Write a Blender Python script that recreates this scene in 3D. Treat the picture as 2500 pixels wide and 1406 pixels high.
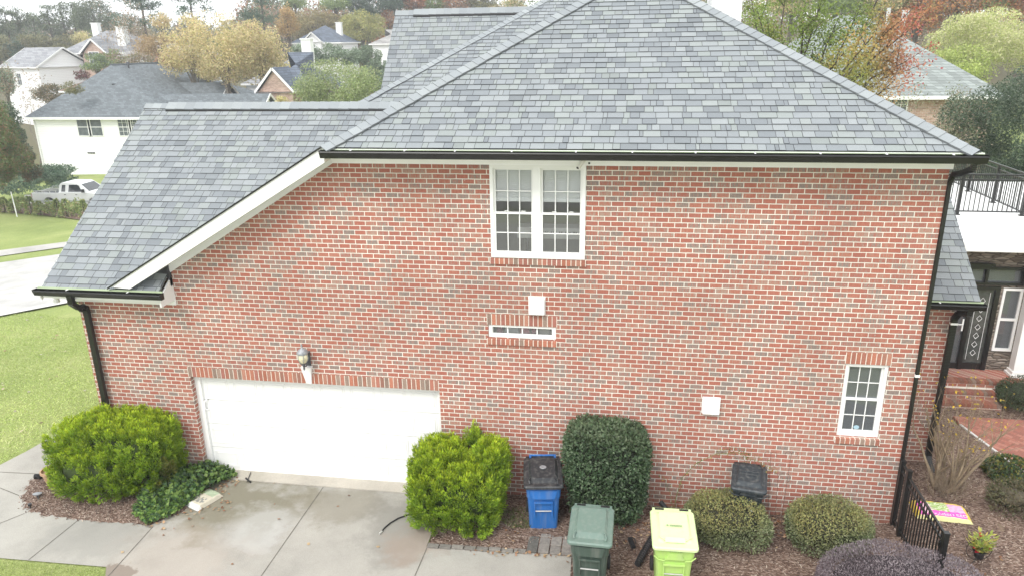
import bpy, math, random
import numpy as np
from mathutils import Vector, Matrix
from mathutils.geometry import tessellate_polygon
PI = math.pi
for o in list(bpy.data.objects): bpy.data.objects.remove(o)
scene = bpy.context.scene; C = scene.collection

# ------------------------------------------------------------------ camera
F_PX = 1810.27                                   # focal length in pixels of the 2500 px wide photograph
CAM = np.array([0.0, -11.853, 8.13])
def cam_rot(yaw, pitch, roll):
    cy, sy, cp, sp = math.cos(yaw), math.sin(yaw), math.cos(pitch), math.sin(pitch)
    fw = np.array([sy*cp, cy*cp, -sp]); rt = np.array([cy, -sy, 0]); dn = np.cross(fw, rt)
    cr, sr = math.cos(roll), math.sin(roll)
    return np.stack([cr*rt+sr*dn, -sr*rt+cr*dn, fw])
RM = cam_rot(math.radians(-9.083), math.radians(18.338), math.radians(0.89))
cd = bpy.data.cameras.new('camera'); cam = bpy.data.objects.new('camera', cd); C.objects.link(cam)
cd.sensor_width = 36; cd.lens = F_PX/2500*36; cd.clip_end = 3000; cd.clip_start = 0.05
mw = Matrix.Identity(4)
for i in range(3):
    mw[i][0] = RM[0][i]; mw[i][1] = -RM[1][i]; mw[i][2] = -RM[2][i]; mw[i][3] = CAM[i]
cam.matrix_world = mw
scene.camera = cam

# ------------------------------------------------------------------ sky, sun, exposure
SUN_EL, SUN_AZ = math.radians(48), math.radians(205)
w = bpy.data.worlds.new("World"); scene.world = w; w.use_nodes = True
nt = w.node_tree; nt.nodes.clear()
wo = nt.nodes.new('ShaderNodeOutputWorld'); bg = nt.nodes.new('ShaderNodeBackground')
sky = nt.nodes.new('ShaderNodeTexSky'); sky.sky_type = 'NISHITA'; sky.sun_disc = False
sky.sun_elevation = SUN_EL; sky.sun_rotation = SUN_AZ; sky.air_density = 1.0; sky.dust_density = 3.0
mix = nt.nodes.new('ShaderNodeMix'); mix.data_type = 'RGBA'; mix.inputs[0].default_value = 0.90
tcw = nt.nodes.new('ShaderNodeTexCoord'); nz = nt.nodes.new('ShaderNodeTexNoise'); nz.inputs['Scale'].default_value = 2.2
nz.inputs['Detail'].default_value = 5
cr = nt.nodes.new('ShaderNodeValToRGB')          # even cloud deck
cr.color_ramp.elements[0].position = .3; cr.color_ramp.elements[0].color = (9.0, 9.3, 9.5, 1)
cr.color_ramp.elements[1].position = .75; cr.color_ramp.elements[1].color = (12.0, 12.2, 12.2, 1)
nt.links.new(tcw.outputs['Generated'], nz.inputs['Vector']); nt.links.new(nz.outputs['Fac'], cr.inputs['Fac'])
nt.links.new(sky.outputs[0], mix.inputs[6]); nt.links.new(cr.outputs[0], mix.inputs[7])
nt.links.new(mix.outputs[2], bg.inputs['Color']); bg.inputs['Strength'].default_value = 0.10
nt.links.new(bg.outputs[0], wo.inputs['Surface'])
sl = bpy.data.lights.new('sun', 'SUN'); sl.energy = 1.1; sl.angle = math.radians(18); sl.color = (1, .97, .92)
so = bpy.data.objects.new('sun', sl); C.objects.link(so)
sd = Vector((math.sin(SUN_AZ)*math.cos(SUN_EL), math.cos(SUN_AZ)*math.cos(SUN_EL), math.sin(SUN_EL)))
so.rotation_euler = sd.to_track_quat('Z', 'Y').to_euler(); so.location = (0, -20, 40)
vs = scene.view_settings; vs.view_transform = 'Standard'; vs.look = 'None'; vs.gamma = 1; vs.exposure = 1.04
scene.render.engine = 'CYCLES'

# ------------------------------------------------------------------ measuring helper
def AT(px, py, **k):
    d = RM.T @ np.array([(px-1250)/F_PX, (py-703)/F_PX, 1])
    a, v = list(k.items())[0]; i = 'xyz'.index(a)
    return Vector(CAM + d*((v-CAM[i])/d[i]))
def ATD(px, py, D):
    d = RM.T @ np.array([(px-1250)/F_PX, (py-703)/F_PX, 1])
    return Vector(CAM + d*(D/math.hypot(d[0], d[1])))
def PPM(D, px=1250):                             # photo pixels per metre at a horizontal distance
    return F_PX/(D*math.cos(math.atan((px-1250)/F_PX)))

# ------------------------------------------------------------------ objects
def root_of(name, label, cat, loc=(0, 0, 0), group=None):
    o = bpy.data.objects.new(name, None); C.objects.link(o); o.location = loc
    o.empty_display_size = .2
    o['label'] = label; o['category'] = cat
    if group: o['group'] = group
    return o
def tag(o, label, cat, group=None):
    o['label'] = label; o['category'] = cat
    if group: o['group'] = group
    return o
def origin_of(p):
    v = Vector((0, 0, 0))
    while p is not None: v += p.location; p = p.parent
    return v
class MB:
    """collects faces, then links them as one mesh object"""
    def __init__(s): s.v = []; s.f = []; s.c = []
    def face(s, pts, col=(1, 1, 1)):
        n = len(s.v); s.v += [tuple(p) for p in pts]; s.f.append(tuple(range(n, n+len(pts)))); s.c.append(col)
    def grid(s, rows, col=(1, 1, 1), close=False):
        n = len(s.v); m = len(rows[0])
        for r in rows: s.v += [tuple(p) for p in r]
        for i in range(len(rows)-1):
            for j in range(m if close else m-1):
                a = n+i*m+j; b = n+i*m+(j+1) % m
                s.f.append((a, b, b+m, a+m)); s.c.append(col)
    def box(s, a, b, col=(1, 1, 1), R=None, o=None):
        x0, y0, z0 = a; x1, y1, z1 = b
        p = [Vector(q) for q in ((x0,y0,z0),(x1,y0,z0),(x1,y1,z0),(x0,y1,z0),(x0,y0,z1),(x1,y0,z1),(x1,y1,z1),(x0,y1,z1))]
        if R is not None: p = [R @ q for q in p]
        if o is not None: p = [q+Vector(o) for q in p]
        n = len(s.v); s.v += [tuple(q) for q in p]
        for f in ((0,3,2,1),(4,5,6,7),(0,1,5,4),(1,2,6,5),(2,3,7,6),(3,0,4,7)):
            s.f.append(tuple(n+i for i in f)); s.c.append(col)
    def bar(s, p, q, w, h, col=(1, 1, 1), up=(0, 0, 1)):
        p = Vector(p); q = Vector(q); d = (q-p).normalized(); u = Vector(up)
        x = d.cross(u); x = x.normalized() if x.length > 1e-4 else Vector((1, 0, 0)); y = x.cross(d).normalized()
        c = [(-w/2, -h/2), (w/2, -h/2), (w/2, h/2), (-w/2, h/2)]
        n = len(s.v)
        for b in (p, q): s.v += [tuple(b+x*i+y*j) for i, j in c]
        for f in ((0,1,2,3),(7,6,5,4),(0,4,5,1),(1,5,6,2),(2,6,7,3),(3,7,4,0)):
            s.f.append(tuple(n+i for i in f)); s.c.append(col)
    def tube(s, pts, r, n=8, col=(1, 1, 1), cap=True):
        pts = [Vector(p) for p in pts]
        if not isinstance(r, (list, tuple)): r = [r]*len(pts)
        rows = []; prev = None
        for i, p in enumerate(pts):
            d = (pts[min(i+1, len(pts)-1)]-pts[max(i-1, 0)]).normalized()
            if prev is None:
                x = d.cross(Vector((0, 0, 1)))
                if x.length < 1e-3: x = Vector((1, 0, 0))
            else: x = prev - d*prev.dot(d)
            x.normalize(); prev = x; y = d.cross(x)
            rows.append([p+(x*math.cos(2*PI*k/n)+y*math.sin(2*PI*k/n))*r[i] for k in range(n)])
        s.grid(rows, col, close=True)
        if cap: s.face(rows[0][::-1], col); s.face(rows[-1], col)
    def lathe(s, c, prof, n=20, col=(1, 1, 1), R=None):
        rows = []
        for r, z in prof:
            row = [Vector((r*math.cos(2*PI*k/n), r*math.sin(2*PI*k/n), z)) for k in range(n)]
            if R is not None: row = [R @ q for q in row]
            rows.append([q+Vector(c) for q in row])
        s.grid(rows, col, close=True); s.face(rows[0][::-1], col); s.face(rows[-1], col)
    def prism(s, poly, d, col=(1, 1, 1)):
        """polygon (3-D points) pushed along vector d"""
        poly = [Vector(p) for p in poly]; d = Vector(d); n = len(poly)
        s.face(poly, col); s.face([p+d for p in poly][::-1], col)
        for i in range(n): s.face([poly[i], poly[i]+d, poly[(i+1) % n]+d, poly[(i+1) % n]], col)
    def build(s, name, mat, parent=None, smooth=False, colors=False, bevel=0, kind=None):
        me = bpy.data.meshes.new(name); o0 = origin_of(parent)
        v = [(a-o0.x, b-o0.y, c-o0.z) for a, b, c in s.v] if parent is not None else s.v
        me.from_pydata(v, [], s.f)
        if colors:
            ca = me.color_attributes.new('col', 'FLOAT_COLOR', 'CORNER')
            arr = []
            for f, c in zip(s.f, s.c): arr += [c[0], c[1], c[2], 1.0]*len(f)
            ca.data.foreach_set('color', arr)
        me.materials.append(mat)
        o = bpy.data.objects.new(name, me); C.objects.link(o)
        if parent is not None: o.parent = parent
        if smooth: me.polygons.foreach_set('use_smooth', [True]*len(s.f))
        if bevel:
            import bmesh
            bm = bmesh.new(); bm.from_mesh(me); bmesh.ops.remove_doubles(bm, verts=bm.verts, dist=1e-5)
            bm.normal_update(); bm.to_mesh(me); bm.free()
            m = o.modifiers.new('b', 'BEVEL'); m.width = bevel; m.segments = 2; m.limit_method = 'ANGLE'; m.angle_limit = .7
        if kind: o['kind'] = kind
        return o
def holed(outline, holes, y0, y1, mb):
    """wall in the XZ plane with rectangular holes, front at y0 and back at y1"""
    loops = [outline]+[[(a, b), (c, b), (c, d), (a, d)] for a, b, c, d in holes]
    flat = [p for l in loops for p in l]
    tris = tessellate_polygon([[Vector((x, 0, z)) for x, z in l] for l in loops])
    for t in tris:
        q = [flat[i] for i in t]
        ar = (q[1][0]-q[0][0])*(q[2][1]-q[0][1])-(q[2][0]-q[0][0])*(q[1][1]-q[0][1])
        if ar < 0: q = q[::-1]
        mb.face([(x, y0, z) for x, z in q]); mb.face([(x, y1, z) for x, z in q[::-1]])
    for l in loops:
        for i in range(len(l)):
            a, b = l[i], l[(i+1) % len(l)]
            mb.face([(a[0], y0, a[1]), (a[0], y1, a[1]), (b[0], y1, b[1]), (b[0], y0, b[1])])

# ------------------------------------------------------------------ materials
def newmat(name):
    m = bpy.data.materials.new(name); m.use_nodes = True; nt = m.node_tree
    return m, nt, nt.nodes['Principled BSDF']
def N(nt, t, **k):
    n = nt.nodes.new(t)
    for a, b in k.items():
        if a in n.inputs: n.inputs[a].default_value = b
        else: setattr(n, a, b)
    return n
def ramp(nt, stops, interp='LINEAR'):
    r = nt.nodes.new('ShaderNodeValToRGB'); e = r.color_ramp.elements; r.color_ramp.interpolation = interp
    e[0].position, e[0].color = stops[0][0], (*stops[0][1], 1); e[1].position, e[1].color = stops[-1][0], (*stops[-1][1], 1)
    for p, c in stops[1:-1]: x = e.new(p); x.color = (*c, 1)
    return r
def mixc(nt, fac, a, b, blend='MIX'):
    m = nt.nodes.new('ShaderNodeMix'); m.data_type = 'RGBA'; m.blend_type = blend
    for i, x in ((0, fac), (6, a), (7, b)):
        if isinstance(x, (int, float)): m.inputs[i].default_value = x
        elif isinstance(x, tuple): m.inputs[i].default_value = (*x, 1)
        else: nt.links.new(x, m.inputs[i])
    return m.outputs[2]
def bump(nt, b, h, strength=.3, dist=.01):
    n = nt.nodes.new('ShaderNodeBump'); n.inputs['Strength'].default_value = strength; n.inputs['Distance'].default_value = dist
    nt.links.new(h, n.inputs['Height']); nt.links.new(n.outputs[0], b.inputs['Normal'])
def plain(name, col, rough=.6, var=.08, scale=3.0, metal=0, spec=.5, bmp=0, bscale=60):
    m, nt, b = newmat(name); b.inputs['Roughness'].default_value = rough; b.inputs['Metallic'].default_value = metal
    b.inputs['Specular IOR Level'].default_value = spec
    tc = N(nt, 'ShaderNodeTexCoord'); n = N(nt, 'ShaderNodeTexNoise', Scale=scale, Detail=6)
    nt.links.new(tc.outputs['Object'], n.inputs['Vector'])
    lo = tuple(c*(1-var) for c in col); hi = tuple(min(1, c*(1+var)) for c in col)
    r = ramp(nt, [(.3, lo), (.7, hi)]); nt.links.new(n.outputs['Fac'], r.inputs[0]); nt.links.new(r.outputs[0], b.inputs['Base Color'])
    if bmp:
        n2 = N(nt, 'ShaderNodeTexNoise', Scale=bscale, Detail=4); nt.links.new(tc.outputs['Object'], n2.inputs['Vector'])
        bump(nt, b, n2.outputs['Fac'], bmp, .01)
    return m
def attr_mat(name, rough=.8, trans=0, var=.12, scale=40, bmp=.15, spec=.3, mul=(1, 1, 1)):
    """base colour from the mesh's own colour attribute with a little noise"""
    m, nt, b = newmat(name); b.inputs['Roughness'].default_value = rough; b.inputs['Specular IOR Level'].default_value = spec
    a = N(nt, 'ShaderNodeAttribute'); a.attribute_name = 'col'
    tc = N(nt, 'ShaderNodeTexCoord'); n = N(nt, 'ShaderNodeTexNoise', Scale=scale, Detail=3)
    nt.links.new(tc.outputs['Object'], n.inputs['Vector'])
    r = ramp(nt, [(.3, tuple(x*(1-var) for x in mul)), (.7, tuple(x*(1+var) for x in mul))]); nt.links.new(n.outputs['Fac'], r.inputs[0])
    c = mixc(nt, 1.0, a.outputs['Color'], r.outputs[0], 'MULTIPLY'); nt.links.new(c, b.inputs['Base Color'])
    if bmp: bump(nt, b, n.outputs['Fac'], bmp, .01)
    if trans:
        t = N(nt, 'ShaderNodeBsdfTranslucent'); nt.links.new(c, t.inputs['Color'])
        mx = N(nt, 'ShaderNodeMixShader'); mx.inputs[0].default_value = trans
        nt.links.new(b.outputs[0], mx.inputs[1]); nt.links.new(t.outputs[0], mx.inputs[2])
        nt.links.new(mx.outputs[0], nt.nodes['Material Output'].inputs['Surface'])
    return m
BRICK_PAL = [(0, (.235, .185, .165)), (.07, (.275, .212, .185)), (.15, (.33, .225, .185)), (.23, (.34, .17, .138)), (.36, (.345, .137, .105)),
             (.6, (.37, .133, .098)), (.76, (.40, .168, .122)), (.88, (.38, .18, .135)), (1, (.36, .245, .20))]
def brick_mat(name, bw=.2032, bh=.0826, u0=0, z0=0, pal=BRICK_PAL, mortar=(.76, .725, .65), ms=.0078, gain=1):
    m, nt, b = newmat(name); b.inputs['Roughness'].default_value = .88; b.inputs['Specular IOR Level'].default_value = .2
    tc = N(nt, 'ShaderNodeTexCoord'); sp = N(nt, 'ShaderNodeSeparateXYZ'); nt.links.new(tc.outputs['Object'], sp.inputs[0])
    ad = N(nt, 'ShaderNodeMath', operation='ADD'); nt.links.new(sp.outputs[0], ad.inputs[0]); nt.links.new(sp.outputs[1], ad.inputs[1])
    a2 = N(nt, 'ShaderNodeMath', operation='ADD'); nt.links.new(ad.outputs[0], a2.inputs[0]); a2.inputs[1].default_value = 200+u0
    a3 = N(nt, 'ShaderNodeMath', operation='ADD'); nt.links.new(sp.outputs[2], a3.inputs[0]); a3.inputs[1].default_value = 50+z0
    cb = N(nt, 'ShaderNodeCombineXYZ'); nt.links.new(a2.outputs[0], cb.inputs[0]); nt.links.new(a3.outputs[0], cb.inputs[1])
    # slightly wandering joints
    wn = N(nt, 'ShaderNodeTexNoise', Scale=9, Detail=2); nt.links.new(cb.outputs[0], wn.inputs['Vector'])
    wv = N(nt, 'ShaderNodeVectorMath', operation='SUBTRACT'); nt.links.new(wn.outputs['Color'], wv.inputs[0]); wv.inputs[1].default_value = (.5, .5, .5)
    ws = N(nt, 'ShaderNodeVectorMath', operation='SCALE'); nt.links.new(wv.outputs[0], ws.inputs[0]); ws.inputs['Scale'].default_value = .007
    va = N(nt, 'ShaderNodeVectorMath', operation='ADD'); nt.links.new(cb.outputs[0], va.inputs[0]); nt.links.new(ws.outputs[0], va.inputs[1])
    bt = N(nt, 'ShaderNodeTexBrick'); bt.offset = .5; bt.squash = 1
    for k, v in (('Scale', 1), ('Brick Width', bw), ('Row Height', bh), ('Mortar Size', ms), ('Mortar Smooth', .25), ('Bias', 0)): bt.inputs[k].default_value = v
    bt.inputs['Color1'].default_value = (0, 0, 0, 1); bt.inputs['Color2'].default_value = (1, 1, 1, 1); bt.inputs['Mortar'].default_value = (.5, .5, .5, 1)
    nt.links.new(va.outputs[0], bt.inputs['Vector'])
    # streaks inside a brick
    mp = N(nt, 'ShaderNodeMapping'); mp.inputs['Scale'].default_value = (46, 8, 1); nt.links.new(cb.outputs[0], mp.inputs[0])
    sn = N(nt, 'ShaderNodeTexNoise', Scale=1, Detail=3, Roughness=.6); nt.links.new(mp.outputs[0], sn.inputs['Vector'])
    s1 = N(nt, 'ShaderNodeMath', operation='SUBTRACT'); nt.links.new(sn.outputs['Fac'], s1.inputs[0]); s1.inputs[1].default_value = .5
    s2 = N(nt, 'ShaderNodeMath', operation='MULTIPLY_ADD'); nt.links.new(s1.outputs[0], s2.inputs[0]); s2.inputs[1].default_value = 1.35
    nt.links.new(bt.outputs['Color'], s2.inputs[2])
    r = ramp(nt, [(p, tuple(x*gain for x in c)) for p, c in pal]); nt.links.new(s2.outputs[0], r.inputs[0])
    fn = N(nt, 'ShaderNodeTexNoise', Scale=90, Detail=3); nt.links.new(cb.outputs[0], fn.inputs['Vector'])
    fr = ramp(nt, [(.25, (.8, .8, .8)), (.75, (1.18, 1.18, 1.18))]); nt.links.new(fn.outputs['Fac'], fr.inputs[0])
    c1 = mixc(nt, 1.0, r.outputs[0], fr.outputs[0], 'MULTIPLY')
    mn = N(nt, 'ShaderNodeTexNoise', Scale=1.1, Detail=4); nt.links.new(cb.outputs[0], mn.inputs['Vector'])
    mr = ramp(nt, [(.3, tuple(x*.86 for x in mortar)), (.65, mortar)]); nt.links.new(mn.outputs['Fac'], mr.inputs[0])
    c2 = mixc(nt, bt.outputs['Fac'], c1, mr.outputs[0])
    # small mortar smears and chips
    ch = N(nt, 'ShaderNodeTexNoise', Scale=34, Detail=2); nt.links.new(cb.outputs[0], ch.inputs['Vector'])
    chr_ = ramp(nt, [(.72, (0, 0, 0)), (.76, (1, 1, 1))]); nt.links.new(ch.outputs['Fac'], chr_.inputs[0])
    c3 = mixc(nt, chr_.outputs[0], c2, tuple(x*.9 for x in mortar))
    st = N(nt, 'ShaderNodeTexNoise', Scale=.55, Detail=7, Roughness=.62); nt.links.new(cb.outputs[0], st.inputs['Vector'])
    st_r = ramp(nt, [(.3, (.86, .85, .84)), (.55, (1, 1, 1)), (.75, (1.08, 1.08, 1.08))]); nt.links.new(st.outputs['Fac'], st_r.inputs[0]); c3 = mixc(nt, 1.0, c3, st_r.outputs[0], 'MULTIPLY')
    mz = N(nt, 'ShaderNodeMath', operation='MULTIPLY_ADD'); nt.links.new(st.outputs['Fac'], mz.inputs[0]); mz.inputs[1].default_value = .9; nt.links.new(sp.outputs[2], mz.inputs[2])
    mzr = N(nt, 'ShaderNodeMapRange'); mzr.inputs['From Min'].default_value = .95; mzr.inputs['From Max'].default_value = .45; mzr.inputs['To Max'].default_value = .38; nt.links.new(mz.outputs[0], mzr.inputs['Value'])
    c3 = mixc(nt, mzr.outputs[0], c3, (.22, .12, .08))                      # mulch splash stain near the ground
    nt.links.new(c3, b.inputs['Base Color'])
    iv = N(nt, 'ShaderNodeMath', operation='SUBTRACT'); iv.inputs[0].default_value = 1; nt.links.new(bt.outputs['Fac'], iv.inputs[1])
    h2 = N(nt, 'ShaderNodeMath', operation='MULTIPLY_ADD'); nt.links.new(fn.outputs['Fac'], h2.inputs[0]); h2.inputs[1].default_value = .25; nt.links.new(iv.outputs[0], h2.inputs[2])
    bump(nt, b, h2.outputs[0], .7, .008)
    return m
def glass_mat(name, refl=.12, tint=(.55, .6, .6), rough=.02, grey_veil=.2, dcol=(.36, .36, .35)):
    m = bpy.data.materials.new(name); m.use_nodes = True; nt = m.node_tree; nt.nodes.clear()
    out = N(nt, 'ShaderNodeOutputMaterial'); g = N(nt, 'ShaderNodeBsdfGlossy', Roughness=rough); t = N(nt, 'ShaderNodeBsdfTransparent')
    t.inputs['Color'].default_value = (*tint, 1); g.inputs['Color'].default_value = (.95, 1, 1, 1)
    fr = N(nt, 'ShaderNodeFresnel', IOR=1.5); ad = N(nt, 'ShaderNodeMath', operation='ADD', use_clamp=True); ad.inputs[1].default_value = refl
    nt.links.new(fr.outputs[0], ad.inputs[0]); mx = N(nt, 'ShaderNodeMixShader'); df = N(nt, 'ShaderNodeBsdfDiffuse'); df.inputs['Color'].default_value = (*dcol, 1); m3 = N(nt, 'ShaderNodeMixShader'); m3.inputs[0].default_value = grey_veil  # even grey in the pane, painting in room brightness and insect screens
    nt.links.new(t.outputs[0], m3.inputs[1]); nt.links.new(df.outputs[0], m3.inputs[2])
    tc = N(nt, 'ShaderNodeTexCoord'); n = N(nt, 'ShaderNodeTexNoise', Scale=2.5); nt.links.new(tc.outputs['Object'], n.inputs['Vector'])
    bp = N(nt, 'ShaderNodeBump', Strength=.08, Distance=.02); nt.links.new(n.outputs['Fac'], bp.inputs['Height']); nt.links.new(bp.outputs[0], g.inputs['Normal'])
    nt.links.new(ad.outputs[0], mx.inputs[0]); nt.links.new(m3.outputs[0], mx.inputs[1]); nt.links.new(g.outputs[0], mx.inputs[2])
    nt.links.new(mx.outputs[0], out.inputs['Surface']); return m

M = {}
M['brick'] = brick_mat('brick_wall_mat')
M['brickunit'] = attr_mat('brick_unit_mat', .88, 0, .16, 60, .3, .2)
M['mortar'] = plain('mortar_mat', (.72, .68, .60), .9, .1, 20, bmp=.3)
M['shingle'] = attr_mat('shingle_mat', .92, 0, .13, 150, .4, .15)
M['white'] = plain('white_paint', (.80, .80, .785), .45, .02, 2)
M['offwhite'] = plain('offwhite_paint', (.86, .86, .87), .5, .03, 2)
M['blackmetal'] = plain('black_metal', (.012, .012, .012), .32, .2, 6)
M['blackplastic'] = plain('black_plastic', (.018, .018, .02), .45, .2, 8)
M['drip'] = plain('drip_edge_green', (.27, .33, .20), .5, .1, 4)
M['underlay'] = plain('roof_underlay', (.05, .05, .055), .8, .1)
M['glass'] = glass_mat('window_glass', .01, (.95, .96, .96), grey_veil=.27)
M['clearglass'] = glass_mat('clear_glass', .0, (.97, .98, .98), grey_veil=.12)
M['darkglass'] = glass_mat('dark_glass', .03, (.6, .64, .66), grey_veil=.34, dcol=(.3, .32, .34))
M['room'] = plain('room_paint', (.55, .52, .48), .9, .1)
M['blind'] = plain('blind_slat', (.84, .85, .84), .6, .03)
M['wood'] = plain('bark', (.10, .082, .065), .9, .3, 9, bmp=.5, bscale=30)
M['bark_grey'] = plain('bark_grey', (.20, .175, .145), .9, .25, 9, bmp=.4, bscale=30)
M['leaf'] = attr_mat('leaf_mat', .55, .28, .1, 6, 0, .35)
M['needle'] = attr_mat('needle_mat', .7, .15, .15, 6, 0, .2)
M['attr'] = attr_mat('painted_attr', .5, 0, .04, 5, 0, .4)
M['twig'] = plain('twig_mat', (.22, .17, .12), .85, .25, 12)

# ------------------------------------------------------------------ terrain
TR = [(0, 0), (17, 0), (24, -.55), (32, -1.25), (41, -1.75), (58, -2.5), (85, -3.5), (110, -3.2), (150, -.8), (200, 3.0), (260, 7.0), (420, 14), (900, 20)]
_tx = np.array([a for a, b in TR]); _tz = np.array([b for a, b in TR])
def T(x, y):
    x = np.asarray(x, float); y = np.asarray(y, float)
    r = np.hypot(x, y-CAM[1]); z = np.interp(r, _tx, _tz)
    wgt = np.clip((-x-11)/10, 0, 1); wgt = wgt*wgt*(3-2*wgt)
    zr = np.interp(r, [0, 40, 70, 120, 300, 900], [0, 0, .5, 3, 14, 20])
    wgt = np.maximum(wgt, 0)
    return z*wgt + zr*(1-wgt)
def sheet(poly, z, res=.5, name='x', mat=None, lift=None, kind='structure', colors=False, edge=0):
    """flat polygon (x, y) made of one n-gon with a skirt, or following the terrain when lift is given"""
    mb = MB()
    if lift is None:
        mb.face([(x, y, z) for x, y in poly])
        if edge:
            for i in range(len(poly)):
                a, b = poly[i], poly[(i+1) % len(poly)]
                mb.face([(a[0], a[1], z), (a[0], a[1], z-edge), (b[0], b[1], z-edge), (b[0], b[1], z)])
    return mb.build(name, mat, kind=kind)
def GT(px, py):
    """where a sight line meets the terrain"""
    lo, hi = 5.0, 600.0
    for _ in range(50):
        mid = (lo+hi)/2; p = ATD(px, py, mid)
        if p.z > T(p.x, p.y): lo = mid
        else: hi = mid
    return ATD(px, py, (lo+hi)/2)

def grass_mat():
    m, nt, b = newmat('lawn_mat'); b.inputs['Roughness'].default_value = .95; b.inputs['Specular IOR Level'].default_value = .1
    tc = N(nt, 'ShaderNodeTexCoord')
    n1 = N(nt, 'ShaderNodeTexNoise', Scale=.35, Detail=6, Roughness=.6); nt.links.new(tc.outputs['Object'], n1.inputs['Vector'])
    r1 = ramp(nt, [(.3, (.20, .25, .09)), (.5, (.26, .31, .115)), (.72, (.34, .365, .165))]); nt.links.new(n1.outputs['Fac'], r1.inputs[0])
    n2 = N(nt, 'ShaderNodeTexNoise', Scale=24, Detail=5, Roughness=.7); nt.links.new(tc.outputs['Object'], n2.inputs['Vector'])
    r2 = ramp(nt, [(.3, (.6, .62, .55)), (.7, (1.3, 1.28, 1.2))]); nt.links.new(n2.outputs['Fac'], r2.inputs[0])
    c = mixc(nt, 1.0, r1.outputs[0], r2.outputs[0], 'MULTIPLY')
    ln = N(nt, 'ShaderNodeVectorMath', operation='LENGTH'); nt.links.new(tc.outputs['Object'], ln.inputs[0])
    n4 = N(nt, 'ShaderNodeTexNoise', Scale=.04, Detail=4); nt.links.new(tc.outputs['Object'], n4.inputs['Vector'])
    m4 = N(nt, 'ShaderNodeMath', operation='MULTIPLY_ADD'); nt.links.new(n4.outputs['Fac'], m4.inputs[0]); m4.inputs[1].default_value = 60; nt.links.new(ln.outputs['Value'], m4.inputs[2])
    mr = N(nt, 'ShaderNodeMapRange'); mr.inputs['From Min'].default_value = 100; mr.inputs['From Max'].default_value = 125; nt.links.new(m4.outputs[0], mr.inputs['Value'])
    c = mixc(nt, mr.outputs[0], c, (.13, .12, .07))
    nt.links.new(c, b.inputs['Base Color'])
    bump(nt, b, n2.outputs['Fac'], .6, .04); return m
def concrete_mat(name, base, stains=(), crack=False, joint=0):
    m, nt, b = newmat(name); b.inputs['Roughness'].default_value = .85; b.inputs['Specular IOR Level'].default_value = .25
    tc = N(nt, 'ShaderNodeTexCoord')
    n1 = N(nt, 'ShaderNodeTexNoise', Scale=.9, Detail=8, Roughness=.65); nt.links.new(tc.outputs['Object'], n1.inputs['Vector'])
    r1 = ramp(nt, [(.3, tuple(x*.8 for x in base)), (.5, base), (.7, tuple(min(1, x*1.13) for x in base))]); nt.links.new(n1.outputs['Fac'], r1.inputs[0])
    n2 = N(nt, 'ShaderNodeTexNoise', Scale=70, Detail=4); nt.links.new(tc.outputs['Object'], n2.inputs['Vector'])
    r2 = ramp(nt, [(.3, (.88, .88, .88)), (.7, (1.1, 1.1, 1.1))]); nt.links.new(n2.outputs['Fac'], r2.inputs[0])
    c = mixc(nt, 1.0, r1.outputs[0], r2.outputs[0], 'MULTIPLY')
    for (cx, cy, rad, amt, col, sh) in stains:
        mp = N(nt, 'ShaderNodeMapping'); mp.inputs['Location'].default_value = (-cx, -cy*sh, 0); mp.inputs['Scale'].default_value = (1, sh, 1)
        nt.links.new(tc.outputs['Object'], mp.inputs[0])
        ln = N(nt, 'ShaderNodeVectorMath', operation='LENGTH'); nt.links.new(mp.outputs[0], ln.inputs[0])
        nn = N(nt, 'ShaderNodeTexNoise', Scale=1.7 if rad > .6 else 5, Detail=6, Roughness=.65); nt.links.new(tc.outputs['Object'], nn.inputs['Vector'])
        ma = N(nt, 'ShaderNodeMath', operation='MULTIPLY_ADD'); nt.links.new(nn.outputs['Fac'], ma.inputs[0]); ma.inputs[1].default_value = rad*1.8; nt.links.new(ln.outputs['Value'], ma.inputs[2])
        rr = N(nt, 'ShaderNodeMapRange'); rr.inputs['From Min'].default_value = rad*1.75; rr.inputs['From Max'].default_value = rad*(1.35 if rad > .6 else 1.6)
        rr.inputs['To Min'].default_value = 0; rr.inputs['To Max'].default_value = amt; nt.links.new(ma.outputs[0], rr.inputs['Value'])
        c = mixc(nt, rr.outputs[0], c, col)
    nt.links.new(c, b.inputs['Base Color']); bump(nt, b, n2.outputs['Fac'], .25, .006); return m
def mulch_mat():
    m, nt, b = newmat('mulch_mat'); b.inputs['Roughness'].default_value = .95; b.inputs['Specular IOR Level'].default_value = .15
    tc = N(nt, 'ShaderNodeTexCoord'); mp = N(nt, 'ShaderNodeMapping'); mp.inputs['Scale'].default_value = (28, 55, 30); mp.inputs['Rotation'].default_value = (0, 0, .6)
    nt.links.new(tc.outputs['Object'], mp.inputs[0])
    v = N(nt, 'ShaderNodeTexVoronoi', Scale=1); nt.links.new(mp.outputs[0], v.inputs['Vector'])
    r = ramp(nt, [(0, (.085, .056, .045)), (.4, (.15, .105, .085)), (.75, (.225, .17, .14)), (1, (.34, .28, .24))])
    sx = N(nt, 'ShaderNodeSeparateColor'); nt.links.new(v.outputs['Color'], sx.inputs[0]); nt.links.new(sx.outputs[0], r.inputs[0])
    n = N(nt, 'ShaderNodeTexNoise', Scale=1.3, Detail=5); nt.links.new(tc.outputs['Object'], n.inputs['Vector'])
    r2 = ramp(nt, [(.3, (.75, .7, .7)), (.7, (1.2, 1.12, 1.05))]); nt.links.new(n.outputs['Fac'], r2.inputs[0])
    nt.links.new(mixc(nt, 1.0, r.outputs[0], r2.outputs[0], 'MULTIPLY'), b.inputs['Base Color'])
    bump(nt, b, v.outputs['Distance'], .8, .03); return m
M['lawn'] = grass_mat(); M['mulch'] = mulch_mat()
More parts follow.
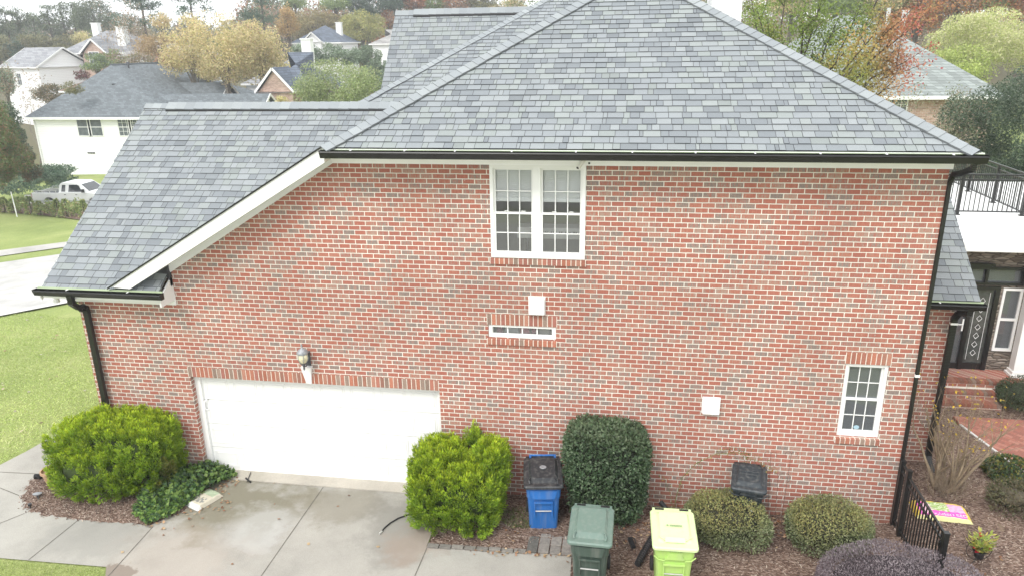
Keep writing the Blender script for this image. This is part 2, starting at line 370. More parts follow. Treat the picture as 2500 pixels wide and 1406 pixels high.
M['concrete'] = concrete_mat('driveway_concrete', (.34, .325, .292), [
    (-7.0, -.9, 1.9, .8, (.17, .155, .105), 1.3), (-5.2, -.7, 1.3, .55, (.20, .18, .135), 1.6), (-3.7, -1.1, 1.1, .6, (.21, .20, .18), .8), (-3.4, -1.6, .7, .45, (.30, .22, .17), 1), (-7.3, -2.5, 1.6, .35, (.38, .32, .27), 1.2),
    (-9.0, -2.2, 1.3, .5, (.24, .235, .215), 1.3), (-8.05, -3.0, .42, .75, (.19, .15, .12), 1.2), (-6.3, -1.5, 1.0, .45, (.50, .50, .49), 1.2)])
M['concrete2'] = concrete_mat('apron_concrete', (.45, .415, .36), [(-7.3, .1, .5, .3, (.3, .28, .22), 1)])
M['sidewalk'] = concrete_mat('sidewalk_concrete', (.40, .385, .36))
M['road'] = concrete_mat('road_concrete', (.43, .42, .40), [(-22, 13, 3, .2, (.34, .34, .33), 1)])
M['curb'] = concrete_mat('curb_concrete', (.52, .51, .49))
M['joint'] = plain('joint_dark', (.12, .11, .09), .95, .3, 8)  # dark joint lines of the concrete

def terrain():
    rs = np.concatenate([[0.01], np.arange(1, 30, .5), np.arange(30, 64, 1), np.arange(64, 130, 4), np.arange(130, 300, 12), np.arange(300, 1600, 100)])
    n = 400; th = np.linspace(0, 2*PI, n, endpoint=False)
    X = rs[:, None]*np.sin(th)[None]; Y = CAM[1]+rs[:, None]*np.cos(th)[None]; Z = T(X, Y)-.012
    v = np.stack([X, Y, Z], -1).reshape(-1, 3)
    i, j = np.meshgrid(np.arange(len(rs)-1), np.arange(n), indexing='ij')
    a = i*n+j; b = i*n+(j+1) % n; f = np.stack([a, b, b+n, a+n], -1).reshape(-1, 4)[:, ::-1]
    me = bpy.data.meshes.new('ground'); me.from_pydata(v.tolist(), [], f.tolist()); me.materials.append(M['lawn'])
    me.polygons.foreach_set('use_smooth', [True]*len(f))
    o = bpy.data.objects.new('ground', me); C.objects.link(o); o['kind'] = 'structure'
terrain()
def band(name, e1, e2, mat, dz=.03, n=60, m=6, kind='structure'):
    def res(e):
        e = [Vector((p[0], p[1], 0)) for p in e]; L = [0]
        for a, b in zip(e, e[1:]): L.append(L[-1]+(b-a).length)
        out = []
        for k in range(n+1):
            s = L[-1]*k/n; i = max(j for j in range(len(e)) if L[j] <= s+1e-9); i = min(i, len(e)-2)
            out.append(e[i].lerp(e[i+1], (s-L[i])/(L[i+1]-L[i])))
        return out
    a, b = res(e1), res(e2); mb = MB(); rows = []
    for p, q in zip(a, b):
        row = []
        for k in range(m+1):
            v = p.lerp(q, k/m); row.append((v.x, v.y, float(T(v.x, v.y))+dz))
        rows.append(row)
    mb.grid(rows); return mb.build(name, mat, smooth=True, kind=kind)
def ext(p, q, a, b):                            # a line through two points, pushed out a metres before and b beyond
    p = Vector((p[0], p[1])); q = Vector((q[0], q[1])); d = (q-p).normalized(); return [p-d*a, p, q, q+d*b]
band('road', ext(GT(0, 768), GT(150, 739), 25, 30), ext(GT(0, 643), GT(155, 621), 25, 30), M['road'], .03)
mb = MB(); mb.box((-70, -33, -.05), (60, -25, .03)); mb.build('added_bounce_strip', M['road'], kind='structure')  # unseen strip added behind the camera to grey the lawn's bounce light
band('kerb', ext(GT(0, 774), GT(150, 745), 25, 30), ext(GT(0, 767), GT(150, 738), 25, 30), M['curb'], .06, m=1)
band('sidewalk', ext(GT(0, 627), GT(163, 604), 25, 30), ext(GT(0, 613), GT(170, 591), 25, 30), M['sidewalk'], .03, m=2)
band('neighbour_driveway', [GT(60, 512), GT(240, 520)], [GT(60, 478), GT(260, 470)], M['road'], .04, n=10)
band('mulch_strip', [GT(-60, 515), GT(100, 527), GT(215, 541)], [GT(-60, 498), GT(100, 500), GT(230, 512)], M['mulch'], .05, n=20)

DRV = [(-12.24, 2.6), (-12.38, 1.0), (-12.48, .3), (-12.62, -.29), (-12.95, -.65), (-14.5, -1.3), (-14.5, -2.95), (-10.25, -2.88), (-9.2, -2.86), (-8.3, -2.84), (-8.16, -3.05), (-8.1, -22),
       (6.0, -22), (6.0, -6.6), (-.70, -6.4), (-.70, -1.95), (-.72, -1.52), (-3.18, -1.62), (-3.18, .17), (-8.2, .17), (-8.2, 0.0), (-10.3, 0), (-10.3, 2.6)]  # unseen pad part added so the windows reflect grey concrete
sheet(DRV, .012, name='driveway', mat=M['concrete'])
mb = MB(); mb.box((-8.12, -.15, .014), (-3.2, .3, .035)); mb.build('garage_apron', M['concrete2'], kind='structure')
mb = MB()
def jline(p, q, wd=.014):
    p = Vector((*p, 0)); q = Vector((*q, 0)); d = (q-p).normalized(); n = Vector((-d.y, d.x, 0))*wd/2
    mb.face([(a.x, a.y, .0165) for a in (p-n, q-n, q+n, p+n)])
for p, q in (((-13.2, -.62), (-11.35, -1.2)), ((-12.62, -.52), (-11.4, -.46)), ((-11.6, -2.9), (-10.8, -1.7)), ((-9.72, -2.86), (-9.66, -1.75)), ((-7.7, -11), (-8.18, -1.76)),
             ((-5.66, -11), (-5.63, -.16)), ((-3.3, -11), (-3.16, -1.62)), ((-8.0, -4.2), (-.7, -4.2))):
    jline(p, q)
mb.build('driveway_joints', M['joint'], kind='structure')

def mound(name, poly, h, mat, res=.09, base=.0, wall=None):
    """a bed of mulch: grid inside the polygon that swells towards its middle"""
    P = [Vector((x, y)) for x, y in poly]
    def inside(x, y):
        c = False; j = len(P)-1
        for i in range(len(P)):
            if (P[i].y > y) != (P[j].y > y) and x < (P[j].x-P[i].x)*(y-P[i].y)/(P[j].y-P[i].y)+P[i].x: c = not c
            j = i
        return c
    def edged(x, y):
        best = 9
        for i in range(len(P)):
            a, b = P[i], P[(i+1) % len(P)]; d = b-a; t = max(0, min(1, ((x-a.x)*d.x+(y-a.y)*d.y)/d.length_squared))
            dd = math.hypot(x-a.x-d.x*t, y-a.y-d.y*t)
            if dd < best: best = dd
        return best
    rnd = random.Random(5)
    xs = np.arange(min(p.x for p in P)-res, max(p.x for p in P)+res, res); ys = np.arange(min(p.y for p in P)-res, max(p.y for p in P)+res, res)
    idx = {}; mb = MB()
    for i, x in enumerate(xs):
        for j, y in enumerate(ys):
            ins = inside(x, y); e = edged(x, y)
            if ins or e < res*1.5:
                zz = base + (h*min(1, (e/.5)**.6)+rnd.uniform(-.008, .008) if ins else -.03)
                if wall and ins: zz += wall*max(0, min(1, 1+(y)/1.2))
                idx[i, j] = len(mb.v); mb.v.append((x, y, zz))
    for (i, j) in idx:
        q = [(i, j), (i+1, j), (i+1, j+1), (i, j+1)]
        if all(k in idx for k in q): mb.f.append(tuple(idx[k] for k in q)); mb.c.append((1, 1, 1))
    o = mb.build(name, mat, smooth=True, kind='structure'); return o, inside, {k: mb.v[idx[k]] for k in idx}
BED1 = [(-11.55, -.75), (-11.32, -1.26), (-10.84, -1.66), (-10.15, -1.79), (-9.14, -1.81), (-8.2, -1.75), (-7.9, -1.3), (-7.75, -.4), (-7.72, 0), (-10.3, 0.0), (-10.6, 1.5), (-11.2, 1.8), (-11.6, .6)]
BED2 = [(-3.17, .1), (-3.2, -1.62), (-1.5, -1.56), (-.72, -1.54), (-.7, -4.9), (8.5, -4.6), (10, 2.0), (7.78, 2.0), (7.5, 3.24), (7.3, 3.95), (7.0, 4.9), (4.7, 4.9), (4.7, 0), (4.7, .0), (-3.16, .0)]
BED3 = [(6.04, 4.25), (11.5, 4.25), (11.5, 5.4), (6.04, 5.4)]
mound('mulch_bed', BED3, .03, M['mulch'])
mound('mulch_bed', [(4.7, 2.3), (4.7, 0), (4.9, 0), (7.3, 3.9), (7.1, 4.9)], .02, M['mulch'])
b1, in1, v1 = mound('mulch_bed', BED1, .05, M['mulch'])
b2, in2, v2 = mound('mulch_bed', BED2, .05, M['mulch'], wall=.07)
def chips(name, beds, n, seed, kind='stuff'):
    rnd = random.Random(seed); mb = MB(); pal = [(.27, .2, .16), (.16, .11, .085), (.40, .33, .27), (.09, .06, .048), (.22, .15, .12)]
    for vv in beds:
        ks = [p for p in vv.values() if p[2] > .01]
        for _ in range(int(n)):
            p = rnd.choice(ks); x = p[0]+rnd.uniform(-.06, .06); y = p[1]+rnd.uniform(-.06, .06); z = p[2]+.004
            a = rnd.uniform(0, PI); l = rnd.uniform(.008, .028); wd = rnd.uniform(.003, .008); t = rnd.uniform(-.4, .4); c = rnd.choice(pal)
            dx, dy = math.cos(a), math.sin(a)
            mb.face([(x-dx*l-dy*wd, y-dy*l+dx*wd, z-l*t*.5), (x+dx*l-dy*wd, y+dy*l+dx*wd, z+l*t+.008), (x+dx*l+dy*wd, y+dy*l-dx*wd, z+l*t+.01), (x-dx*l+dy*wd, y-dy*l-dx*wd, z)], c)
    return mb.build(name, M['chipmat'], colors=True, kind=kind)
M['chipmat'] = attr_mat('chip_mat', .9, 0, .1, 20, 0, .2)
chips('mulch_chips', [v1], 6000, 1); chips('mulch_chips', [v2], 19000, 2)
# herringbone brick walk on the right and a strip of edging
WALK = [(7.36, 4.3), (7.36, 3.85), (7.5, 3.24), (7.8, 2.0), (8.3, .6), (11.5, .6), (11.5, 4.3)]
M['walk'] = brick_mat('paver_brick', .2, .1, pal=[(0, (.27, .115, .09)), (.5, (.34, .135, .10)), (1, (.40, .19, .145))], mortar=(.22, .13, .10), ms=.004)
nt = M['walk'].node_tree
for nd in nt.nodes:                               # laid flat: use x and y
    if nd.type == 'SEPXYZ':
        tcn = [l.from_node for l in nt.links if l.to_node == nd][0]; mp = nt.nodes.new('ShaderNodeMapping')
        mp.inputs['Rotation'].default_value = (PI/2, 0, 0); mp2 = nt.nodes.new('ShaderNodeMapping'); mp2.inputs['Rotation'].default_value = (0, 0, PI/4)
        nt.links.new(tcn.outputs['Object'], mp2.inputs[0]); nt.links.new(mp2.outputs[0], mp.inputs[0]); nt.links.new(mp.outputs[0], nd.inputs[0])
sheet(WALK, .06, name='brick_walk', mat=M['walk'], edge=.08)
mb = MB()
for a, b in zip(WALK[1:], WALK[2:4]): mb.bar((a[0]-.03, a[1], .05), (b[0]-.03, b[1], .05), .05, .1)
mb.build('walk_edging', M['curb'], kind='structure')

# ================================================================== the brick house
house = root_of('brick_house', 'large red brick house with grey shingle roof, black gutters and white garage door', 'house')
rnd = random.Random(11)
SH_PAL = [(.246, .264, .274), (.228, .245, .257), (.264, .282, .29), (.19, .206, .22), (.248, .27, .266), (.235, .253, .265), (.205, .222, .235), (.26, .28, .278)]
def clip(poly, cp):
    """Sutherland-Hodgman against a convex counter-clockwise polygon"""
    out = poly
    for i in range(len(cp)):
        a, b = cp[i], cp[(i+1) % len(cp)]; inp = out; out = []
        if not inp: return []
        f = lambda p: (b[0]-a[0])*(p[1]-a[1])-(b[1]-a[1])*(p[0]-a[0])
        for j in range(len(inp)):
            p, q = inp[j-1], inp[j]; fp, fq = f(p), f(q)
            if fq >= 0:
                if fp < 0: t = fp/(fp-fq); out.append((p[0]+(q[0]-p[0])*t, p[1]+(q[1]-p[1])*t))
                out.append(q)
            elif fp >= 0: t = fp/(fp-fq); out.append((p[0]+(q[0]-p[0])*t, p[1]+(q[1]-p[1])*t))
    return out
def shingles(name, O, U, V, polys, expo=.155, seed=1, parent=None, pal=SH_PAL, wid=(.10, .28), thick=.013, gain=1.0, kind=None):
    rn = random.Random(seed); mb = MB(); O = Vector(O); U = Vector(U).normalized(); V = Vector(V).normalized(); W = U.cross(V).normalized()
    P = lambda u, v, h: O+U*u+V*v+W*h
    u0 = min(p[0] for q in polys for p in q); u1 = max(p[0] for q in polys for p in q); v1 = max(p[1] for q in polys for p in q); v0 = min(p[1] for q in polys for p in q)
    k = 0; v = v0; wob = 0
    while v < v1:
        u = u0-rn.uniform(0, .3); hb = thick
        while u < u1:
            wdt = rn.uniform(*wid) if rn.random() > .12 else rn.uniform(.05, .1)
            c = rn.choice(pal); g = rn.uniform(.97, 1.04)*gain
            if rn.random() < .10: g *= .88
            c = tuple(x*g for x in c); up = rn.random() < .5
            t0 = hb+(.005 if up else 0)+rn.uniform(0, .002); t1 = .002; vl = v-(rn.uniform(0, .006)); vh = v+expo+.012
            q = [(u, vl), (u+wdt-.007, vl), (u+wdt-.007, vh), (u, vh)]
            for cp in polys:
                r = clip(q, cp)
                if len(r) < 3: continue
                hh = lambda b: t0+(t1-t0)*(b-vl)/(vh-vl)
                mb.face([P(a, b, hh(b)) for a, b in r], c)
                low = sorted([p for p in r if abs(p[1]-vl) < 1e-6])
                if len(low) >= 2:
                    a, b = low[0], low[-1]
                    mb.face([P(a[0], a[1], -.002), P(b[0], b[1], -.002), P(b[0], b[1], t0), P(a[0], a[1], t0)], tuple(x*.45 for x in c))  # shadow line below each course painted into the darker lower edge
            u += wdt
        v += expo
    for cp in polys: mb.face([P(a, b, -.004) for a, b in cp], (.05, .05, .055)); mb.face([P(a, b, -.03) for a, b in cp][::-1], (.4, .4, .38))
    return mb.build(name, M['shingle'], parent, colors=True, kind=kind)
def caps(name, p0, p1, d1, d2, w=.15, expo=.145, seed=2, parent=None, pal=SH_PAL[:3], thick=.02, gain=1.1, end=None):
    """overlapping cap shingles folded over a hip or ridge; d1 and d2 point down the two slopes, square to the line"""
    rn = random.Random(seed); mb = MB(); p0, p1 = Vector(p0), Vector(p1); d = (p1-p0); L = d.length; d.normalize(); d1, d2 = Vector(d1).normalized(), Vector(d2).normalized()
    up = -(d1+d2).normalized(); s = 0
    while s < L:
        g = gain*rn.uniform(.93, 1.07); c = tuple(x*g for x in rn.choice(pal)); a = p0+d*s; b = p0+d*min(L, s+expo+.02)
        hi, lo = thick+rn.uniform(0, .003), thick-.008; ww = w+rn.uniform(-.005, .005)
        A0, A1, A2 = a+up*(hi+.006), a+d1*ww+up*hi, a+d2*ww+up*hi
        B0, B1, B2 = b+up*(lo+.006), b+d1*ww+up*lo, b+d2*ww+up*lo
        mb.face([A0, B0, B1, A1], c); mb.face([A0, A2, B2, B0], c); dk = tuple(x*.5 for x in c)
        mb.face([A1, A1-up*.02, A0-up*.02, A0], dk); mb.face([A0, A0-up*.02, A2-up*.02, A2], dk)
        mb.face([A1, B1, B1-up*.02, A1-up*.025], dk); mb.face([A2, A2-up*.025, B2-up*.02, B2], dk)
        s += expo
    return mb.build(name, M['shingle'], parent, colors=True)
def slope_vec(s): return Vector((0, 1, s)).normalized()
def perp(hip, other):
    """component of `other` square to the hip direction"""
    h = Vector(hip).normalized(); o = Vector(other); return (o-h*o.dot(h)).normalized()
EX = .155
# main front slope
SA = .605; cA = math.cos(math.atan(SA)); OA = (-4.83, -.5, 6.56)
apL = 4.85; vA = apL*.975/cA
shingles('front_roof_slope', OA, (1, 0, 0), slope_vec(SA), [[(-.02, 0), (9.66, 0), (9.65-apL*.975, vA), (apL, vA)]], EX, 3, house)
# left slope over the garage (runs down as the rake)
SB = .59
def zB(x): return 6.56+SB*(x+4.83)
pB = [(-4.83, -.44), (.07, 4.28), (.07, 8.7), (-4.2, 4.45), (-4.2, 3.565), (-8.22, .43), (-9.12, -.3), (-9.12, -.44)]
VB = Vector((1, 0, SB)).normalized(); sB = 1/VB.x
pb = [(-(y+.44), (x+9.12)*sB) for x, y in pB]
tri = tessellate_polygon([[Vector((a, b, 0)) for a, b in pb]]); pols = []
for t in tri:
    q = [pb[i] for i in t]; ar = (q[1][0]-q[0][0])*(q[2][1]-q[0][1])-(q[2][0]-q[0][0])*(q[1][1]-q[0][1]); pols.append(q if ar > 0 else q[::-1])
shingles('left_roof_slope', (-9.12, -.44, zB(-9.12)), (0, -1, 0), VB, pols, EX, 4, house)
# right slope of the main hip
pr = [(0, 0), (9.2, 0), (9.2-.0, 4.7/cA), (4.7, 4.7/cA)]
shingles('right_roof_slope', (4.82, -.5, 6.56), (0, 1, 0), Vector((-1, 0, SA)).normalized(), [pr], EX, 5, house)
hl = Vector((1, .975, SB)); hr = Vector((-1, 1, SA))
caps('hip_cap', (-4.86, -.53, 6.575), (-4.86+4.9, -.53+4.9*.975, 6.575+4.9*SB), perp(hl, (1, 0, 0)), perp(hl, (0, 1, 0)), .175, .175, 6, house)
caps('hip_cap', (4.84, -.52, 6.575), (4.84-4.8, -.52+4.8, 6.575+4.8*SA), perp(hr, (-1, 0, 0)), perp(hr, (0, 1, 0)), .175, .175, 7, house)
# rear front-facing slope and its hip
OC = (-6.6, 3.84, 6.5)
shingles('rear_roof_slope', OC, (1, 0, 0), slope_vec(SA), [[(0, 0), (1.77, 0), (6.7, 4.93/cA), (4.93, 4.93/cA)]], EX, 8, house)
hc = Vector((1, 1, SA))
caps('hip_cap', Vector(OC)+Vector((-.03, -.03, .015)), Vector(OC)+hc*4.93, perp(hc, (1, 0, 0)), perp(hc, (0, 1, 0)), .15, .16, 9, house)
shingles('side_roof_slope', (-6.6, 9.2, 6.5), (0, -1, 0), Vector((1, 0, SA)).normalized(), [[(0, 0), (5.36, 0), (.45, 4.9/cA), (0, 4.9/cA)]], EX, 10, house)
# far gable wing
ES = 1.155; cE = math.cos(math.atan(ES)); yE = 10.0; xE = -6.74; zE = 8.985
shingles('wing_roof_slope', (xE, yE-2.3, zE-2.3*ES), (1, 0, 0), slope_vec(ES), [[(0, 0), (5.6, 0), (5.6, 2.3/cE), (0, 2.3/cE)]], EX, 12, house)
shingles('wing_roof_slope', (xE+5.6, yE+2.3, zE-2.3*ES), (-1, 0, 0), Vector((0, -1, ES)).normalized(), [[(0, 0), (5.6, 0), (5.6, 2.3/cE), (0, 2.3/cE)]], EX, 13, house)
caps('ridge_cap', (xE, yE, zE+.02), (xE+5.6, yE, zE+.02), (0, -1, -ES), (0, 1, -ES), .17, .2, 14, house)
def vent(x0, x1, y, z, s, w=.17, t=.045):
    mb = MB(); mb.prism([(x0, y-w, z-w*s+.0), (x0, y-w, z-w*s+t), (x0, y, z+t), (x0, y+w, z-w*s+t), (x0, y+w, z-w*s), (x0, y, z-.02)], (x1-x0, 0, 0)); mb.build('ridge_vent', M['blackplastic'], house)
vent(xE+.55, xE+5.6, yE, zE, ES, .15, .06)
caps('ridge_cap', (xE+.55, yE, zE+.05), (xE+5.6, yE, zE+.05), (0, -1, -ES), (0, 1, -ES), .2, .22, 15, house)
# garage roof slope
SF = .743; cF = math.cos(math.atan(SF)); OF = (-10.6, -.43, 3.945); yF = 3.565; vF = (yF+.43)/cF; zF = OF[2]+SF*(yF+.43)
v1_ = (.43+.43)/cF
shingles('garage_roof_slope', OF, (1, 0, 0), slope_vec(SF), [[(0, 0), (2.36, 0), (2.36, vF), (0, vF)], [(2.36, v1_), (6.45, vF), (2.36, vF)]], EX, 16, house)
shingles('garage_rear_slope', (-4.2, yF*2+.43, 3.945), (-1, 0, 0), Vector((0, -1, SF)).normalized(), [[(0, 0), (6.4, 0), (6.4, vF), (0, vF)]], EX, 17, house)
caps('ridge_cap', (-10.6, yF, zF+.02), (-4.2, yF, zF+.02), (0, -1, -.74), (0, 1, -.74), .15, .2, 18, house)
vent(-10.05, -4.2, yF, zF, SF)
caps('ridge_cap', (-10.05, yF, zF+.045), (-4.2, yF, zF+.045), (0, -1, -SF), (0, 1, -SF), .21, .22, 19, house)
# porch side roof on the right
OS = (4.76, 1.66, 3.64); vS = 2.7/cF
shingles('side_porch_slope', OS, (1, 0, 0), slope_vec(SF), [[(0, 0), (1.49, 0), (1.49, vS), (0, vS)]], EX, 20, house, gain=.9)

# --- walls
mb = MB()
holes = [(-2.24, 4.69, -.665, 6.21), (-2.325, 3.235, -1.14, 3.47), (3.635, 1.72, 4.31, 3.05)]
outl = [(-10.24, -.3), (-8.175, -.3), (-8.175, 2.14), (-3.26, 2.14), (-3.26, -.3), (4.706, -.3), (4.706, 6.3), (-4.82, 6.3), (-8.28, 4.19), (-8.28, 3.70), (-10.24, 3.70)]
holed(outl, holes, 0, .12, mb)
mb.build('front_wall', M['brick'], house)
mb = MB()
mb.prism([(-10.24, .0, -.3), (-10.24, 7.1, -.3), (-10.24, 7.1, 3.8), (-10.24, yF, zF-.2), (-10.24, .12, 4.1)], (.12, 0, 0))
mb.box((4.586, .12, -.3), (4.706, 13, 6.4)); mb.box((-10.1, 7.0, -.3), (-6.3, 7.12, 3.75)); mb.box((-6.3, 3.9, 3.5), (-6.2, 9, 6.42))
mb.box((-6.45, 8.0, 3.0), (-1.2, 12.2, 6.35)); mb.box((-6.3, 12.9, -.3), (4.6, 13.0, 6.4)); mb.prism([(-6.45, 7.75, 6.3), (-6.45, 12.2, 6.3), (-6.45, yE, zE-.1)], (.1, 0, 0))
mb.build('side_wall', M['brick'], house)
mb = MB(); mb.box((4.71, 2.1, -.3), (6.04, 2.22, 3.55)); mb.box((5.92, 2.22, -.3), (6.04, 6.1, 3.6))
mb.build('setback_wall', M['brick'], house)
# --- soldier courses and sills: every brick modelled, one mesh per course
BP = [(.35, .145, .105), (.38, .15, .10), (.32, .16, .12), (.37, .18, .13), (.28, .20, .16), (.40, .165, .11), (.33, .14, .11)]
def soldier(name, x0, x1, z0, z1, n, y=-.006, depth=.06, slope=0):
    mb = MB(); mm = MB(); wdt = (x1-x0)/n
    for i in range(n):
        g = rnd.uniform(.82, 1.12); c = tuple(a*g for a in rnd.choice(BP)); a = x0+i*wdt+.0075+rnd.uniform(-.0015, .0015); b = x0+(i+1)*wdt-.0075
        yy = y+rnd.uniform(-.0015, .0015)
        mb.prism([(a, yy, z0), (b, yy, z0), (b, yy, z1-slope), (b, y+depth, z1), (a, y+depth, z1), (a, yy, z1-slope)][:4]+[(a, yy, z1-slope)], (0, 0, 0)) if False else None
        v = [(a, yy, z0), (b, yy, z0), (b, y+depth, z0), (a, y+depth, z0), (a, yy, z1-slope), (b, yy, z1-slope), (b, y+depth, z1), (a, y+depth, z1)]
        for f in ((0,3,2,1),(4,5,6,7),(0,1,5,4),(1,2,6,5),(2,3,7,6),(3,0,4,7)): mb.face([v[k] for k in f], c)
    o = mb.build(name, M['brickunit'], house, colors=True)
    s2 = slope*1.0
    v = [(x0-.004, y+.005, z0-.001), (x1+.004, y+.005, z0-.001), (x1+.004, y+depth+.003, z0-.001), (x0-.004, y+depth+.003, z0-.001),
         (x0-.004, y+.005, z1-s2-.003), (x1+.004, y+.005, z1-s2-.003), (x1+.004, y+depth+.003, z1-.003), (x0-.004, y+depth+.003, z1-.003)]
    for f in ((0,3,2,1),(4,5,6,7),(0,1,5,4),(1,2,6,5),(2,3,7,6),(3,0,4,7)): mm.face([v[k] for k in f])
    m_ = mm.build('mortar', M['mortar'], o)
    return o
soldier('garage_lintel', -8.2, -3.27, 2.142, 2.345, 58)
soldier('vent_window_lintel', -2.345, -1.125, 3.472, 3.672, 15)
soldier('window_lintel', 3.62, 4.325, 3.052, 3.255, 9)
soldier('brick_sill', -2.26, -.65, 4.575, 4.69, 20, y=-.035, depth=.12, slope=.02)
soldier('brick_sill', -2.345, -1.125, 3.115, 3.235, 15, y=-.04, depth=.14, slope=.025)
soldier('brick_sill', 3.615, 4.33, 1.60, 1.72, 9, y=-.05, depth=.15, slope=.025)

# --- eaves
mb = MB(); mb.box((-4.93, -.03, 6.245), (4.745, .0-.001, 6.42)); mb.box((-4.85, -.5, 6.405), (4.93, .1, 6.425)); mb.box((-4.85, -.51, 6.425), (4.93, -.49, 6.55))
mb.box((4.905, -.49, 6.425), (4.93, 9, 6.55)); mb.build('eave_board', M['offwhite'], house)
mb = MB()
def gutter(x0, x1, y0, z0, z1, d=.125):
    prof = [(0, z1), (.012, z1-.012), (.004, z1-.03), (.012, z1-.045), (.035, z0+.02), (.04, z0), (d, z0), (d, z1+.0), (d-.006, z1), (d-.006, z0+.01), (.05, z0+.01), (.022, z1-.04), (.022, z1-.01)]
    return [(x0, y0+a, z) for a, z in prof]
def gut(name, x0, x1, y0, z0, z1):
    mb = MB(); mb.prism(gutter(x0, x1, y0, z0, z1), (x1-x0, 0, 0))
    for x in (x0, x1-.004): mb.prism([(x, y0, z1), (x, y0+.04, z0), (x, y0+.125, z0), (x, y0+.125, z1)], (.004, 0, 0))
    g = mb.build(name, M['blackmetal'], house)
    n = max(1, int((x1-x0)/.85)); 
    for i in range(n):                            # white hangers across the gutter
        x = x0+(i+.5)*(x1-x0)/n+rnd.uniform(-.05, .05); m2 = MB(); m2.box((x, y0+.05, z1-.006), (x+.022, y0+.11, z1+.004)); m2.build('hanger', M['white'], g)
    m3 = MB(); m3.face([(x0+.02, y0+.108, z1-.002), (x1-.02, y0+.108, z1-.002), (x1-.02, y0+.14, z1+.022), (x0+.02, y0+.14, z1+.022)]); m3.build('drip_edge', M['drip'], g)
    return g
gut('gutter', -4.87, 4.95, -.63, 6.41, 6.535); gut('gutter', -10.66, -8.12, -.56, 3.865, 3.98); gut('gutter', 4.74, 6.32, 1.53, 3.50, 3.615)
def zr(x, y=-.42): return 6.53+.59*(x+4.93)
mb = MB()                                          # rake board, its soffit and the frieze under it
mb.prism([(-4.86, -.45, zr(-4.86)), (-9.13, -.45, zr(-9.13)), (-8.76, -.45, zr(-9.13)-.02), (-4.86, -.45, zr(-4.86)-.25)], (0, .03, 0))
mb.prism([(-4.86, -.42, zr(-4.86)-.22), (-8.8, -.42, zr(-8.8)-.22), (-8.8, -.42, zr(-8.8)-.2), (-4.86, -.42, zr(-4.86)-.2)], (0, .42, 0))
mb.build('rake_board', M['white'], house); mb = MB()
mb.prism([(-4.93, -.035, 6.40), (-8.62, -.035, 4.155), (-8.33, -.035, 4.155), (-4.90, -.035, 6.245)], (0, .034, 0))
mb.build('frieze_board', plain('frieze_shade_white', (.76, .76, .765), .5, .03, 2), house)  # shade under the overhang is put into this darker white
mb = MB(); mb.prism([(-4.87, -.47, zr(-4.87)), (-9.2, -.47, zr(-9.2)), (-9.2, -.47, zr(-9.2)+.03), (-4.87, -.47, zr(-4.87)+.03)], (0, .06, 0)); mb.build('rake_drip_edge', M['blackmetal'], house)
mb = MB(); mb.box((-10.28, -.03, 3.60), (-8.2, -.001, 3.80)); mb.box((-10.55, -.43, 3.795), (-8.22, 0, 3.81)); mb.box((-10.56, -.435, 3.81), (-8.22, -.425, 3.92))
mb.prism([(-8.24, -.43, 3.70), (-8.24, -.0, 3.70), (-8.24, 0, 4.15), (-8.24, -.43, 3.86)], (.035, 0, 0)); mb.prism([(-10.62, -.45, 3.92), (-10.62, yF, zF-.02), (-10.62, yF, zF-.2), (-10.62, -.45, 3.74)], (.03, 0, 0))
mb.build('fascia', M['white'], house); mb = MB()
mb.prism([(4.76, 1.66, 3.51), (6.25, 1.66, 3.51), (6.25, 1.66, 3.62), (4.76, 1.66, 3.62)], (0, .02, 0)); mb.box((4.72, 1.68, 3.51), (6.2, 2.1, 3.53))
mb.prism([(6.22, 1.66, 3.62), (6.22, 4.3, 5.58), (6.22, 4.3, 5.42), (6.22, 1.66, 3.5)], (.03, 0, 0))
mb.build('fascia', M['white'], house)
mb = MB(); mb.face([(-8.235, -.1, 4.12), (-8.2, -.001, 4.22), (-8.2, -.001, 4.6), (-8.7, -.04, 4.3)]); mb.box((-8.225, -.08, 3.98), (-8.205, -.002, 4.26)); mb.build('flashing', M['underlay'], house)
# --- downspouts
def spout(name, pts, w=.075, h=.055, strap=None):
    mb = MB()
    for a, b in zip(pts, pts[1:]): d = (Vector(b)-Vector(a)).normalized()*.02; mb.bar(Vector(a)-d, Vector(b)+d, w, h, up=(0, 1, 0))
    # corrugated elbows
    for a, b in list(zip(pts, pts[1:]))[:-1]:
        n = max(2, int((Vector(b)-Vector(a)).length/.03))
        for i in range(n):
            p = Vector(a).lerp(Vector(b), (i+.5)/n); d = (Vector(b)-Vector(a)).normalized()*.006; mb.bar(p-d, p+d, w+.012, h+.012, up=(0, 1, 0))
    o = mb.build(name, M['blackmetal'], house)
    if strap:
        m2 = MB(); m2.box((strap[0]-w/2-.012, strap[1]-h/2-.012, strap[2]-.02), (strap[0]+w/2+.012, strap[1]+h/2+.012, strap[2]+.02)); m2.build('strap', M['white'], o)
    return o
spout('downspout', [(-9.95, -.5, 3.88), (-9.95, -.49, 3.72), (-9.98, -.30, 3.56), (-10.02, -.12, 3.52), (-10.03, -.085, 3.38), (-10.03, -.085, .1)], .10, .075)
spout('downspout', [(4.80, -.55, 6.42), (4.80, -.53, 6.33), (4.76, -.25, 6.22), (4.745, -.06, 6.17), (4.74, .0, 6.02), (4.738, .0, .2)], .05, .06, (4.74, .0, 2.9))
spout('downspout', [(6.08, 1.6, 3.52), (6.07, 1.62, 3.42), (6.03, 1.9, 3.33), (6.01, 1.98, 3.2), (6.0, 2.0, .32), (6.0, 1.88, .2), (6.01, 1.72, .13)], .10, .06, (6.01, 1.985, 3.1))

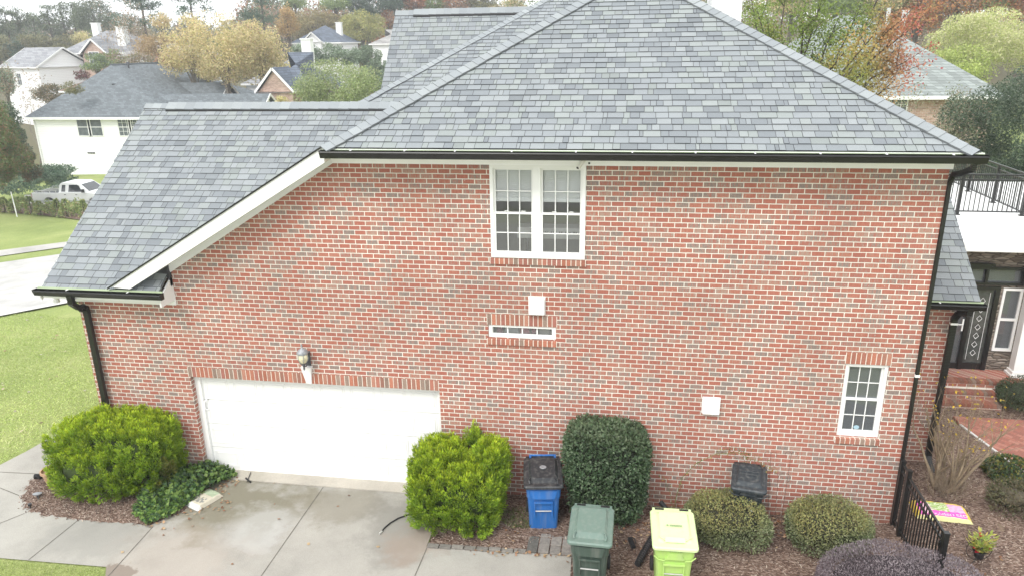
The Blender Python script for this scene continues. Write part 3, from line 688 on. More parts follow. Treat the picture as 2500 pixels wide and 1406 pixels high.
# --- windows
def sash(p, x0, x1, z0, z1, y, cols, rows, fr=.045, mun=.014, bot=None, name='sash', glass='glass'):
    bot = bot or fr; mb = MB(); d = .03
    mb.box((x0, y, z0), (x0+fr, y+d, z1)); mb.box((x1-fr, y, z0), (x1, y+d, z1)); mb.box((x0+fr, y+.001, z1-fr), (x1-fr, y+d, z1)); mb.box((x0+fr, y+.001, z0), (x1-fr, y+d, z0+bot))
    gx0, gx1, gz0, gz1 = x0+fr, x1-fr, z0+bot, z1-fr
    for i in range(1, cols):
        x = gx0+(gx1-gx0)*i/cols; mb.box((x-mun/2, y+.006, gz0), (x+mun/2, y+.02, gz1))
    for i in range(1, rows):
        z = gz0+(gz1-gz0)*i/rows; mb.box((gx0, y+.008, z-mun/2), (gx1, y+.018, z+mun/2))
    o = mb.build(name, M['white'], p)
    m2 = MB(); m2.face([(gx0, y+.022, gz0), (gx1, y+.022, gz0), (gx1, y+.022, gz1), (gx0, y+.022, gz1)]); m2.build('glass', M[glass], p)
    return gx0, gx1, gz0, gz1
def room(x0, x1, z0, z1, y0, y1, mat, parent, name='room'):
    mb = MB()
    mb.face([(x0, y1, z0), (x1, y1, z0), (x1, y1, z1), (x0, y1, z1)]); mb.face([(x0, y0, z0), (x0, y1, z0), (x0, y1, z1), (x0, y0, z1)]); mb.face([(x1, y0, z0), (x1, y0, z1), (x1, y1, z1), (x1, y1, z0)])
    mb.face([(x0, y0, z0), (x1, y0, z0), (x1, y1, z0), (x0, y1, z0)]); mb.face([(x0, y0, z1), (x0, y1, z1), (x1, y1, z1), (x1, y0, z1)])
    return mb.build(name, mat, parent)
room(-4, .8, 3.9, 6.25, .3, 3.2, M['room'], house, 'upstairs_room')
win = MB()
x0, x1, z0, z1, xm = -2.237, -.668, 4.692, 6.243, -1.46
win.box((x0, -.02, z0), (x0+.055, .05, z1)); win.box((x1-.055, -.02, z0), (x1, .05, z1)); win.box((xm-.06, -.022, z0), (xm+.06, .05, z1)); win.box((x0+.055, -.018, z1-.05), (x1-.055, .05, z1)); win.box((x0+.055, -.028, z0), (x1-.055, .05, z0+.045))
W1 = win.build('double_window', M['white'], house)
for a, b in ((x0+.055, xm-.06), (xm+.06, x1-.055)):
    zm = 5.445
    sash(W1, a, b, z0+.045, zm+.02, .0, 3, 2, .035, .016, .06); sash(W1, a, b, zm-.02, z1-.05, .032, 3, 2, .035, .016, glass='clearglass')
    mb = MB(); zt, zb = z1-.08, 5.68
    k = 0; z = zt
    while z > zb:
        mb.bar(((a+b)/2-.30, .10, z), ((a+b)/2+.30, .10, z), .04, .003, up=(0, 1, .45)); z -= .034
    mb.box((a+.02, .07, 5.63), (b-.02, .12, 5.69)); mb.build('blind', M['blind'], W1)
    for dx in (-.15, .13): mb = MB(); mb.bar(((a+b)/2+dx, .01, zm+.035), ((a+b)/2+dx+.07, .01, zm+.035), .02, .012); mb.build('sash_lock', M['white'], W1)
# electric piano seen through the double window
pn = root_of('electric_piano', 'white electric piano on a stand behind the double window', 'piano', (-1.2, .55, 4.2))
mb = MB(); mb.box((-1.85, .42, 5.02), (-.3, .72, 5.11)); mb.box((-1.85, .36, 4.93), (-.3, .70, 5.02)); mb.build('piano_body', M['white'], pn, bevel=.01)
mb = MB(); mb.box((-1.65, .30, 5.005), (-.35, .42, 5.03)); mb.build('white_keys', M['offwhite'], pn)
for i in range(36):
    if i % 7 in (2, 6): continue
    x = -1.62+i*.035; mb = MB(); mb.box((x, .34, 5.03), (x+.016, .42, 5.045)); mb.build('black_key', M['blackplastic'], pn)
for s in (-1.7, -.45): mb = MB(); mb.bar((s, .5, 4.95), (s, .5, 4.2), .04, .04); mb.bar((s-.0, .35, 4.22), (s, .7, 4.22), .04, .03); mb.build('stand_leg', M['blackplastic'], pn)
# vent window
room(-2.6, -.9, 2.9, 3.75, .3, .9, M['room'], house, 'garage_shelf_space')
mb = MB(); x0, x1, z0, z1 = -2.322, -1.143, 3.237, 3.468
mb.box((x0, .02, z0), (x0+.06, .09, z1)); mb.box((x1-.06, .02, z0), (x1, .09, z1)); mb.box((x0+.06, .018, z1-.04), (x1-.06, .09, z1)); mb.box((x0+.06, .015, z0), (x1-.06, .09, z0+.05))
W2 = mb.build('vent_window', M['white'], house)
sash(W2, x0+.06, x1-.06, z0+.05, z1-.04, .045, 4, 1, .012, .022)
things = [(-2.22, -2.1, .20, (.42, .10, .18)), (-2.08, -1.82, .22, (.65, .7, .7)), (-1.80, -1.62, .2, (.75, .2, .3)), (-1.60, -1.5, .21, (.45, .1, .18)), (-1.46, -1.25, .22, (.65, .64, .58))]
mb = MB()
for a, b, y, c in things: mb.prism([(a, y, 3.2), (b, y, 3.2), (b-.03, y, 3.38), ((a+b)/2, y, 3.44), (a+.02, y, 3.36)], (0, .12, 0), c)
mb.build('shelf_goods', M['attr'], W2, colors=True)
# right window
room(3.2, 4.58, 1.3, 3.3, .3, 1.6, M['room'], house, 'downstairs_room')
mb = MB(); x0, x1, z0, z1 = 3.637, 4.308, 1.722, 3.048
mb.box((x0, .03, z0), (x0+.055, .1, z1)); mb.box((x1-.055, .03, z0), (x1, .1, z1)); mb.box((x0+.055, .028, z1-.05), (x1-.055, .1, z1)); mb.box((x0+.055, .022, z0), (x1-.055, .1, z0+.05))
W3 = mb.build('sash_window', M['white'], house)
sash(W3, x0+.055, x1-.055, z0+.05, 2.41, .045, 3, 2, .032, .014, .05, glass='darkglass'); sash(W3, x0+.055, x1-.055, 2.375, z1-.05, .077, 3, 2, .032, .014, glass='darkglass')
mb = MB(); mb.lathe((0, 0, 0), [(.045, 0), (.045, .002)], 8, R=Matrix.Rotation(PI/2, 3, 'X')); mb.v = [(3.955+a*1.1, .063+b, 1.87+c*.8) for a, b, c in mb.v]
mb.build('alarm_sticker', plain('sticker_blue', (.35, .5, .58), .4, .1), W3)

# --- garage door
mb = MB(); mb.box((-8.175, .12, 0), (-8.06, .19, 2.14)); mb.box((-3.33, .12, 0), (-3.26, .19, 2.14)); mb.box((-8.06, .125, 2.10), (-3.33, .19, 2.14)); gt = mb.build('garage_door_trim', M['white'], house)
mb = MB(); sh = .5225
for k in range(4):
    za = .02+k*sh; mb.box((-8.06, .17, za), (-3.33, .21, za+sh-.010))
GD = mb.build('garage_door', M['white'], house)
for k in range(4):
    za = .02+k*sh; mb = MB(); n = 8; wd = 4.73/n
    for i in range(n):
        xa = -8.06+i*wd+.06; xb = -8.06+(i+1)*wd-.06; zc, zd = za+.1, za+sh-.1
        for g in (0, .035):
            for (p, q) in (((xa+g, zc+g), (xb-g, zc+g)), ((xa+g, zd-g), (xb-g, zd-g)), ((xa+g, zc+g), (xa+g, zd-g)), ((xb-g, zc+g), (xb-g, zd-g))):
                mb.bar((p[0], .168, p[1]), (q[0], .168, q[1]), .014, .012, up=(0, 1, 0))
    mb.build('embossed_panel', M['white'], GD)
mb = MB(); mb.tube([(-7.98, .15, 1.62), (-8.04, .12, 1.55), (-8.05, .12, 1.40), (-8.0, .15, 1.37)], .012, 8); mb.build('handle', M['offwhite'], GD)
mb = MB(); mb.box((-8.1, .15, 0.0), (-3.3, .2, .022)); mb.build('bottom_seal', M['blackplastic'], GD)
mb = MB(); mb.box((-8.3, .4, .0), (-3.1, .42, 2.3)); mb.build('garage_backing', M['room'], house)

# --- keystone, lantern, vents, camera
mb = MB(); v = [(-5.855, -.09, 2.50), (-5.655, -.09, 2.50), (-5.655, 0, 2.51), (-5.855, 0, 2.51), (-5.80, -.03, 2.15), (-5.70, -.03, 2.15), (-5.70, 0, 2.15), (-5.80, 0, 2.15)]
for f in ((0,1,2,3),(7,6,5,4),(0,4,5,1),(1,5,6,2),(2,6,7,3),(3,7,4,0)): mb.face([v[i] for i in f])
mb.build('keystone', M['white'], house)
M['pewter'] = plain('weathered_pewter', (.30, .31, .33), .5, .25, 30, metal=.3)
M['pewterdark'] = plain('dark_pewter', (.10, .105, .115), .5, .35, 25, metal=.3)
mb = MB(); cx, cy = -5.73, -.2
mb.box((cx-.05, -.03, 2.52), (cx+.05, 0, 2.80)); mb.tube([(cx, -.03, 2.62), (cx, -.10, 2.54), (cx, -.18, 2.56), (cx, cy, 2.64)], .014, 8); mb.tube([(cx, -.03, 2.72), (cx, -.09, 2.75), (cx, -.13, 2.70), (cx, -.10, 2.65)], .011, 8)
mb.lathe((cx, cy, 2.50), [(.008, 0), (.02, .03), (.012, .06), (.03, .1), (.05, .13), (.07, .15)], 16)
L_ = mb.build('wall_lantern', M['pewterdark'], house)
mb = MB(); mb.lathe((cx, cy, 2.655), [(.055, 0), (.085, .05), (.098, .10), (.092, .15), (.075, .18)], 16); mb.build('lantern_glass', plain('lantern_glass', (.62, .58, .40), .15, .2, 14), L_, smooth=True)
mb = MB()
for k in range(6):
    a = k*PI/3; mb.tube([(cx+r*math.cos(a), cy+r*math.sin(a), 2.655+z) for r, z in ((.058, 0), (.09, .05), (.103, .10), (.097, .15), (.08, .18))], .006, 5)
mb.lathe((cx, cy, 2.83), [(.10, 0), (.105, .02), (.085, .06), (.05, .09), (.02, .11), (.012, .14), (.02, .155), (.005, .19)], 16); mb.build('lantern_cap', M['pewter'], L_, smooth=True)
for (xa, xb, za, zb) in ((-1.60, -1.335, 3.71, 4.0), (1.40, 1.68, 2.015, 2.30)):
    mb = MB(); mb.box((xa, -.085, za), (xb, 0, zb)); o = mb.build('vent_hood', M['white'], house, bevel=.008)
    mb = MB(); mb.box((xa-.012, -.012, za-.012), (xb+.012, -.001, zb+.014)); mb.build('flange', M['offwhite'], o)
    mb = MB(); mb.box((xa+.02, -.07, za-.004), (xb-.02, -.01, za+.001)); mb.build('louvre', M['blackplastic'], o)
Rc = Matrix.Rotation(math.radians(118), 3, 'X'); Rz = Matrix.Rotation(math.radians(-30), 3, 'Z')
mb = MB(); mb.lathe((-.72, -.10, 6.315), [(.03, -.01), (.034, .02), (.034, .15), (.03, .16)], 14, R=Rz @ Rc); cm = mb.build('security_camera', M['white'], house, smooth=False)
mb = MB(); mb.lathe(Vector((-.72, -.10, 6.315))+Rz @ Rc @ Vector((0, 0, .161)), [(.022, 0), (.015, .006)], 14, R=Rz @ Rc); mb.build('lens', M['blackplastic'], cm)
mb = MB(); mb.lathe((-.70, -.035, 6.33), [(.03, 0), (.03, .012), (.012, .02), (.012, .06)], 12, R=Matrix.Rotation(PI/2, 3, 'X')); mb.build('mount', M['white'], cm)
mb = MB(); mb.lathe((-.62, -.032, 6.285), [(.018, 0), (.016, .01)], 12, R=Matrix.Rotation(PI/2, 3, 'X')); mb.build('cable_plug', M['blackplastic'], house)
mb = MB(); mb.lathe((-10.47, -.25, 3.70), [(.03, .08), (.03, .04), (.055, 0), (.06, -.05), (.05, -.06)], 12, R=None); mb.build('flood_light', M['white'], house)
# --- chimney (white) above the ridge on the right
mb = MB(); mb.box((1.66, 5.8, 6.5), (2.30, 7.0, 10.6)); mb.box((1.6, 5.74, 10.6), (2.36, 7.06, 10.72)); mb.build('chimney', M['white'], house)

# --- porch, deck and front door on the right
def stone_mat():
    m, nt, b = newmat('stacked_stone'); b.inputs['Roughness'].default_value = .9
    tc = N(nt, 'ShaderNodeTexCoord'); mp = N(nt, 'ShaderNodeMapping'); mp.inputs['Scale'].default_value = (4.2, 4.2, 17)
    nt.links.new(tc.outputs['Object'], mp.inputs[0])
    v = N(nt, 'ShaderNodeTexVoronoi', Scale=1); nt.links.new(mp.outputs[0], v.inputs['Vector'])
    e = N(nt, 'ShaderNodeTexVoronoi', Scale=1, feature='DISTANCE_TO_EDGE'); nt.links.new(mp.outputs[0], e.inputs['Vector'])
    sx = N(nt, 'ShaderNodeSeparateColor'); nt.links.new(v.outputs['Color'], sx.inputs[0])
    r = ramp(nt, [(0, (.12, .10, .085)), (.4, (.2, .165, .135)), (.7, (.27, .225, .18)), (1, (.33, .29, .25))]); nt.links.new(sx.outputs[0], r.inputs[0])
    r2 = ramp(nt, [(0, (.3, .3, .3)), (.12, (1, 1, 1))]); nt.links.new(e.outputs['Distance'], r2.inputs[0])
    nt.links.new(mixc(nt, 1.0, r.outputs[0], r2.outputs[0], 'MULTIPLY'), b.inputs['Base Color']); bump(nt, b, e.outputs['Distance'], 1, .05); return m
M['stone'] = stone_mat()
mb = MB(); holed([(6.04, -.3), (13, -.3), (13, 3.62), (6.04, 3.62)], [(7.35, .45, 8.66, 2.56), (7.92, 2.62, 9.12, 3.02), (8.73, .95, 9.17, 2.53)], 6.1, 6.25, mb)
mb.build('stone_wall', M['stone'], house)
room(6.3, 12, .3, 3.6, 6.3, 9.0, M['room'], house, 'entrance_hall')
mb = MB(); mb.box((4.72, 5.62, 3.72), (13, 13, 3.80)); mb.build('deck_membrane', M['white'], house)
mb = MB(); mb.box((5.9, 5.55, 3.52), (13, 5.64, 3.735)); mb.box((5.9, 5.64, 3.55), (13, 6.1, 3.58)); mb.box((5.9, 5.58, 3.735), (13, 5.7, 3.78)); mb.build('deck_fascia', M['white'], house)
mb = MB(); mb.box((6.04, 5.36, -.1), (13, 6.1, .45)); mb.box((7.0, 5.06, -.1), (8.55, 5.36, .30)); mb.box((7.0, 4.76, -.1), (8.55, 5.06, .15))
mb.build('porch_steps', M['brick'], house)
for (xa, xb, ya, z) in ((6.04, 13, 5.345, .45), (7.0, 8.55, 5.045, .30), (7.0, 8.55, 4.745, .15)):
    n = int((xb-xa)/.09); mb = MB()
    for i in range(n):
        g = rnd.uniform(.6, .85); c = tuple(a*g for a in rnd.choice(BP)); x = xa+i*.09; mb.box((x+.004, ya, z-.06), (x+.086, ya+.2, z+.012), c)
    mb.build('step_nosing', M['brickunit'], house, colors=True)
# door set
dr = bpy.data.objects.new('front_door', None); C.objects.link(dr); dr.parent = house
mb = MB(); mb.box((7.35, 6.05, .45), (7.45, 6.2, 2.56)); mb.box((8.56, 6.05, .45), (8.66, 6.2, 2.56)); mb.box((7.45, 6.05, 2.48), (8.56, 6.2, 2.56)); mb.box((8.02, 6.05, .45), (8.12, 6.2, 2.48))
mb.box((7.92, 6.04, 2.60), (9.12, 6.2, 2.66)); mb.box((7.92, 6.04, 2.97), (9.12, 6.2, 3.03)); mb.box((7.92, 6.04, 2.66), (7.98, 6.2, 2.97)); mb.box((9.06, 6.04, 2.66), (9.12, 6.2, 2.97)); mb.box((8.28, 6.04, 2.66), (8.34, 6.2, 2.97))
mb.box((7.7, 5.98, 3.06), (8.42, 6.1, 3.12)); mb.box((7.76, 6.02, 3.03), (8.36, 6.1, 3.06)); mb.box((8.12, 6.08, .45), (8.56, 6.14, .62)); mb.box((7.45, 6.08, .45), (8.02, 6.14, .6)); mb.build('door_frame', M['blackmetal'], dr)
mb = MB(); mb.face([(7.45, 6.12, .6), (8.02, 6.12, .6), (8.02, 6.12, 2.48), (7.45, 6.12, 2.48)]); mb.face([(8.34, 6.12, 2.66), (9.06, 6.12, 2.66), (9.06, 6.12, 2.97), (8.34, 6.12, 2.97)]); mb.face([(7.98, 6.12, 2.66), (8.28, 6.12, 2.66), (8.28, 6.12, 2.97), (7.98, 6.12, 2.97)]); mb.build('door_glass', M['darkglass'], dr)
mb = MB(); mb.face([(8.12, 6.11, .62), (8.56, 6.11, .62), (8.56, 6.11, 2.48), (8.12, 6.11, 2.48)]); mb.build('sidelight_glass', plain('etched_glass', (.07, .075, .07), .25, .4, 8), dr)
mb = MB()
for k in range(7):
    z = .8+k*.22
    mb.tube([(8.34, 6.1, z), (8.40, 6.1, z+.07), (8.34, 6.1, z+.15), (8.28, 6.1, z+.07), (8.34, 6.1, z)], .006, 5)
for x in (8.2, 8.48): mb.tube([(x, 6.1, .7), (x, 6.1, 2.4)], .005, 5)
mb.build('leaded_pattern', M['offwhite'], dr)
mb = MB(); mb.bar((7.97, 6.03, 1.45), (7.97, 6.03, 1.75), .03, .02, up=(0, 1, 0)); mb.bar((7.97, 6.0, 1.62), (7.84, 6.0, 1.62), .02, .02); mb.build('door_handle', M['white'], dr)
mb = MB(); mb.box((8.735, 6.08, .955), (8.79, 6.16, 2.525)); mb.box((9.11, 6.08, .955), (9.165, 6.16, 2.525)); mb.box((8.79, 6.08, 2.47), (9.11, 6.16, 2.525)); mb.box((8.79, 6.08, .955), (9.11, 6.16, 1.02)); mb.box((8.79, 6.09, 1.72), (9.11, 6.15, 1.78))
pw = mb.build('porch_window', M['white'], house)
mb = MB(); mb.face([(8.79, 6.12, 1.02), (9.11, 6.12, 1.02), (9.11, 6.12, 2.47), (8.79, 6.12, 2.47)]); mb.build('glass', M['darkglass'], pw)
mb = MB(); mb.box((9.12, 5.72, .6), (9.36, 5.96, 3.52)); mb.box((9.06, 5.66, .45), (9.42, 6.02, .52)); mb.box((9.09, 5.69, .52), (9.39, 5.99, .6)); mb.box((9.07, 5.67, 3.44), (9.41, 6.01, 3.52)); mb.build('porch_column', M['white'], house, bevel=.01)
# deck railing: front run along x, side run going back
rl = bpy.data.objects.new('deck_railing', None); C.objects.link(rl); rl.parent = house
xr, yr, zd = 9.78, 8.1, 3.80
mb = MB(); mb.box((5.0, yr-.025, zd+1.0), (xr, yr+.025, zd+1.04)); mb.box((5.0, yr-.015, zd+.08), (xr, yr+.015, zd+.11)); mb.box((5.0, yr-.015, zd+.88), (xr, yr+.015, zd+.91))
mb.box((xr-.025, yr, zd+1.0), (xr+.025, 16, zd+1.04)); mb.box((xr-.015, yr, zd+.08), (xr+.015, 16, zd+.11)); mb.box((xr-.015, yr, zd+.88), (xr+.015, 16, zd+.91)); mb.build('rail', M['blackmetal'], rl)
for x, y in [(5.2, yr), (6.75, yr), (8.27, yr), (xr, yr), (xr, 9.7), (xr, 11.3), (xr, 12.9)]:
    mb = MB(); mb.box((x-.035, y-.035, zd), (x+.035, y+.035, zd+1.02)); mb.box((x-.06, y-.06, zd), (x+.06, y+.06, zd+.02)); mb.build('post', M['blackmetal'], rl)
bal = MB(); bal.box((-.009, -.009, 0), (.009, .009, .8)); bme = bal.build('baluster', M['blackmetal'], rl); bme.location = (5.3, yr, zd+.1)
pos = [(7.4+i*.112, yr) for i in range(21)]+[(xr, yr+.11+i*.112) for i in range(50)]
for i, (x, y) in enumerate(pos):
    o = bme if i == 0 else bme.copy()
    if i: C.objects.link(o); o.parent = rl
    o.location = (x, y, zd+.1)

# ================================================================== foliage tools
def unit(a): return a/np.maximum(np.linalg.norm(a, axis=-1, keepdims=True), 1e-9)
def noise3(p, seed, f):
    r = np.random.RandomState(seed); out = np.zeros(len(p))
    for k in range(7):
        d = unit(r.normal(size=(1, 3)))[0]*f*(.6+.9*r.rand()); out += np.sin(p @ d + r.rand()*6.28)
    return out/3.5
def leaf_mesh(name, base, axis, side, ln, wd, cols, mat, parent=None, kind=None):
    """every leaf is a folded pointed blade of four corners"""
    n = len(base); ln = np.broadcast_to(ln, (n,))[:, None]; wd = np.broadcast_to(wd, (n,))[:, None]
    axis = unit(axis); side = unit(side-axis*np.sum(side*axis, 1, keepdims=True)); nr = np.cross(axis, side)
    o0 = np.array(origin_of(parent)) if parent is not None else np.zeros(3)
    v = np.stack([base, base+axis*ln*.5+side*wd*.5+nr*wd*.12, base+axis*ln, base+axis*ln*.5-side*wd*.5+nr*wd*.12], 1).reshape(-1, 3)-o0
    me = bpy.data.meshes.new(name); me.vertices.add(4*n); me.loops.add(4*n); me.polygons.add(n)
    me.vertices.foreach_set('co', v.astype(np.float32).ravel()); me.loops.foreach_set('vertex_index', np.arange(4*n, dtype=np.int32))
    me.polygons.foreach_set('loop_start', np.arange(0, 4*n, 4, dtype=np.int32)); me.polygons.foreach_set('loop_total', np.full(n, 4, np.int32))
    at = me.attributes.new('col', 'FLOAT_COLOR', 'FACE'); c = np.ones((n, 4), np.float32); c[:, :3] = np.clip(cols, 0, 1); at.data.foreach_set('color', c.ravel())
    me.update(calc_edges=True); me.materials.append(mat)
    o = bpy.data.objects.new(name, me); C.objects.link(o)
    if parent is not None: o.parent = parent
    if kind: o['kind'] = kind
    return o
def pick(pal, n, r, v=.18):
    pal = np.array(pal); c = pal[r.randint(len(pal), size=n)]; return c*(1+r.uniform(-v, v, size=(n, 1)))
def core(name, c, rad, n, mat, parent, seed=1, s=.84, cut=None, rot=0):
    """added dark blob inside a shrub that blocks the view through"""
    mb = MB(); rows = []
    for i in range(13):
        t = -PI/2+PI*i/12; row = []
        for j in range(18):
            a = 2*PI*j/18; d = np.array([math.cos(t)*math.cos(a), math.cos(t)*math.sin(a), math.sin(t)])
            k = (abs(d[0])**n+abs(d[1])**n+abs(d[2])**n)**(-1/n); p = d*k*np.array(rad)*s
            if rot: p = np.array([p[0]*math.cos(rot)-p[1]*math.sin(rot), p[0]*math.sin(rot)+p[1]*math.cos(rot), p[2]])
            p = p+np.array(c); row.append(tuple(p))
        rows.append(row)
    mb.grid(rows, close=True)
    return mb.build(name, mat, parent, smooth=True)
def shrub(name, label, cat, c, rad, n=3.0, leaves=20000, ln=.05, wd=.022, pal=None, top=None, lump=.05, lumpf=5, up=.4, out=.6, rnd_=.7, seed=1, group=None, mat='leaf',
          depth=.16, carve=(), rot=0, taper=0, core_col=(.03, .035, .015), brown=0, shoots=0, zmin=.03, dents=0, dead=None, v=.18):
    r = np.random.RandomState(seed); root = root_of(name, label, cat, (c[0], c[1], 0), group)
    rad = np.array(rad, float); d = unit(r.normal(size=(leaves, 3)))
    k = (np.abs(d)**n).sum(1)**(-1/n); unitp = d*k[:, None]
    g = np.sign(unitp)*np.abs(unitp)**(n-1)/rad; nrm = unit(g)
    p = unitp*rad
    if taper: sc = 1-taper*np.clip(-(p[:, 2]/rad[2]), 0, 1)[:, None]; p[:, :2] *= sc
    disp = noise3(p, seed, lumpf)*lump + noise3(p, seed+9, lumpf*2.6)*lump*.45
    if dents: disp -= dents*np.clip(noise3(p, seed+3, lumpf*.7)-.35, 0, 1)
    inner = r.rand(leaves)**2*depth
    p = p+nrm*(disp-inner)[:, None]+r.normal(size=p.shape)*ln*.25
    keep = np.ones(leaves, bool)
    for (cx, cy, cz, rr) in carve:
        q = p-np.array([cx, cy, cz]); keep &= np.linalg.norm(q, axis=1) > rr
    if rot:
        cr_, sr_ = math.cos(rot), math.sin(rot); Rz = np.array([[cr_, -sr_, 0], [sr_, cr_, 0], [0, 0, 1]]); p = p @ Rz.T; nrm = nrm @ Rz.T
    w_ = p+np.array(c); keep &= w_[:, 2] > zmin
    w_, nrm, p0 = w_[keep], nrm[keep], p[keep]; m = len(w_)
    axis = nrm*out+np.array([0, 0, up])+r.normal(size=(m, 3))*rnd_; side = r.normal(size=(m, 3))
    cols = pick(pal, m, r, v)
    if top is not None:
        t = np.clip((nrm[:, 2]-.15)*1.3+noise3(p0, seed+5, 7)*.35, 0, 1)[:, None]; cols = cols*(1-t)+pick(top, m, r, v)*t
    cl = 1+.16*noise3(p0, seed+7, 9)[:, None]; cols = cols*cl
    if brown:
        msk = noise3(p0, seed+21, 6) > (1.45-brown); bc = pick([(.16, .10, .05), (.22, .13, .06), (.12, .075, .04)], m, r); cols[msk] = cols[msk]*.35+bc[msk]*.65
    leaf_mesh('foliage', w_, axis, side, ln*r.uniform(.7, 1.3, m), wd*r.uniform(.8, 1.2, m), cols, M[mat], root)
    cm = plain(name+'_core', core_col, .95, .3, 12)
    core('branches', c, rad-depth*.75, n, cm, root, s=.9, rot=rot)  # added dark filler behind the leaves
    return root

M['needle2'] = M['needle']
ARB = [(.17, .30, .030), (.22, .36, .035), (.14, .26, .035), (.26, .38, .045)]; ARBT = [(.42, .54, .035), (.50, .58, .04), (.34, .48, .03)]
def arborvitae(name, label, c, lobes, seed, n_pl, cat='shrub'):
    """clipped thuja: upright plumes packed over a rounded block, every plume a cone of flat sprays"""
    r = np.random.RandomState(seed); root = root_of(name, label, cat, (c[0], c[1], 0), 'clipped thuja bushes either side of the garage door')
    B, A, S, Cc, L, W = [], [], [], [], [], []
    for k in range(n_pl):
        lc, lr, n = lobes[r.choice(len(lobes), p=np.array([l[3] for l in lobes])/sum(l[3] for l in lobes))][:3]
        lr = np.array(lr); d = unit(r.normal(size=(1, 3)))[0]; d[2] = d[2] if d[2] > -.75 else -d[2]
        kk = (np.abs(d)**n).sum()**(-1/n); up_ = d*kk; nr = unit((np.sign(up_)*np.abs(up_)**(n-1)/lr)[None])[0]
        q = up_*lr; q[2] = q[2]
        sink = r.rand()**1.4*.20-.07; ctr = np.array(lc)+q-nr*(sink+.03)
        if ctr[2] < .1: continue
        # hidden inside another lobe?
        ins = False
        for l2 in lobes:
            e = np.abs((ctr-np.array(l2[0]))/(np.array(l2[1])*.82))
            if l2[0] is not lc and (e**l2[2]).sum() < 1: ins = True
        if ins: continue
        ax = unit((nr*.55+np.array([0, 0, 1.0])*(1 if nr[2] > -.2 else .5)+r.normal(size=3)*.12)[None])[0]
        h = r.uniform(.15, .30); rr = h*.30; m = r.randint(64, 90)
        t = r.rand(m); rad = rr*(np.sin(np.clip(t, 0, 1)*PI*.85+.35))*np.sqrt(r.rand(m)); an = r.rand(m)*6.283
        sx = unit(np.cross(ax, [0.3, .2, 1])[None])[0]; sy = np.cross(ax, sx)
        radial = sx[None]*np.cos(an)[:, None]+sy[None]*np.sin(an)[:, None]
        b = ctr+ax*(t*h-h*.55)[:, None]+radial*rad[:, None]
        B.append(b); A.append(ax[None]*1.0+radial*.45+r.normal(size=(m, 3))*.16); S.append(radial*.2+r.normal(size=(m, 3)))
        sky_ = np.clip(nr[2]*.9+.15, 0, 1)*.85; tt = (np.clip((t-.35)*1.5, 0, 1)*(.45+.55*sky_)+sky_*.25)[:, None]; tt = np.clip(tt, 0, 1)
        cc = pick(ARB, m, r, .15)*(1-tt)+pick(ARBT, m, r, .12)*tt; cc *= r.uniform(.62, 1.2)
        if noise3(ctr[None], seed+4, 2.6)[0] > .82 and nr[2] < .75: cc = cc*.45+pick([(.17, .11, .055), (.24, .16, .08), (.12, .08, .045)], m, r)*.55
        Cc.append(cc); L.append(r.uniform(.045, .085, m)); W.append(r.uniform(.010, .017, m))
    leaf_mesh('foliage', np.concatenate(B), np.concatenate(A), np.concatenate(S), np.concatenate(L), np.concatenate(W), np.concatenate(Cc), M['needle'], root)
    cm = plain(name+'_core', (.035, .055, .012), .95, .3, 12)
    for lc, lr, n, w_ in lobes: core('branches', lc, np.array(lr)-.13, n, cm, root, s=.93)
    return root
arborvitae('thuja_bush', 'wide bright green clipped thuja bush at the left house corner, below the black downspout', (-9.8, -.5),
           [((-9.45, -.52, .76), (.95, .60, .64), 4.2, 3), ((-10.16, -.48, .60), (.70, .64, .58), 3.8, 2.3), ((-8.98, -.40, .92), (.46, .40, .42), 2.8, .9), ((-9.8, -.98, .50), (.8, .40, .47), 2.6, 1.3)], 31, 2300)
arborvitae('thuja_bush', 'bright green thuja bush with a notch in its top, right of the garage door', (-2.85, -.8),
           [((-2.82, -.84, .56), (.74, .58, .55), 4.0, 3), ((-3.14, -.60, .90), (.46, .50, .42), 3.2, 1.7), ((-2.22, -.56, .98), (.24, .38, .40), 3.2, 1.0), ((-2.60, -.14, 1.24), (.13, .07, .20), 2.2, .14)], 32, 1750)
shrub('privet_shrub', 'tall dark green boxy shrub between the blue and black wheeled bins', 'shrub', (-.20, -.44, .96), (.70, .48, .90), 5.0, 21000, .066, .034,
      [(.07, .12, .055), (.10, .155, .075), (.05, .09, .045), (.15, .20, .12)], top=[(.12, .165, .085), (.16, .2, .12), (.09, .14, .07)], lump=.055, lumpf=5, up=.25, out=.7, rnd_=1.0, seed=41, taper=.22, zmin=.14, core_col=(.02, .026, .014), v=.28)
r_ = np.random.RandomState(8)
G3 = 'small rounded evergreen shrubs along the brick wall'
RP = [(.18, .22, .10), (.23, .26, .13), (.13, .17, .08), (.33, .35, .21)]; RT = [(.30, .30, .11), (.25, .27, .11), (.37, .33, .14)]
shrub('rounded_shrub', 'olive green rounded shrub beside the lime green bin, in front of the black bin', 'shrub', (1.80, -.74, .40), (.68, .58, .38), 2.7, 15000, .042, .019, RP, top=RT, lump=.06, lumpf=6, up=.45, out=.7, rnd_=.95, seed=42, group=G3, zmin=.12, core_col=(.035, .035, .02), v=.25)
shrub('rounded_shrub', 'olive green rounded shrub below the right window, left of the black fence', 'shrub', (3.50, -.66, .38), (.66, .56, .37), 2.7, 15000, .042, .019, RP, top=RT, lump=.06, lumpf=6, up=.45, out=.7, rnd_=.95, seed=43, group=G3, zmin=.12, core_col=(.035, .035, .02), v=.25)
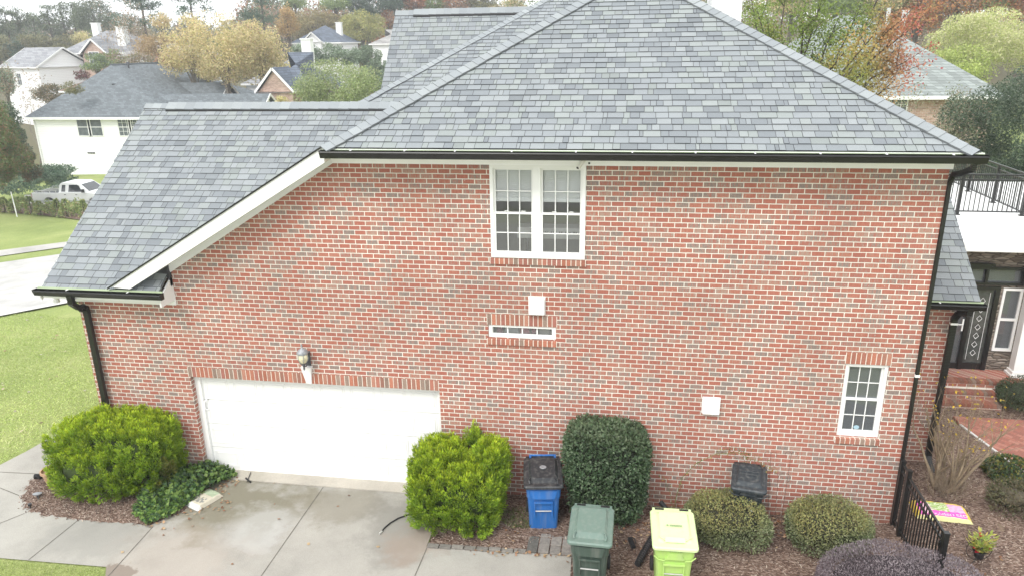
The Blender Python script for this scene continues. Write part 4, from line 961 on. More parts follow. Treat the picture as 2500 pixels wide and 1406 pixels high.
shrub('purple_shrub', 'low purple leaved mounded shrub at the bottom edge, in front of the black fence', 'shrub', (4.12, -2.38, .48), (1.2, .92, .54), 2.4, 34000, .036, .013,
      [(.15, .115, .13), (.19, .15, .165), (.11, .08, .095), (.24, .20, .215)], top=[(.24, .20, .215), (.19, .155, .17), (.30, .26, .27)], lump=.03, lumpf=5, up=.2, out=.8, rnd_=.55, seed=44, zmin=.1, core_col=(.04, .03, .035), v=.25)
shrub('boxwood_shrub', 'dark green clipped boxwood beside the brick front steps', 'shrub', (9.2, 4.85, .42), (.75, .5, .36), 2.8, 9000, .035, .018, [(.06, .09, .045), (.08, .11, .055)], lump=.03, seed=45, zmin=.15, core_col=(.03, .035, .02), v=.25)
shrub('low_shrub', 'low dark green leafy plant beside the edging of the brick walk', 'plant', (7.35, 1.75, .18), (.42, .42, .20), 2.2, 2200, .07, .045, [(.06, .10, .04), (.08, .12, .05), (.17, .17, .04)], lump=.08, seed=46, zmin=.1, depth=.1)
shrub('low_shrub', 'sparse brown green twiggy shrub between the bare shrub and the potted plant', 'plant', (6.95, .75, .30), (.45, .42, .34), 2.2, 2600, .06, .022, [(.11, .12, .055), (.16, .135, .075), (.10, .085, .05)], lump=.1, seed=47, zmin=.1, depth=.25, core_col=(.09, .075, .05))
shrub('low_shrub', 'grassy green and tan clump at the right edge of the mulch bed', 'plant', (7.5, -.1, .22), (.42, .45, .28), 2.2, 1300, .22, .014, [(.13, .17, .06), (.28, .24, .14), (.20, .2, .08)], lump=.1, up=1.3, out=.7, seed=48, zmin=.1, depth=.3, core_col=(.09, .07, .05))

def blades(name, label, cat, poly_pts, n, ln, wd, pal, seed, zf, up=.3, out=None, kind='stuff', hsc=.1, lf=2.0):
    r = np.random.RandomState(seed); xs = [p[0] for p in poly_pts]; ys = [p[1] for p in poly_pts]
    x = r.uniform(min(xs), max(xs), n*3); y = r.uniform(min(ys), max(ys), n*3); ins = np.zeros(n*3, bool); j = len(poly_pts)-1
    for i in range(len(poly_pts)):
        (xi, yi), (xj, yj) = poly_pts[i], poly_pts[j]
        if yi != yj:
            ins ^= ((yi > y) != (yj > y)) & (x < (xj-xi)*(y-yi)/(yj-yi)+xi)
        j = i
    x, y = x[ins][:n], y[ins][:n]; m = len(x); z = zf(x, y, r)
    b = np.stack([x, y, z], 1); ax = r.normal(size=(m, 3)); ax[:, 2] = np.abs(ax[:, 2])*.3+up
    cols = pick(pal, m, r, .22)*(1+.2*noise3(b, seed, lf))[:, None]
    o = leaf_mesh(name, b, ax, r.normal(size=(m, 3)), ln*r.uniform(.6, 1.3, m), wd*r.uniform(.7, 1.3, m), cols, M['leaf'], None, kind)
    o['label'] = label; o['category'] = cat; return o
IVY = [(-8.95, -.1), (-8.9, -.9), (-8.75, -1.45), (-8.3, -1.75), (-8.05, -1.5), (-7.85, -1.0), (-7.7, -.45), (-7.45, -.05), (-7.9, .1), (-8.3, .0)]
def ivyz(x, y, r):
    e = np.clip((y+1.75)/1.3, 0, 1)*np.clip((-7.4-x)/.8, 0, 1)
    return .05+e*(.05+.30*r.rand(len(x)))*(.7+.5*np.clip(noise3(np.stack([x, y, x*0], 1), 3, 5), -.5, 1))
blades('ivy', 'dark green ivy spreading from the thuja bush towards the garage door', 'ivy', IVY, 4300, .085, .07, [(.12, .22, .06), (.18, .29, .07), (.08, .15, .06), (.23, .33, .09), (.06, .10, .05)], 51, ivyz, up=.5)
# ragged grass along lawn edges and short turf
LOW = [(-14.5, -3.02), (-10.25, -2.93), (-8.35, -2.9), (-8.2, -3.15), (-8.2, -4.2), (-14.5, -4.2)]
GP = [(.38, .47, .155), (.44, .52, .18), (.32, .41, .125), (.50, .52, .26)]
blades('turf', 'strip of mown grass at the lower left corner', 'grass', LOW, 22000, .05, .006, GP, 52, lambda x, y, r: x*0-.005, up=.9)
NEARL = [(-12.5, 2.3), (-12.65, -.2), (-13.1, -.75), (-17, -2.2), (-26, 4), (-24, 12), (-17.5, 9.5), (-12.3, 5.5)]
blades('turf', 'mown yellow green lawn beside the house', 'grass', NEARL, 70000, .07, .012, GP, 53, lambda x, y, r: T(x, y)-.015, up=.55, lf=.8)

def leaves_scatter(name, label, spots, n, seed, pal=((.30, .16, .09), (.40, .25, .14), (.24, .12, .07), (.45, .33, .2))):
    r = np.random.RandomState(seed); B = []
    for (x, y, rx, ry, w_, z) in spots:
        k = int(n*w_); B.append(np.stack([x+r.normal(size=k)*rx, y+r.normal(size=k)*ry, z+r.rand(k)*.012], 1))
    b = np.concatenate(B); m = len(b); ax = r.normal(size=(m, 3)); ax[:, 2] = np.abs(ax[:, 2])*.25+.05; sd_ = np.cross(ax, [0, 0, 1])+r.normal(size=(m, 3))*.2
    o = leaf_mesh(name, b, ax, sd_, r.uniform(.035, .085, m), r.uniform(.025, .06, m), pick(pal, m, r, .25), M['leaf'], None, 'stuff'); o['label'] = label; o['category'] = 'leaves'; return o
leaves_scatter('fallen_leaves', 'brown fallen leaves beside the ivy and the flat paper sack', [(-7.55, -.35, .12, .18, .35, .03), (-7.35, -.85, .15, .2, .15, .03), (-7.6, -1.25, .2, .15, .15, .03), (-8.1, -1.72, .25, .06, .1, .03), (-6, -1.2, 1.4, .8, .1, .02)], 130, 61)
leaves_scatter('fallen_leaves', 'brown fallen leaves on the mulch around the wheeled bins and round shrubs', [(.4, -.9, .4, .3, .3, .12), (2.75, -.35, .2, .3, .2, .15), (-1.6, -1.62, .6, .05, .2, .03), (-1.9, -1.0, .3, .3, .08, .07), (6.3, -.6, .8, .6, .22, .07)], 260, 62)
leaves_scatter('fallen_leaves', 'dry tan leaves scattered around the bare shrub by the brick walk', [(6.5, 1.3, .6, .6, .6, .07), (7.4, .2, .5, .5, .4, .07)], 150, 63)
r = np.random.RandomState(66); m = 170; x = r.uniform(-24, -12.8, m); y = r.uniform(-1, 11, m); kp = (y > -.5+(-12.8-x)*.0) & (y < 11) & (y-(-12.6-x)*1.0 < 2.5); x, y = x[kp], y[kp]; m = len(x)
o_ = leaf_mesh('fallen_leaves', np.stack([x, y, T(x, y)+.02], 1), r.normal(size=(m, 3))*np.array([1, 1, .2]), r.normal(size=(m, 3))*np.array([1, 1, .2]), r.uniform(.07, .13, m), r.uniform(.05, .1, m), pick([(.45, .38, .26), (.35, .25, .15), (.5, .46, .36)], m, r), M['leaf'], None, 'stuff'); o_['label'] = 'pale dry leaves scattered over the lawn on the left'; o_['category'] = 'leaves'
# weeds by the driveway corner
blades('weeds', 'patch of grass and weeds between the thuja and the blue bin', 'grass', [(-2.1, -.5), (-1.55, -.4), (-1.5, -1.0), (-1.9, -1.0)], 700, .09, .012, [(.09, .13, .04), (.14, .17, .06), (.2, .17, .1)], 55, lambda x, y, r: x*0+.06, up=.7)

# ------------------------------------------------------------------ bare multi-stem shrub, climbing rose
def limb(mb, p, d, L, r0, lvl, rn, tips, spread=.5, upb=.12, col=(1, 1, 1), nseg=4, kids=(2, 4), shrink=.68):
    pts = [Vector(p)]; rs = [r0]; d = Vector(d).normalized()
    for i in range(nseg):
        d = (d+Vector((rn.gauss(0, .13), rn.gauss(0, .13), rn.gauss(0, .08)+upb*.5))).normalized(); pts.append(pts[-1]+d*L/nseg); rs.append(r0*(1-.55*(i+1)/nseg))
    mb.tube(pts, rs, 5 if lvl > 1 else 4, col, cap=False)
    if lvl <= 0: tips.append(pts[-1]); return
    for k in range(rn.randint(*kids)):
        i = rn.randint(1, nseg); a = rn.uniform(0, 2*PI); s = Vector((math.cos(a), math.sin(a), rn.uniform(-.1, .5)))*spread
        limb(mb, pts[i], d+s, L*shrink*rn.uniform(.75, 1.15), rs[i]*.62, lvl-1, rn, tips, spread, upb, col, max(2, nseg-1), kids, shrink)
    tips.append(pts[-1])
rn = random.Random(77)
bs = root_of('bare_shrub', 'bare multi-stemmed shrub with a few yellow leaves by the black downspout', 'shrub', (5.98, 1.15, .1))
tips = []; mt = MB()
for k in range(17):
    a = rn.uniform(0, 2*PI); q = (5.98+math.cos(a)*.14, 1.15+math.sin(a)*.12, .08)
    limb(mt, q, (math.cos(a)*.32+.10, math.sin(a)*.2, 1.0), rn.uniform(.9, 1.25), rn.uniform(.022, .038), 3, rn, tips, .42, .15, kids=(2, 3))
mt.build('stems', plain('shrub_stem', (.27, .21, .14), .85, .3, 14, bmp=.3), bs, smooth=True)
r = np.random.RandomState(5); tp = np.array([tuple(t) for t in tips if t.z > .8]); tp = tp[r.permutation(len(tp))[:150]]; m = len(tp)
leaf_mesh('leaves', tp, r.normal(size=(m, 3)), r.normal(size=(m, 3)), r.uniform(.04, .075, m), r.uniform(.025, .04, m), pick([(.55, .36, .03), (.6, .42, .06), (.4, .3, .06)], m, r), M['leaf'], bs)
mt = MB(); tips = []
for k in range(90):
    a = rn.uniform(0, 2*PI); rr = rn.uniform(.1, .45); q = (6.0+math.cos(a)*rr, 1.1+math.sin(a)*rr, .08); limb(mt, q, (rn.gauss(0, .5), rn.gauss(0, .5), 1), rn.uniform(.3, .7), .005, 1, rn, tips, .6, .05, kids=(2, 3))
mt.build('suckers', M['twig'], bs)
rose = root_of('climbing_rose', 'thin arching rose cane with sparse leaves over the black bin', 'plant', (1.1, -.05, .1))
P = lambda px, py, y: tuple(AT(px, py, y=y))
cane = [P(1643, 1265, -.1), P(1650, 1215, -.1), P(1665, 1165, -.1), P(1700, 1130, -.12), P(1745, 1108, -.15), P(1800, 1104, -.18), P(1850, 1125, -.25), P(1895, 1147, -.3)]
mt = MB(); mt.tube(cane, [.008, .007, .006, .005, .005, .004, .003, .002], 6); mt.tube([P(1650, 1270, -.12), P(1652, 1245, -.14), P(1640, 1235, -.2), P(1632, 1250, -.25)], .004, 5); mt.tube([P(1648, 1262, -.12), P(1635, 1200, -.1), P(1618, 1160, -.08)], .003, 5)
mt.tube([P(1700, 1130, -.12), P(1720, 1150, -.2), P(1715, 1180, -.2)], .002, 5); mt.tube([P(1745, 1108, -.15), P(1760, 1098, -.15), P(1800, 1090, -.15), P(1840, 1100, -.15)], .002, 5); mt.tube([P(1800, 1104, -.18), P(1850, 1110, -.2), P(1880, 1150, -.2)], .002, 5)
mt.build('canes', plain('rose_cane', (.17, .2, .07), .7, .2, 10), rose, smooth=True)
B = []
r = np.random.RandomState(6)
for a, b, k in [(cane[i], cane[i+1], n) for i, n in enumerate((12, 16, 10, 16, 40, 60, 34))]+[(P(1618, 1160, -.08), P(1635, 1200, -.1), 14), (P(1760, 1098, -.15), P(1840, 1100, -.15), 40), (P(1700, 1270, -.1), P(1600, 1240, -.15), 20)]:
    t = r.rand(k, 1); B.append(np.array(a)*(1-t)+np.array(b)*t+r.normal(size=(k, 3))*.05)
B = np.concatenate(B); m = len(B)
leaf_mesh('leaves', B, r.normal(size=(m, 3)), r.normal(size=(m, 3)), r.uniform(.025, .05, m), r.uniform(.014, .026, m), pick([(.12, .15, .06), (.18, .19, .07), (.09, .12, .05), (.33, .25, .05), (.35, .15, .05)], m, r), M['leaf'], rose)
M['rust'] = plain('rusty_wire', (.10, .055, .04), .8, .3, 20)
for i, (bx, by, tx, ty, yy, lab) in enumerate(((1874, 1258, 1882, 1108, -.2, 'leftmost of the three thin rusty garden stakes with scroll tops'), (1892, 1264, 1900, 1165, -.3, 'shorter middle one of the three thin rusty garden stakes'), (1908, 1262, 1932, 1108, -.25, 'rightmost of the three thin rusty garden stakes with scroll tops'))):
    b = AT(bx, by, y=yy); t = AT(tx, ty, y=yy); mt = MB(); pts = [b, t]; R_ = .05 if i != 1 else .1
    for k in range(1, 11): a = PI-k*PI*1.35/10; pts.append(t+Vector((R_+R_*math.cos(a), 0, R_*math.sin(a))))
    mt.tube(pts, .0035, 5); mt.tube([t]+[t+Vector((-R_+R_*math.cos(k*PI*1.35/10), 0, R_*math.sin(k*PI*1.35/10))) for k in range(1, 11)], .003, 5)
    tag(mt.build('garden_stake', M['rust']), lab, 'stake', 'thin rusty garden stakes by the wall')

# ================================================================== wheeled bins
def rrect(w, d, rad, z, cx=0, cy=0, n=4):
    pts = []
    for (sx, sy, a0) in ((1, 1, 0), (-1, 1, 90), (-1, -1, 180), (1, -1, 270)):
        for k in range(n+1):
            a = math.radians(a0+90*k/n); pts.append((cx+sx*(w/2-rad)+rad*math.cos(a), cy+sy*(d/2-rad)+rad*math.sin(a), z))
    return pts
def text_obj(s, size, mat, parent, mtx, name='lettering', ext=.001):
    cu = bpy.data.curves.new(name, 'FONT'); cu.body = s; cu.size = size; cu.extrude = ext; cu.align_x = 'CENTER'; cu.align_y = 'CENTER'; cu.materials.append(mat)
    t = bpy.data.objects.new('tmp', cu); C.objects.link(t); dg = bpy.context.evaluated_depsgraph_get()
    me = bpy.data.meshes.new_from_object(t.evaluated_get(dg)); bpy.data.objects.remove(t)
    o = bpy.data.objects.new(name, me); C.objects.link(o); o.parent = parent; o.matrix_local = mtx; return o
def plastic(name, col, var=.06):
    m = plain(name, col, .42, var, 3, spec=.45, bmp=.08, bscale=220)
    nt = m.node_tree; b = nt.nodes['Principled BSDF']; src = b.inputs['Base Color'].links[0].from_socket     # dust streaks
    tc = N(nt, 'ShaderNodeTexCoord'); mp = N(nt, 'ShaderNodeMapping'); mp.inputs['Scale'].default_value = (14, 14, 2); nt.links.new(tc.outputs['Object'], mp.inputs[0])
    n = N(nt, 'ShaderNodeTexNoise', Scale=1, Detail=5); nt.links.new(mp.outputs[0], n.inputs['Vector']); r = ramp(nt, [(.48, (0, 0, 0)), (.78, (.28, .28, .28))]); nt.links.new(n.outputs['Fac'], r.inputs[0])
    nt.links.new(mixc(nt, r.outputs[0], src, (.32, .31, .28)), b.inputs['Base Color']); return m
def wheeled_bin(label, loc, rotz, body, lid, W_=.68, D_=.80, H=.98, style='a', lidmat=None, group='wheeled bins by the brick wall', tilt=0):
    """front faces -y, hinge and wheels at +y"""
    root = root_of('wheeled_bin', label, 'bin', loc, group); root.rotation_euler = (tilt, 0, rotz); ch = []
    def add(mb, nm, mat, par=root, smooth=False, bev=0):
        o = mb.build(nm, mat, None, smooth=smooth, bevel=bev); o.parent = par; return o
    w0, d0, w1, d1 = W_*.72, D_*.62, W_*.90, D_*.86
    mb = MB(); rows = []
    prof = [(0, w0, d0), (.03, w0+.01, d0+.01), (.35, w0+(w1-w0)*.33, d0+(d1-d0)*.33), (.68, w0+(w1-w0)*.62, d0+(d1-d0)*.62), (.70, w1-.02, d1-.03), (H-.10, w1, d1), (H-.095, w1+.03, d1+.03), (H-.035, w1+.035, d1+.035)]
    for z, a, b in prof: rows.append(rrect(a, b, .06, z*(H/.98) if z < H-.2 else z, cy=(b-d0)*-.12))
    mb.grid(rows, close=True); mb.face(rows[0][::-1]); mb.face(rows[-1])
    bo = add(mb, 'body', body, smooth=False)
    yf = lambda z: -(d0+(d1-d0)*min(1, z/.68)*.62)/2-(d0+(d1-d0)*min(1, z/.68)*.62-d0)*.12
    # recessed grab bar and ribs on the front
    yb = -(d1)/2-(d1-d0)*.12
    mb = MB()
    for dx in (-.15, .15): mb.box((dx-.012, yf(.45)-.035, .33), (dx+.012, yf(.45)+.02, .62))
    mb.box((-.162, yf(.6)-.04, .60), (.162, yf(.6)+.02, .635)); add(mb, 'lift_pocket', body, bev=.006)
    mb = MB(); mb.tube([(-.14, yf(.45)-.02, .44), (.14, yf(.45)-.02, .44)], .012, 8); add(mb, 'grab_bar', M['steel'])
    mb = MB()
    if style == 'a':
        for i in range(7): x = -.15+i*.05; mb.bar((x, yb-.006, H-.13), (x*.92, yb-.012, .74), .016, .014, up=(0, 1, 0))
        mb.prism([(-.24, yb-.012, H-.12), (.24, yb-.012, H-.12), (.19, yb-.022, .72), (-.19, yb-.022, .72)], (0, .03, 0)); add(mb, 'ribbed_panel', body, bev=.005)
    else:
        mb.prism([(-.11, yb-.012, .86), (.11, yb-.012, .86), (.11, yb-.012, .80), (.145, yb-.012, .74), (-.145, yb-.012, .74), (-.11, yb-.012, .80)], (0, .03, 0))
        mb.tube([(-.31, yb+.0, .80), (-.24, yb-.012, .74), (-.15, yb-.016, .73)], .010, 6); mb.tube([(.31, yb+.0, .80), (.24, yb-.012, .74), (.15, yb-.016, .73)], .010, 6); add(mb, 'moulded_panel', body, bev=.004)
    # lid: wide rim, sloping top with a raised middle
    zf, zb_ = H-.03, H+.06; yl0, yl1 = -d1/2-(d1-d0)*.12-.06, d1/2-(d1-d0)*.12+.05; wl = W_+.02
    def lz(y, up=0): t = (y-yl0)/(yl1-yl0); return zf+(zb_-zf)*min(1, t*1.3)+up
    mb = MB(); rows = []; dz = [(0, 1.0, -.035), (0, 1.0, 0), (.02, .96, .022)]
    for off, sc, up in dz:
        rows.append([(x*sc, (y-(yl0+yl1)/2)*(sc if sc < 1 else 1)+(yl0+yl1)/2, lz(y, up)) for x, y, z in rrect(wl, yl1-yl0, .06, 0, 0, (yl0+yl1)/2)])
    mid = [(x*.74, (y-(yl0+yl1)/2)*.76+(yl0+yl1)/2+.01, lz(y, .028)) for x, y, z in rrect(wl, yl1-yl0, .06, 0, 0, (yl0+yl1)/2)]
    mid2 = [(x*.62, (y-(yl0+yl1)/2)*.60+(yl0+yl1)/2+.03, lz(y, .075)) for x, y, z in rrect(wl, yl1-yl0, .06, 0, 0, (yl0+yl1)/2)]
    rows += [mid, mid2]; mb.grid(rows, close=True); mb.face(mid2); mb.face(rows[0][::-1]); lo = add(mb, 'lid', lid, bev=.006)
    mb = MB(); yy = yl1+.02; mb.box((-wl*.44, yl1-.03, zb_-.03), (wl*.44, yl1+.045, zb_+.02)); add(mb, 'hinge_bar', lid, lo, bev=.006)
    for sx in (-1, 1):
        mb = MB(); mb.box((sx*.19-.07, yl1-.015, zb_+.016), (sx*.19+.07, yl1+.03, zb_+.024)); add(mb, 'hinge_slot', M['blackplastic'], lo)
        if style == 'a':
            mb = MB(); mb.tube([(sx*.235, yl0+.07, lz(yl0+.07, .03)), (sx*.245, yl0+.10, lz(yl0+.1, .06)), (sx*.225, yl0+.17, lz(yl0+.17, .065)), (sx*.21, yl0+.20, lz(yl0+.2, .03))], .014, 8); add(mb, 'lid_handle', lid, lo)
        mb = MB(); R_ = Matrix.Rotation(PI/2, 3, 'Y'); mb.lathe((sx*(W_*.42)-.025, d0/2+.04, .12), [(.05, 0), (.115, .005), (.12, .02), (.115, .045), (.05, .05)], 22, R=R_); wh = add(mb, 'wheel', M['rubber'])
    return root, lo, add, lz, yl0, yl1, yb
M['steel'] = plain('galvanised_bar', (.62, .62, .60), .35, .1, 10, metal=.6)
M['rubber'] = plain('tyre_rubber', (.02, .02, .02), .8, .2, 20)
P_green = plastic('bin_dark_green', (.055, .082, .066)); P_greenlid = plastic('bin_lid_green', (.13, .19, .16)); P_lime = plastic('bin_lime', (.42, .62, .17), .03); P_limelid = plastic('bin_lid_lime', (.60, .74, .38), .03)
P_blue = plastic('bin_blue', (.02, .135, .42)); P_blk = plastic('bin_black', (.022, .024, .028)); P_blk2 = plastic('bin_charcoal', (.03, .038, .045))
wheeled_bin('dark green wheeled bin at the bottom edge, between the stone pavers and the lime bin', (-.38, -2.02, 0), math.radians(-1), P_green, P_greenlid, .66, .84, 1.0)
bn, lo, add, lz, yl0, yl1, yb = wheeled_bin('lime green wheeled bin at the bottom edge in front of a round shrub', (.87, -1.96, 0), math.radians(2), P_lime, P_limelid, .66, .84, 1.0, 'b')
M['ink'] = plain('print_ink', (.22, .30, .16), .6, .1)
a_ = math.atan2(.09, .8)
mb = MB(); ym = (yl0+yl1)/2-.02; zl = lz(ym, .079)+.004
mb.lathe((-.10, ym, zl), [(.018, 0), (.016, .002)], 14)
mb.box((-.065, ym-.004, zl-.002), (.12, ym+.010, zl+.002)); mb.box((-.065, ym-.022, zl-.003), (.12, ym-.017, zl+.001)); add(mb, 'lid_print', M['ink'], lo)
text_obj('121 80 153', .045, M['ink'], bn, Matrix.Translation((.0, yb-.018, .905)) @ Matrix.Rotation(PI/2, 4, 'X'))
mb = MB(); mb.prism([(-.15, yl0+.10, lz(yl0+.1, .03)), (.15, yl0+.10, lz(yl0+.1, .03)), (.15, yl0+.17, lz(yl0+.17, .06)), (-.15, yl0+.17, lz(yl0+.17, .06))], (0, 0, .01))
for sx in (-1, 1): mb.bar((sx*.15, yl0+.13, lz(yl0+.13, .05)), (sx*.25, yl0+.2, lz(yl0+.2, .06)), .02, .014)
add(mb, 'lid_grip', P_limelid, lo, bev=.004)
bn, lo, add, lz, yl0, yl1, yb = wheeled_bin('blue wheeled bin with a black lid, between the thuja and the dark boxy shrub', (-1.29, -.68, .02), math.radians(8), P_blue, P_blk, .66, .80, 1.0)
mb = MB(); mb.tube([(-.2, yl1+.05, lz(yl1)+.03), (.2, yl1+.05, lz(yl1)+.03)], .018, 8); mb.box((-.24, yl1-.02, lz(yl1)-.06), (-.2, yl1+.07, lz(yl1)+.04)); mb.box((.2, yl1-.02, lz(yl1)-.06), (.24, yl1+.07, lz(yl1)+.04)); add(mb, 'push_handle', P_blue)
mb = MB(); mb.lathe((0, (yl0+yl1)/2+.03, lz((yl0+yl1)/2+.03, .076)), [(.06, 0), (.055, .004)], 20); add(mb, 'round_emblem', M['pewter'], lo)
bn, lo, add, lz, yl0, yl1, yb = wheeled_bin('black wheeled bin against the brick wall behind a round shrub', (2.22, -.36, .10), math.radians(-9), P_blk2, P_blk2, .56, .66, .90, 'b')
mb = MB()
for k in (0, .07): mb.tube([(-.13, -.06+k, lz(-.06+k, .066)), (-.12, -.04+k, lz(-.04+k, .07)), (.12, -.04+k, lz(-.04+k, .07)), (.13, -.06+k, lz(-.06+k, .066))], .006, 5)
add(mb, 'lid_ridge', P_blk2, lo)

# ================================================================== fence and small objects
fn = root_of('metal_fence', 'black metal picket gate and posts running out from the right house corner', 'fence', (4.74, -1.0, .1))
fx = 4.74
mb = MB()
for y, n_ in ((-.06, 1), (-.36, 1), (-1.92, 1)):
    mb = MB(); mb.box((fx-.035, y-.035, .02), (fx+.035, y+.035, 1.34 if y > -1 else 1.28)); mb.box((fx-.04, y-.04, 1.34 if y > -1 else 1.28), (fx+.04, y+.04, 1.36 if y > -1 else 1.30)); mb.build('post', M['fencemetal'] if 'fencemetal' in M else M['blackmetal'], fn)
for (y0, y1, zz) in ((-.06, -.36, 1.30), (-.40, -1.88, 1.24)):
    for z in (zz, zz-.14, .22): mb = MB(); mb.box((fx-.014, y1, z-.02), (fx+.014, y0, z+.015)); mb.build('rail', M['blackmetal'], fn)
    n_ = int((y0-y1)/.105)
    for i in range(1, n_+1):
        y = y0-(y0-y1)*i/(n_+1); mb = MB(); mb.box((fx-.009, y-.009, .12), (fx+.009, y+.009, zz-.0)); mb.build('picket', M['blackmetal'], fn)
mb = MB(); mb.box((fx-.05, -1.87, 1.0), (fx+.06, -1.83, 1.1)); mb.build('latch', M['blackmetal'], fn)

# soil bag with its printing
sb = root_of('soil_bag', 'flat pink and yellow garden soil bag lying on mulch behind the fence', 'bag', (5.65, .35, .1))
def pillow(w, d, h, n=16, amp=.02, seed=1, pw=.35):
    r = random.Random(seed); rows = []
    for sgn in (1,):
        for i in range(n+1):
            row = []
            for j in range(n+1):
                u, v = i/n*2-1, j/n*2-1; e = max(0, (1-u**4))*max(0, (1-v**4)); row.append((u*w/2*(1-.03*v*v), v*d/2*(1-.03*u*u), h*e**pw+r.uniform(-amp, amp)*e**.3))
            rows.append(row)
    return rows
rows = pillow(.92, .52, .09, 22, .012, 3); Rz = Matrix.Rotation(math.radians(-4), 3, 'Z'); mb = MB()
W3_, H3_ = 22, 22
for i in range(22):
    for j in range(22):
        u, v = (i+.5)/22, (j+.5)/22
        c = (.62, .10, .42)
        if v > .82 or u < .10 or u > .9: c = (.62, .46, .08)
        if .28 < u < .62 and .35 < v < .85: c = (.30, .42, .14) if (i*7+j*3) % 5 < 3 else (.55, .58, .4)
        if .12 < u < .3 and .2 < v < .75: c = (.66, .42, .50)
        if .62 < u < .9 and .35 < v < .8: c = (.68, .38, .55)
        if v < .1: c = (.66, .62, .30)
        mb.face([Rz @ Vector(q)+Vector((5.65, .35, .13)) for q in (rows[i][j], rows[i+1][j], rows[i+1][j+1], rows[i][j+1])], c)
mb.build('plastic_sack', M['attr'], sb, colors=True)
text_obj('RAISED BED', .10, M['white'], sb, Matrix.Translation((.10, -.17, .115)) @ Matrix.Rotation(math.radians(-4), 4, 'Z'))
# flat paper sack on the driveway edge
pb = root_of('paper_sack', 'flat pale paper sack with worn printing lying at the ivy edge', 'sack', (-7.70, -.88, .02))
rows = pillow(.42, .58, .075, 14, .006, 4, .22); Rz = Matrix.Rotation(math.radians(-24), 3, 'Z'); mb = MB(); rr_ = random.Random(9)
for i in range(14):
    for j in range(14):
        u, v = (i+.5)/14, (j+.5)/14; c = (.50, .46, .37)
        if 9 <= j <= 12 and 2 <= i <= 11: c = (.34, .40, .28)
        if 3 <= j <= 6 and rr_.random() < .45 and 2 <= i <= 11: c = (.24, .24, .22)
        if j < 2: c = (.62, .62, .60)
        mb.face([Rz @ Vector(q)+Vector((-7.70, -.88, .02)) for q in (rows[i][j], rows[i+1][j], rows[i+1][j+1], rows[i][j+1])], c)
mb.build('paper', M['attr'], pb, colors=True)
# left bed: planter, corrugated pipe, solar light, spike
M['terracotta'] = plain('terracotta', (.42, .27, .17), .85, .15, 8)
pl = root_of('planter_pot', 'round terracotta planter half hidden under the left thuja bush', 'pot', (-10.98, -.72, .03))
mb = MB(); mb.lathe((-10.98, -.72, .03), [(.13, 0), (.155, .12), (.185, .24), (.205, .245), (.205, .29), (.18, .29), (.17, .23)], 24); mb.build('pot', M['terracotta'], pl, smooth=False)
pp = root_of('corrugated_pipe', 'black corrugated drain pipe end lying on the left mulch bed', 'pipe', (-11.33, -.66, .06))
mb = MB(); pts = [(-11.42+i*.012, -.70+i*.004, .11) for i in range(24)]; mb.tube(pts, [.055 if i % 2 else .047 for i in range(24)], 14); mb.build('pipe', M['blackplastic'], pp)
sg = root_of('solar_light', 'round silver disc solar garden light at the tip of the left mulch bed', 'light', (-10.92, -1.22, .05))
mb = MB(); Rt = Matrix.Rotation(math.radians(-12), 3, 'X'); mb.lathe((-10.92, -1.22, .10), [(.04, -.03), (.075, 0), (.08, .012), (.03, .02)], 20, R=Rt); mb.build('disc', M['pewter'], sg)
mb = MB(); mb.tube([(-10.90, -1.25, .08), (-10.84, -1.30, .03)], .012, 6); mb.build('stake', M['blackplastic'], sg)
sk = root_of('garden_spotlight', 'small dark garden spotlight on the front edge of the left mulch bed', 'light', (-10.80, -1.55, .04))
mb = MB(); mb.lathe((-10.80, -1.55, .03), [(.012, 0), (.012, .04), (.03, .05), (.035, .09), (.02, .09)], 12); mb.build('lamp_head', M['blackplastic'], sk)
# garage threshold debris, hose
tw = MB(); a0 = AT(612, 1152, z=.05); b0 = AT(603, 1176, z=.05); tw.tube([a0, b0], .008, 6); tw.tube([AT(600, 1166, z=.05), AT(612, 1176, z=.03)], .018, 6); tag(tw.build('door_stop_cord', M['blackplastic']), 'short dark cord and rubber stop on the garage apron', 'cord')
hs = root_of('garden_hose', 'thin black garden hose curving out of the thuja bush onto the driveway', 'hose', (-3.9, -1.0, .02))
pts = [AT(*q, z=.03) for q in ((930, 1299), (938, 1288), (952, 1276), (972, 1264), (1000, 1254), (1030, 1250))]; mb = MB(); mb.tube(pts, .013, 8); mb.build('hose', M['blackplastic'], hs, smooth=True)
mb = MB(); mb.tube([AT(926, 1302, z=.03), AT(933, 1296, z=.03)], .018, 8); mb.build('coupling', M['steel'], hs)
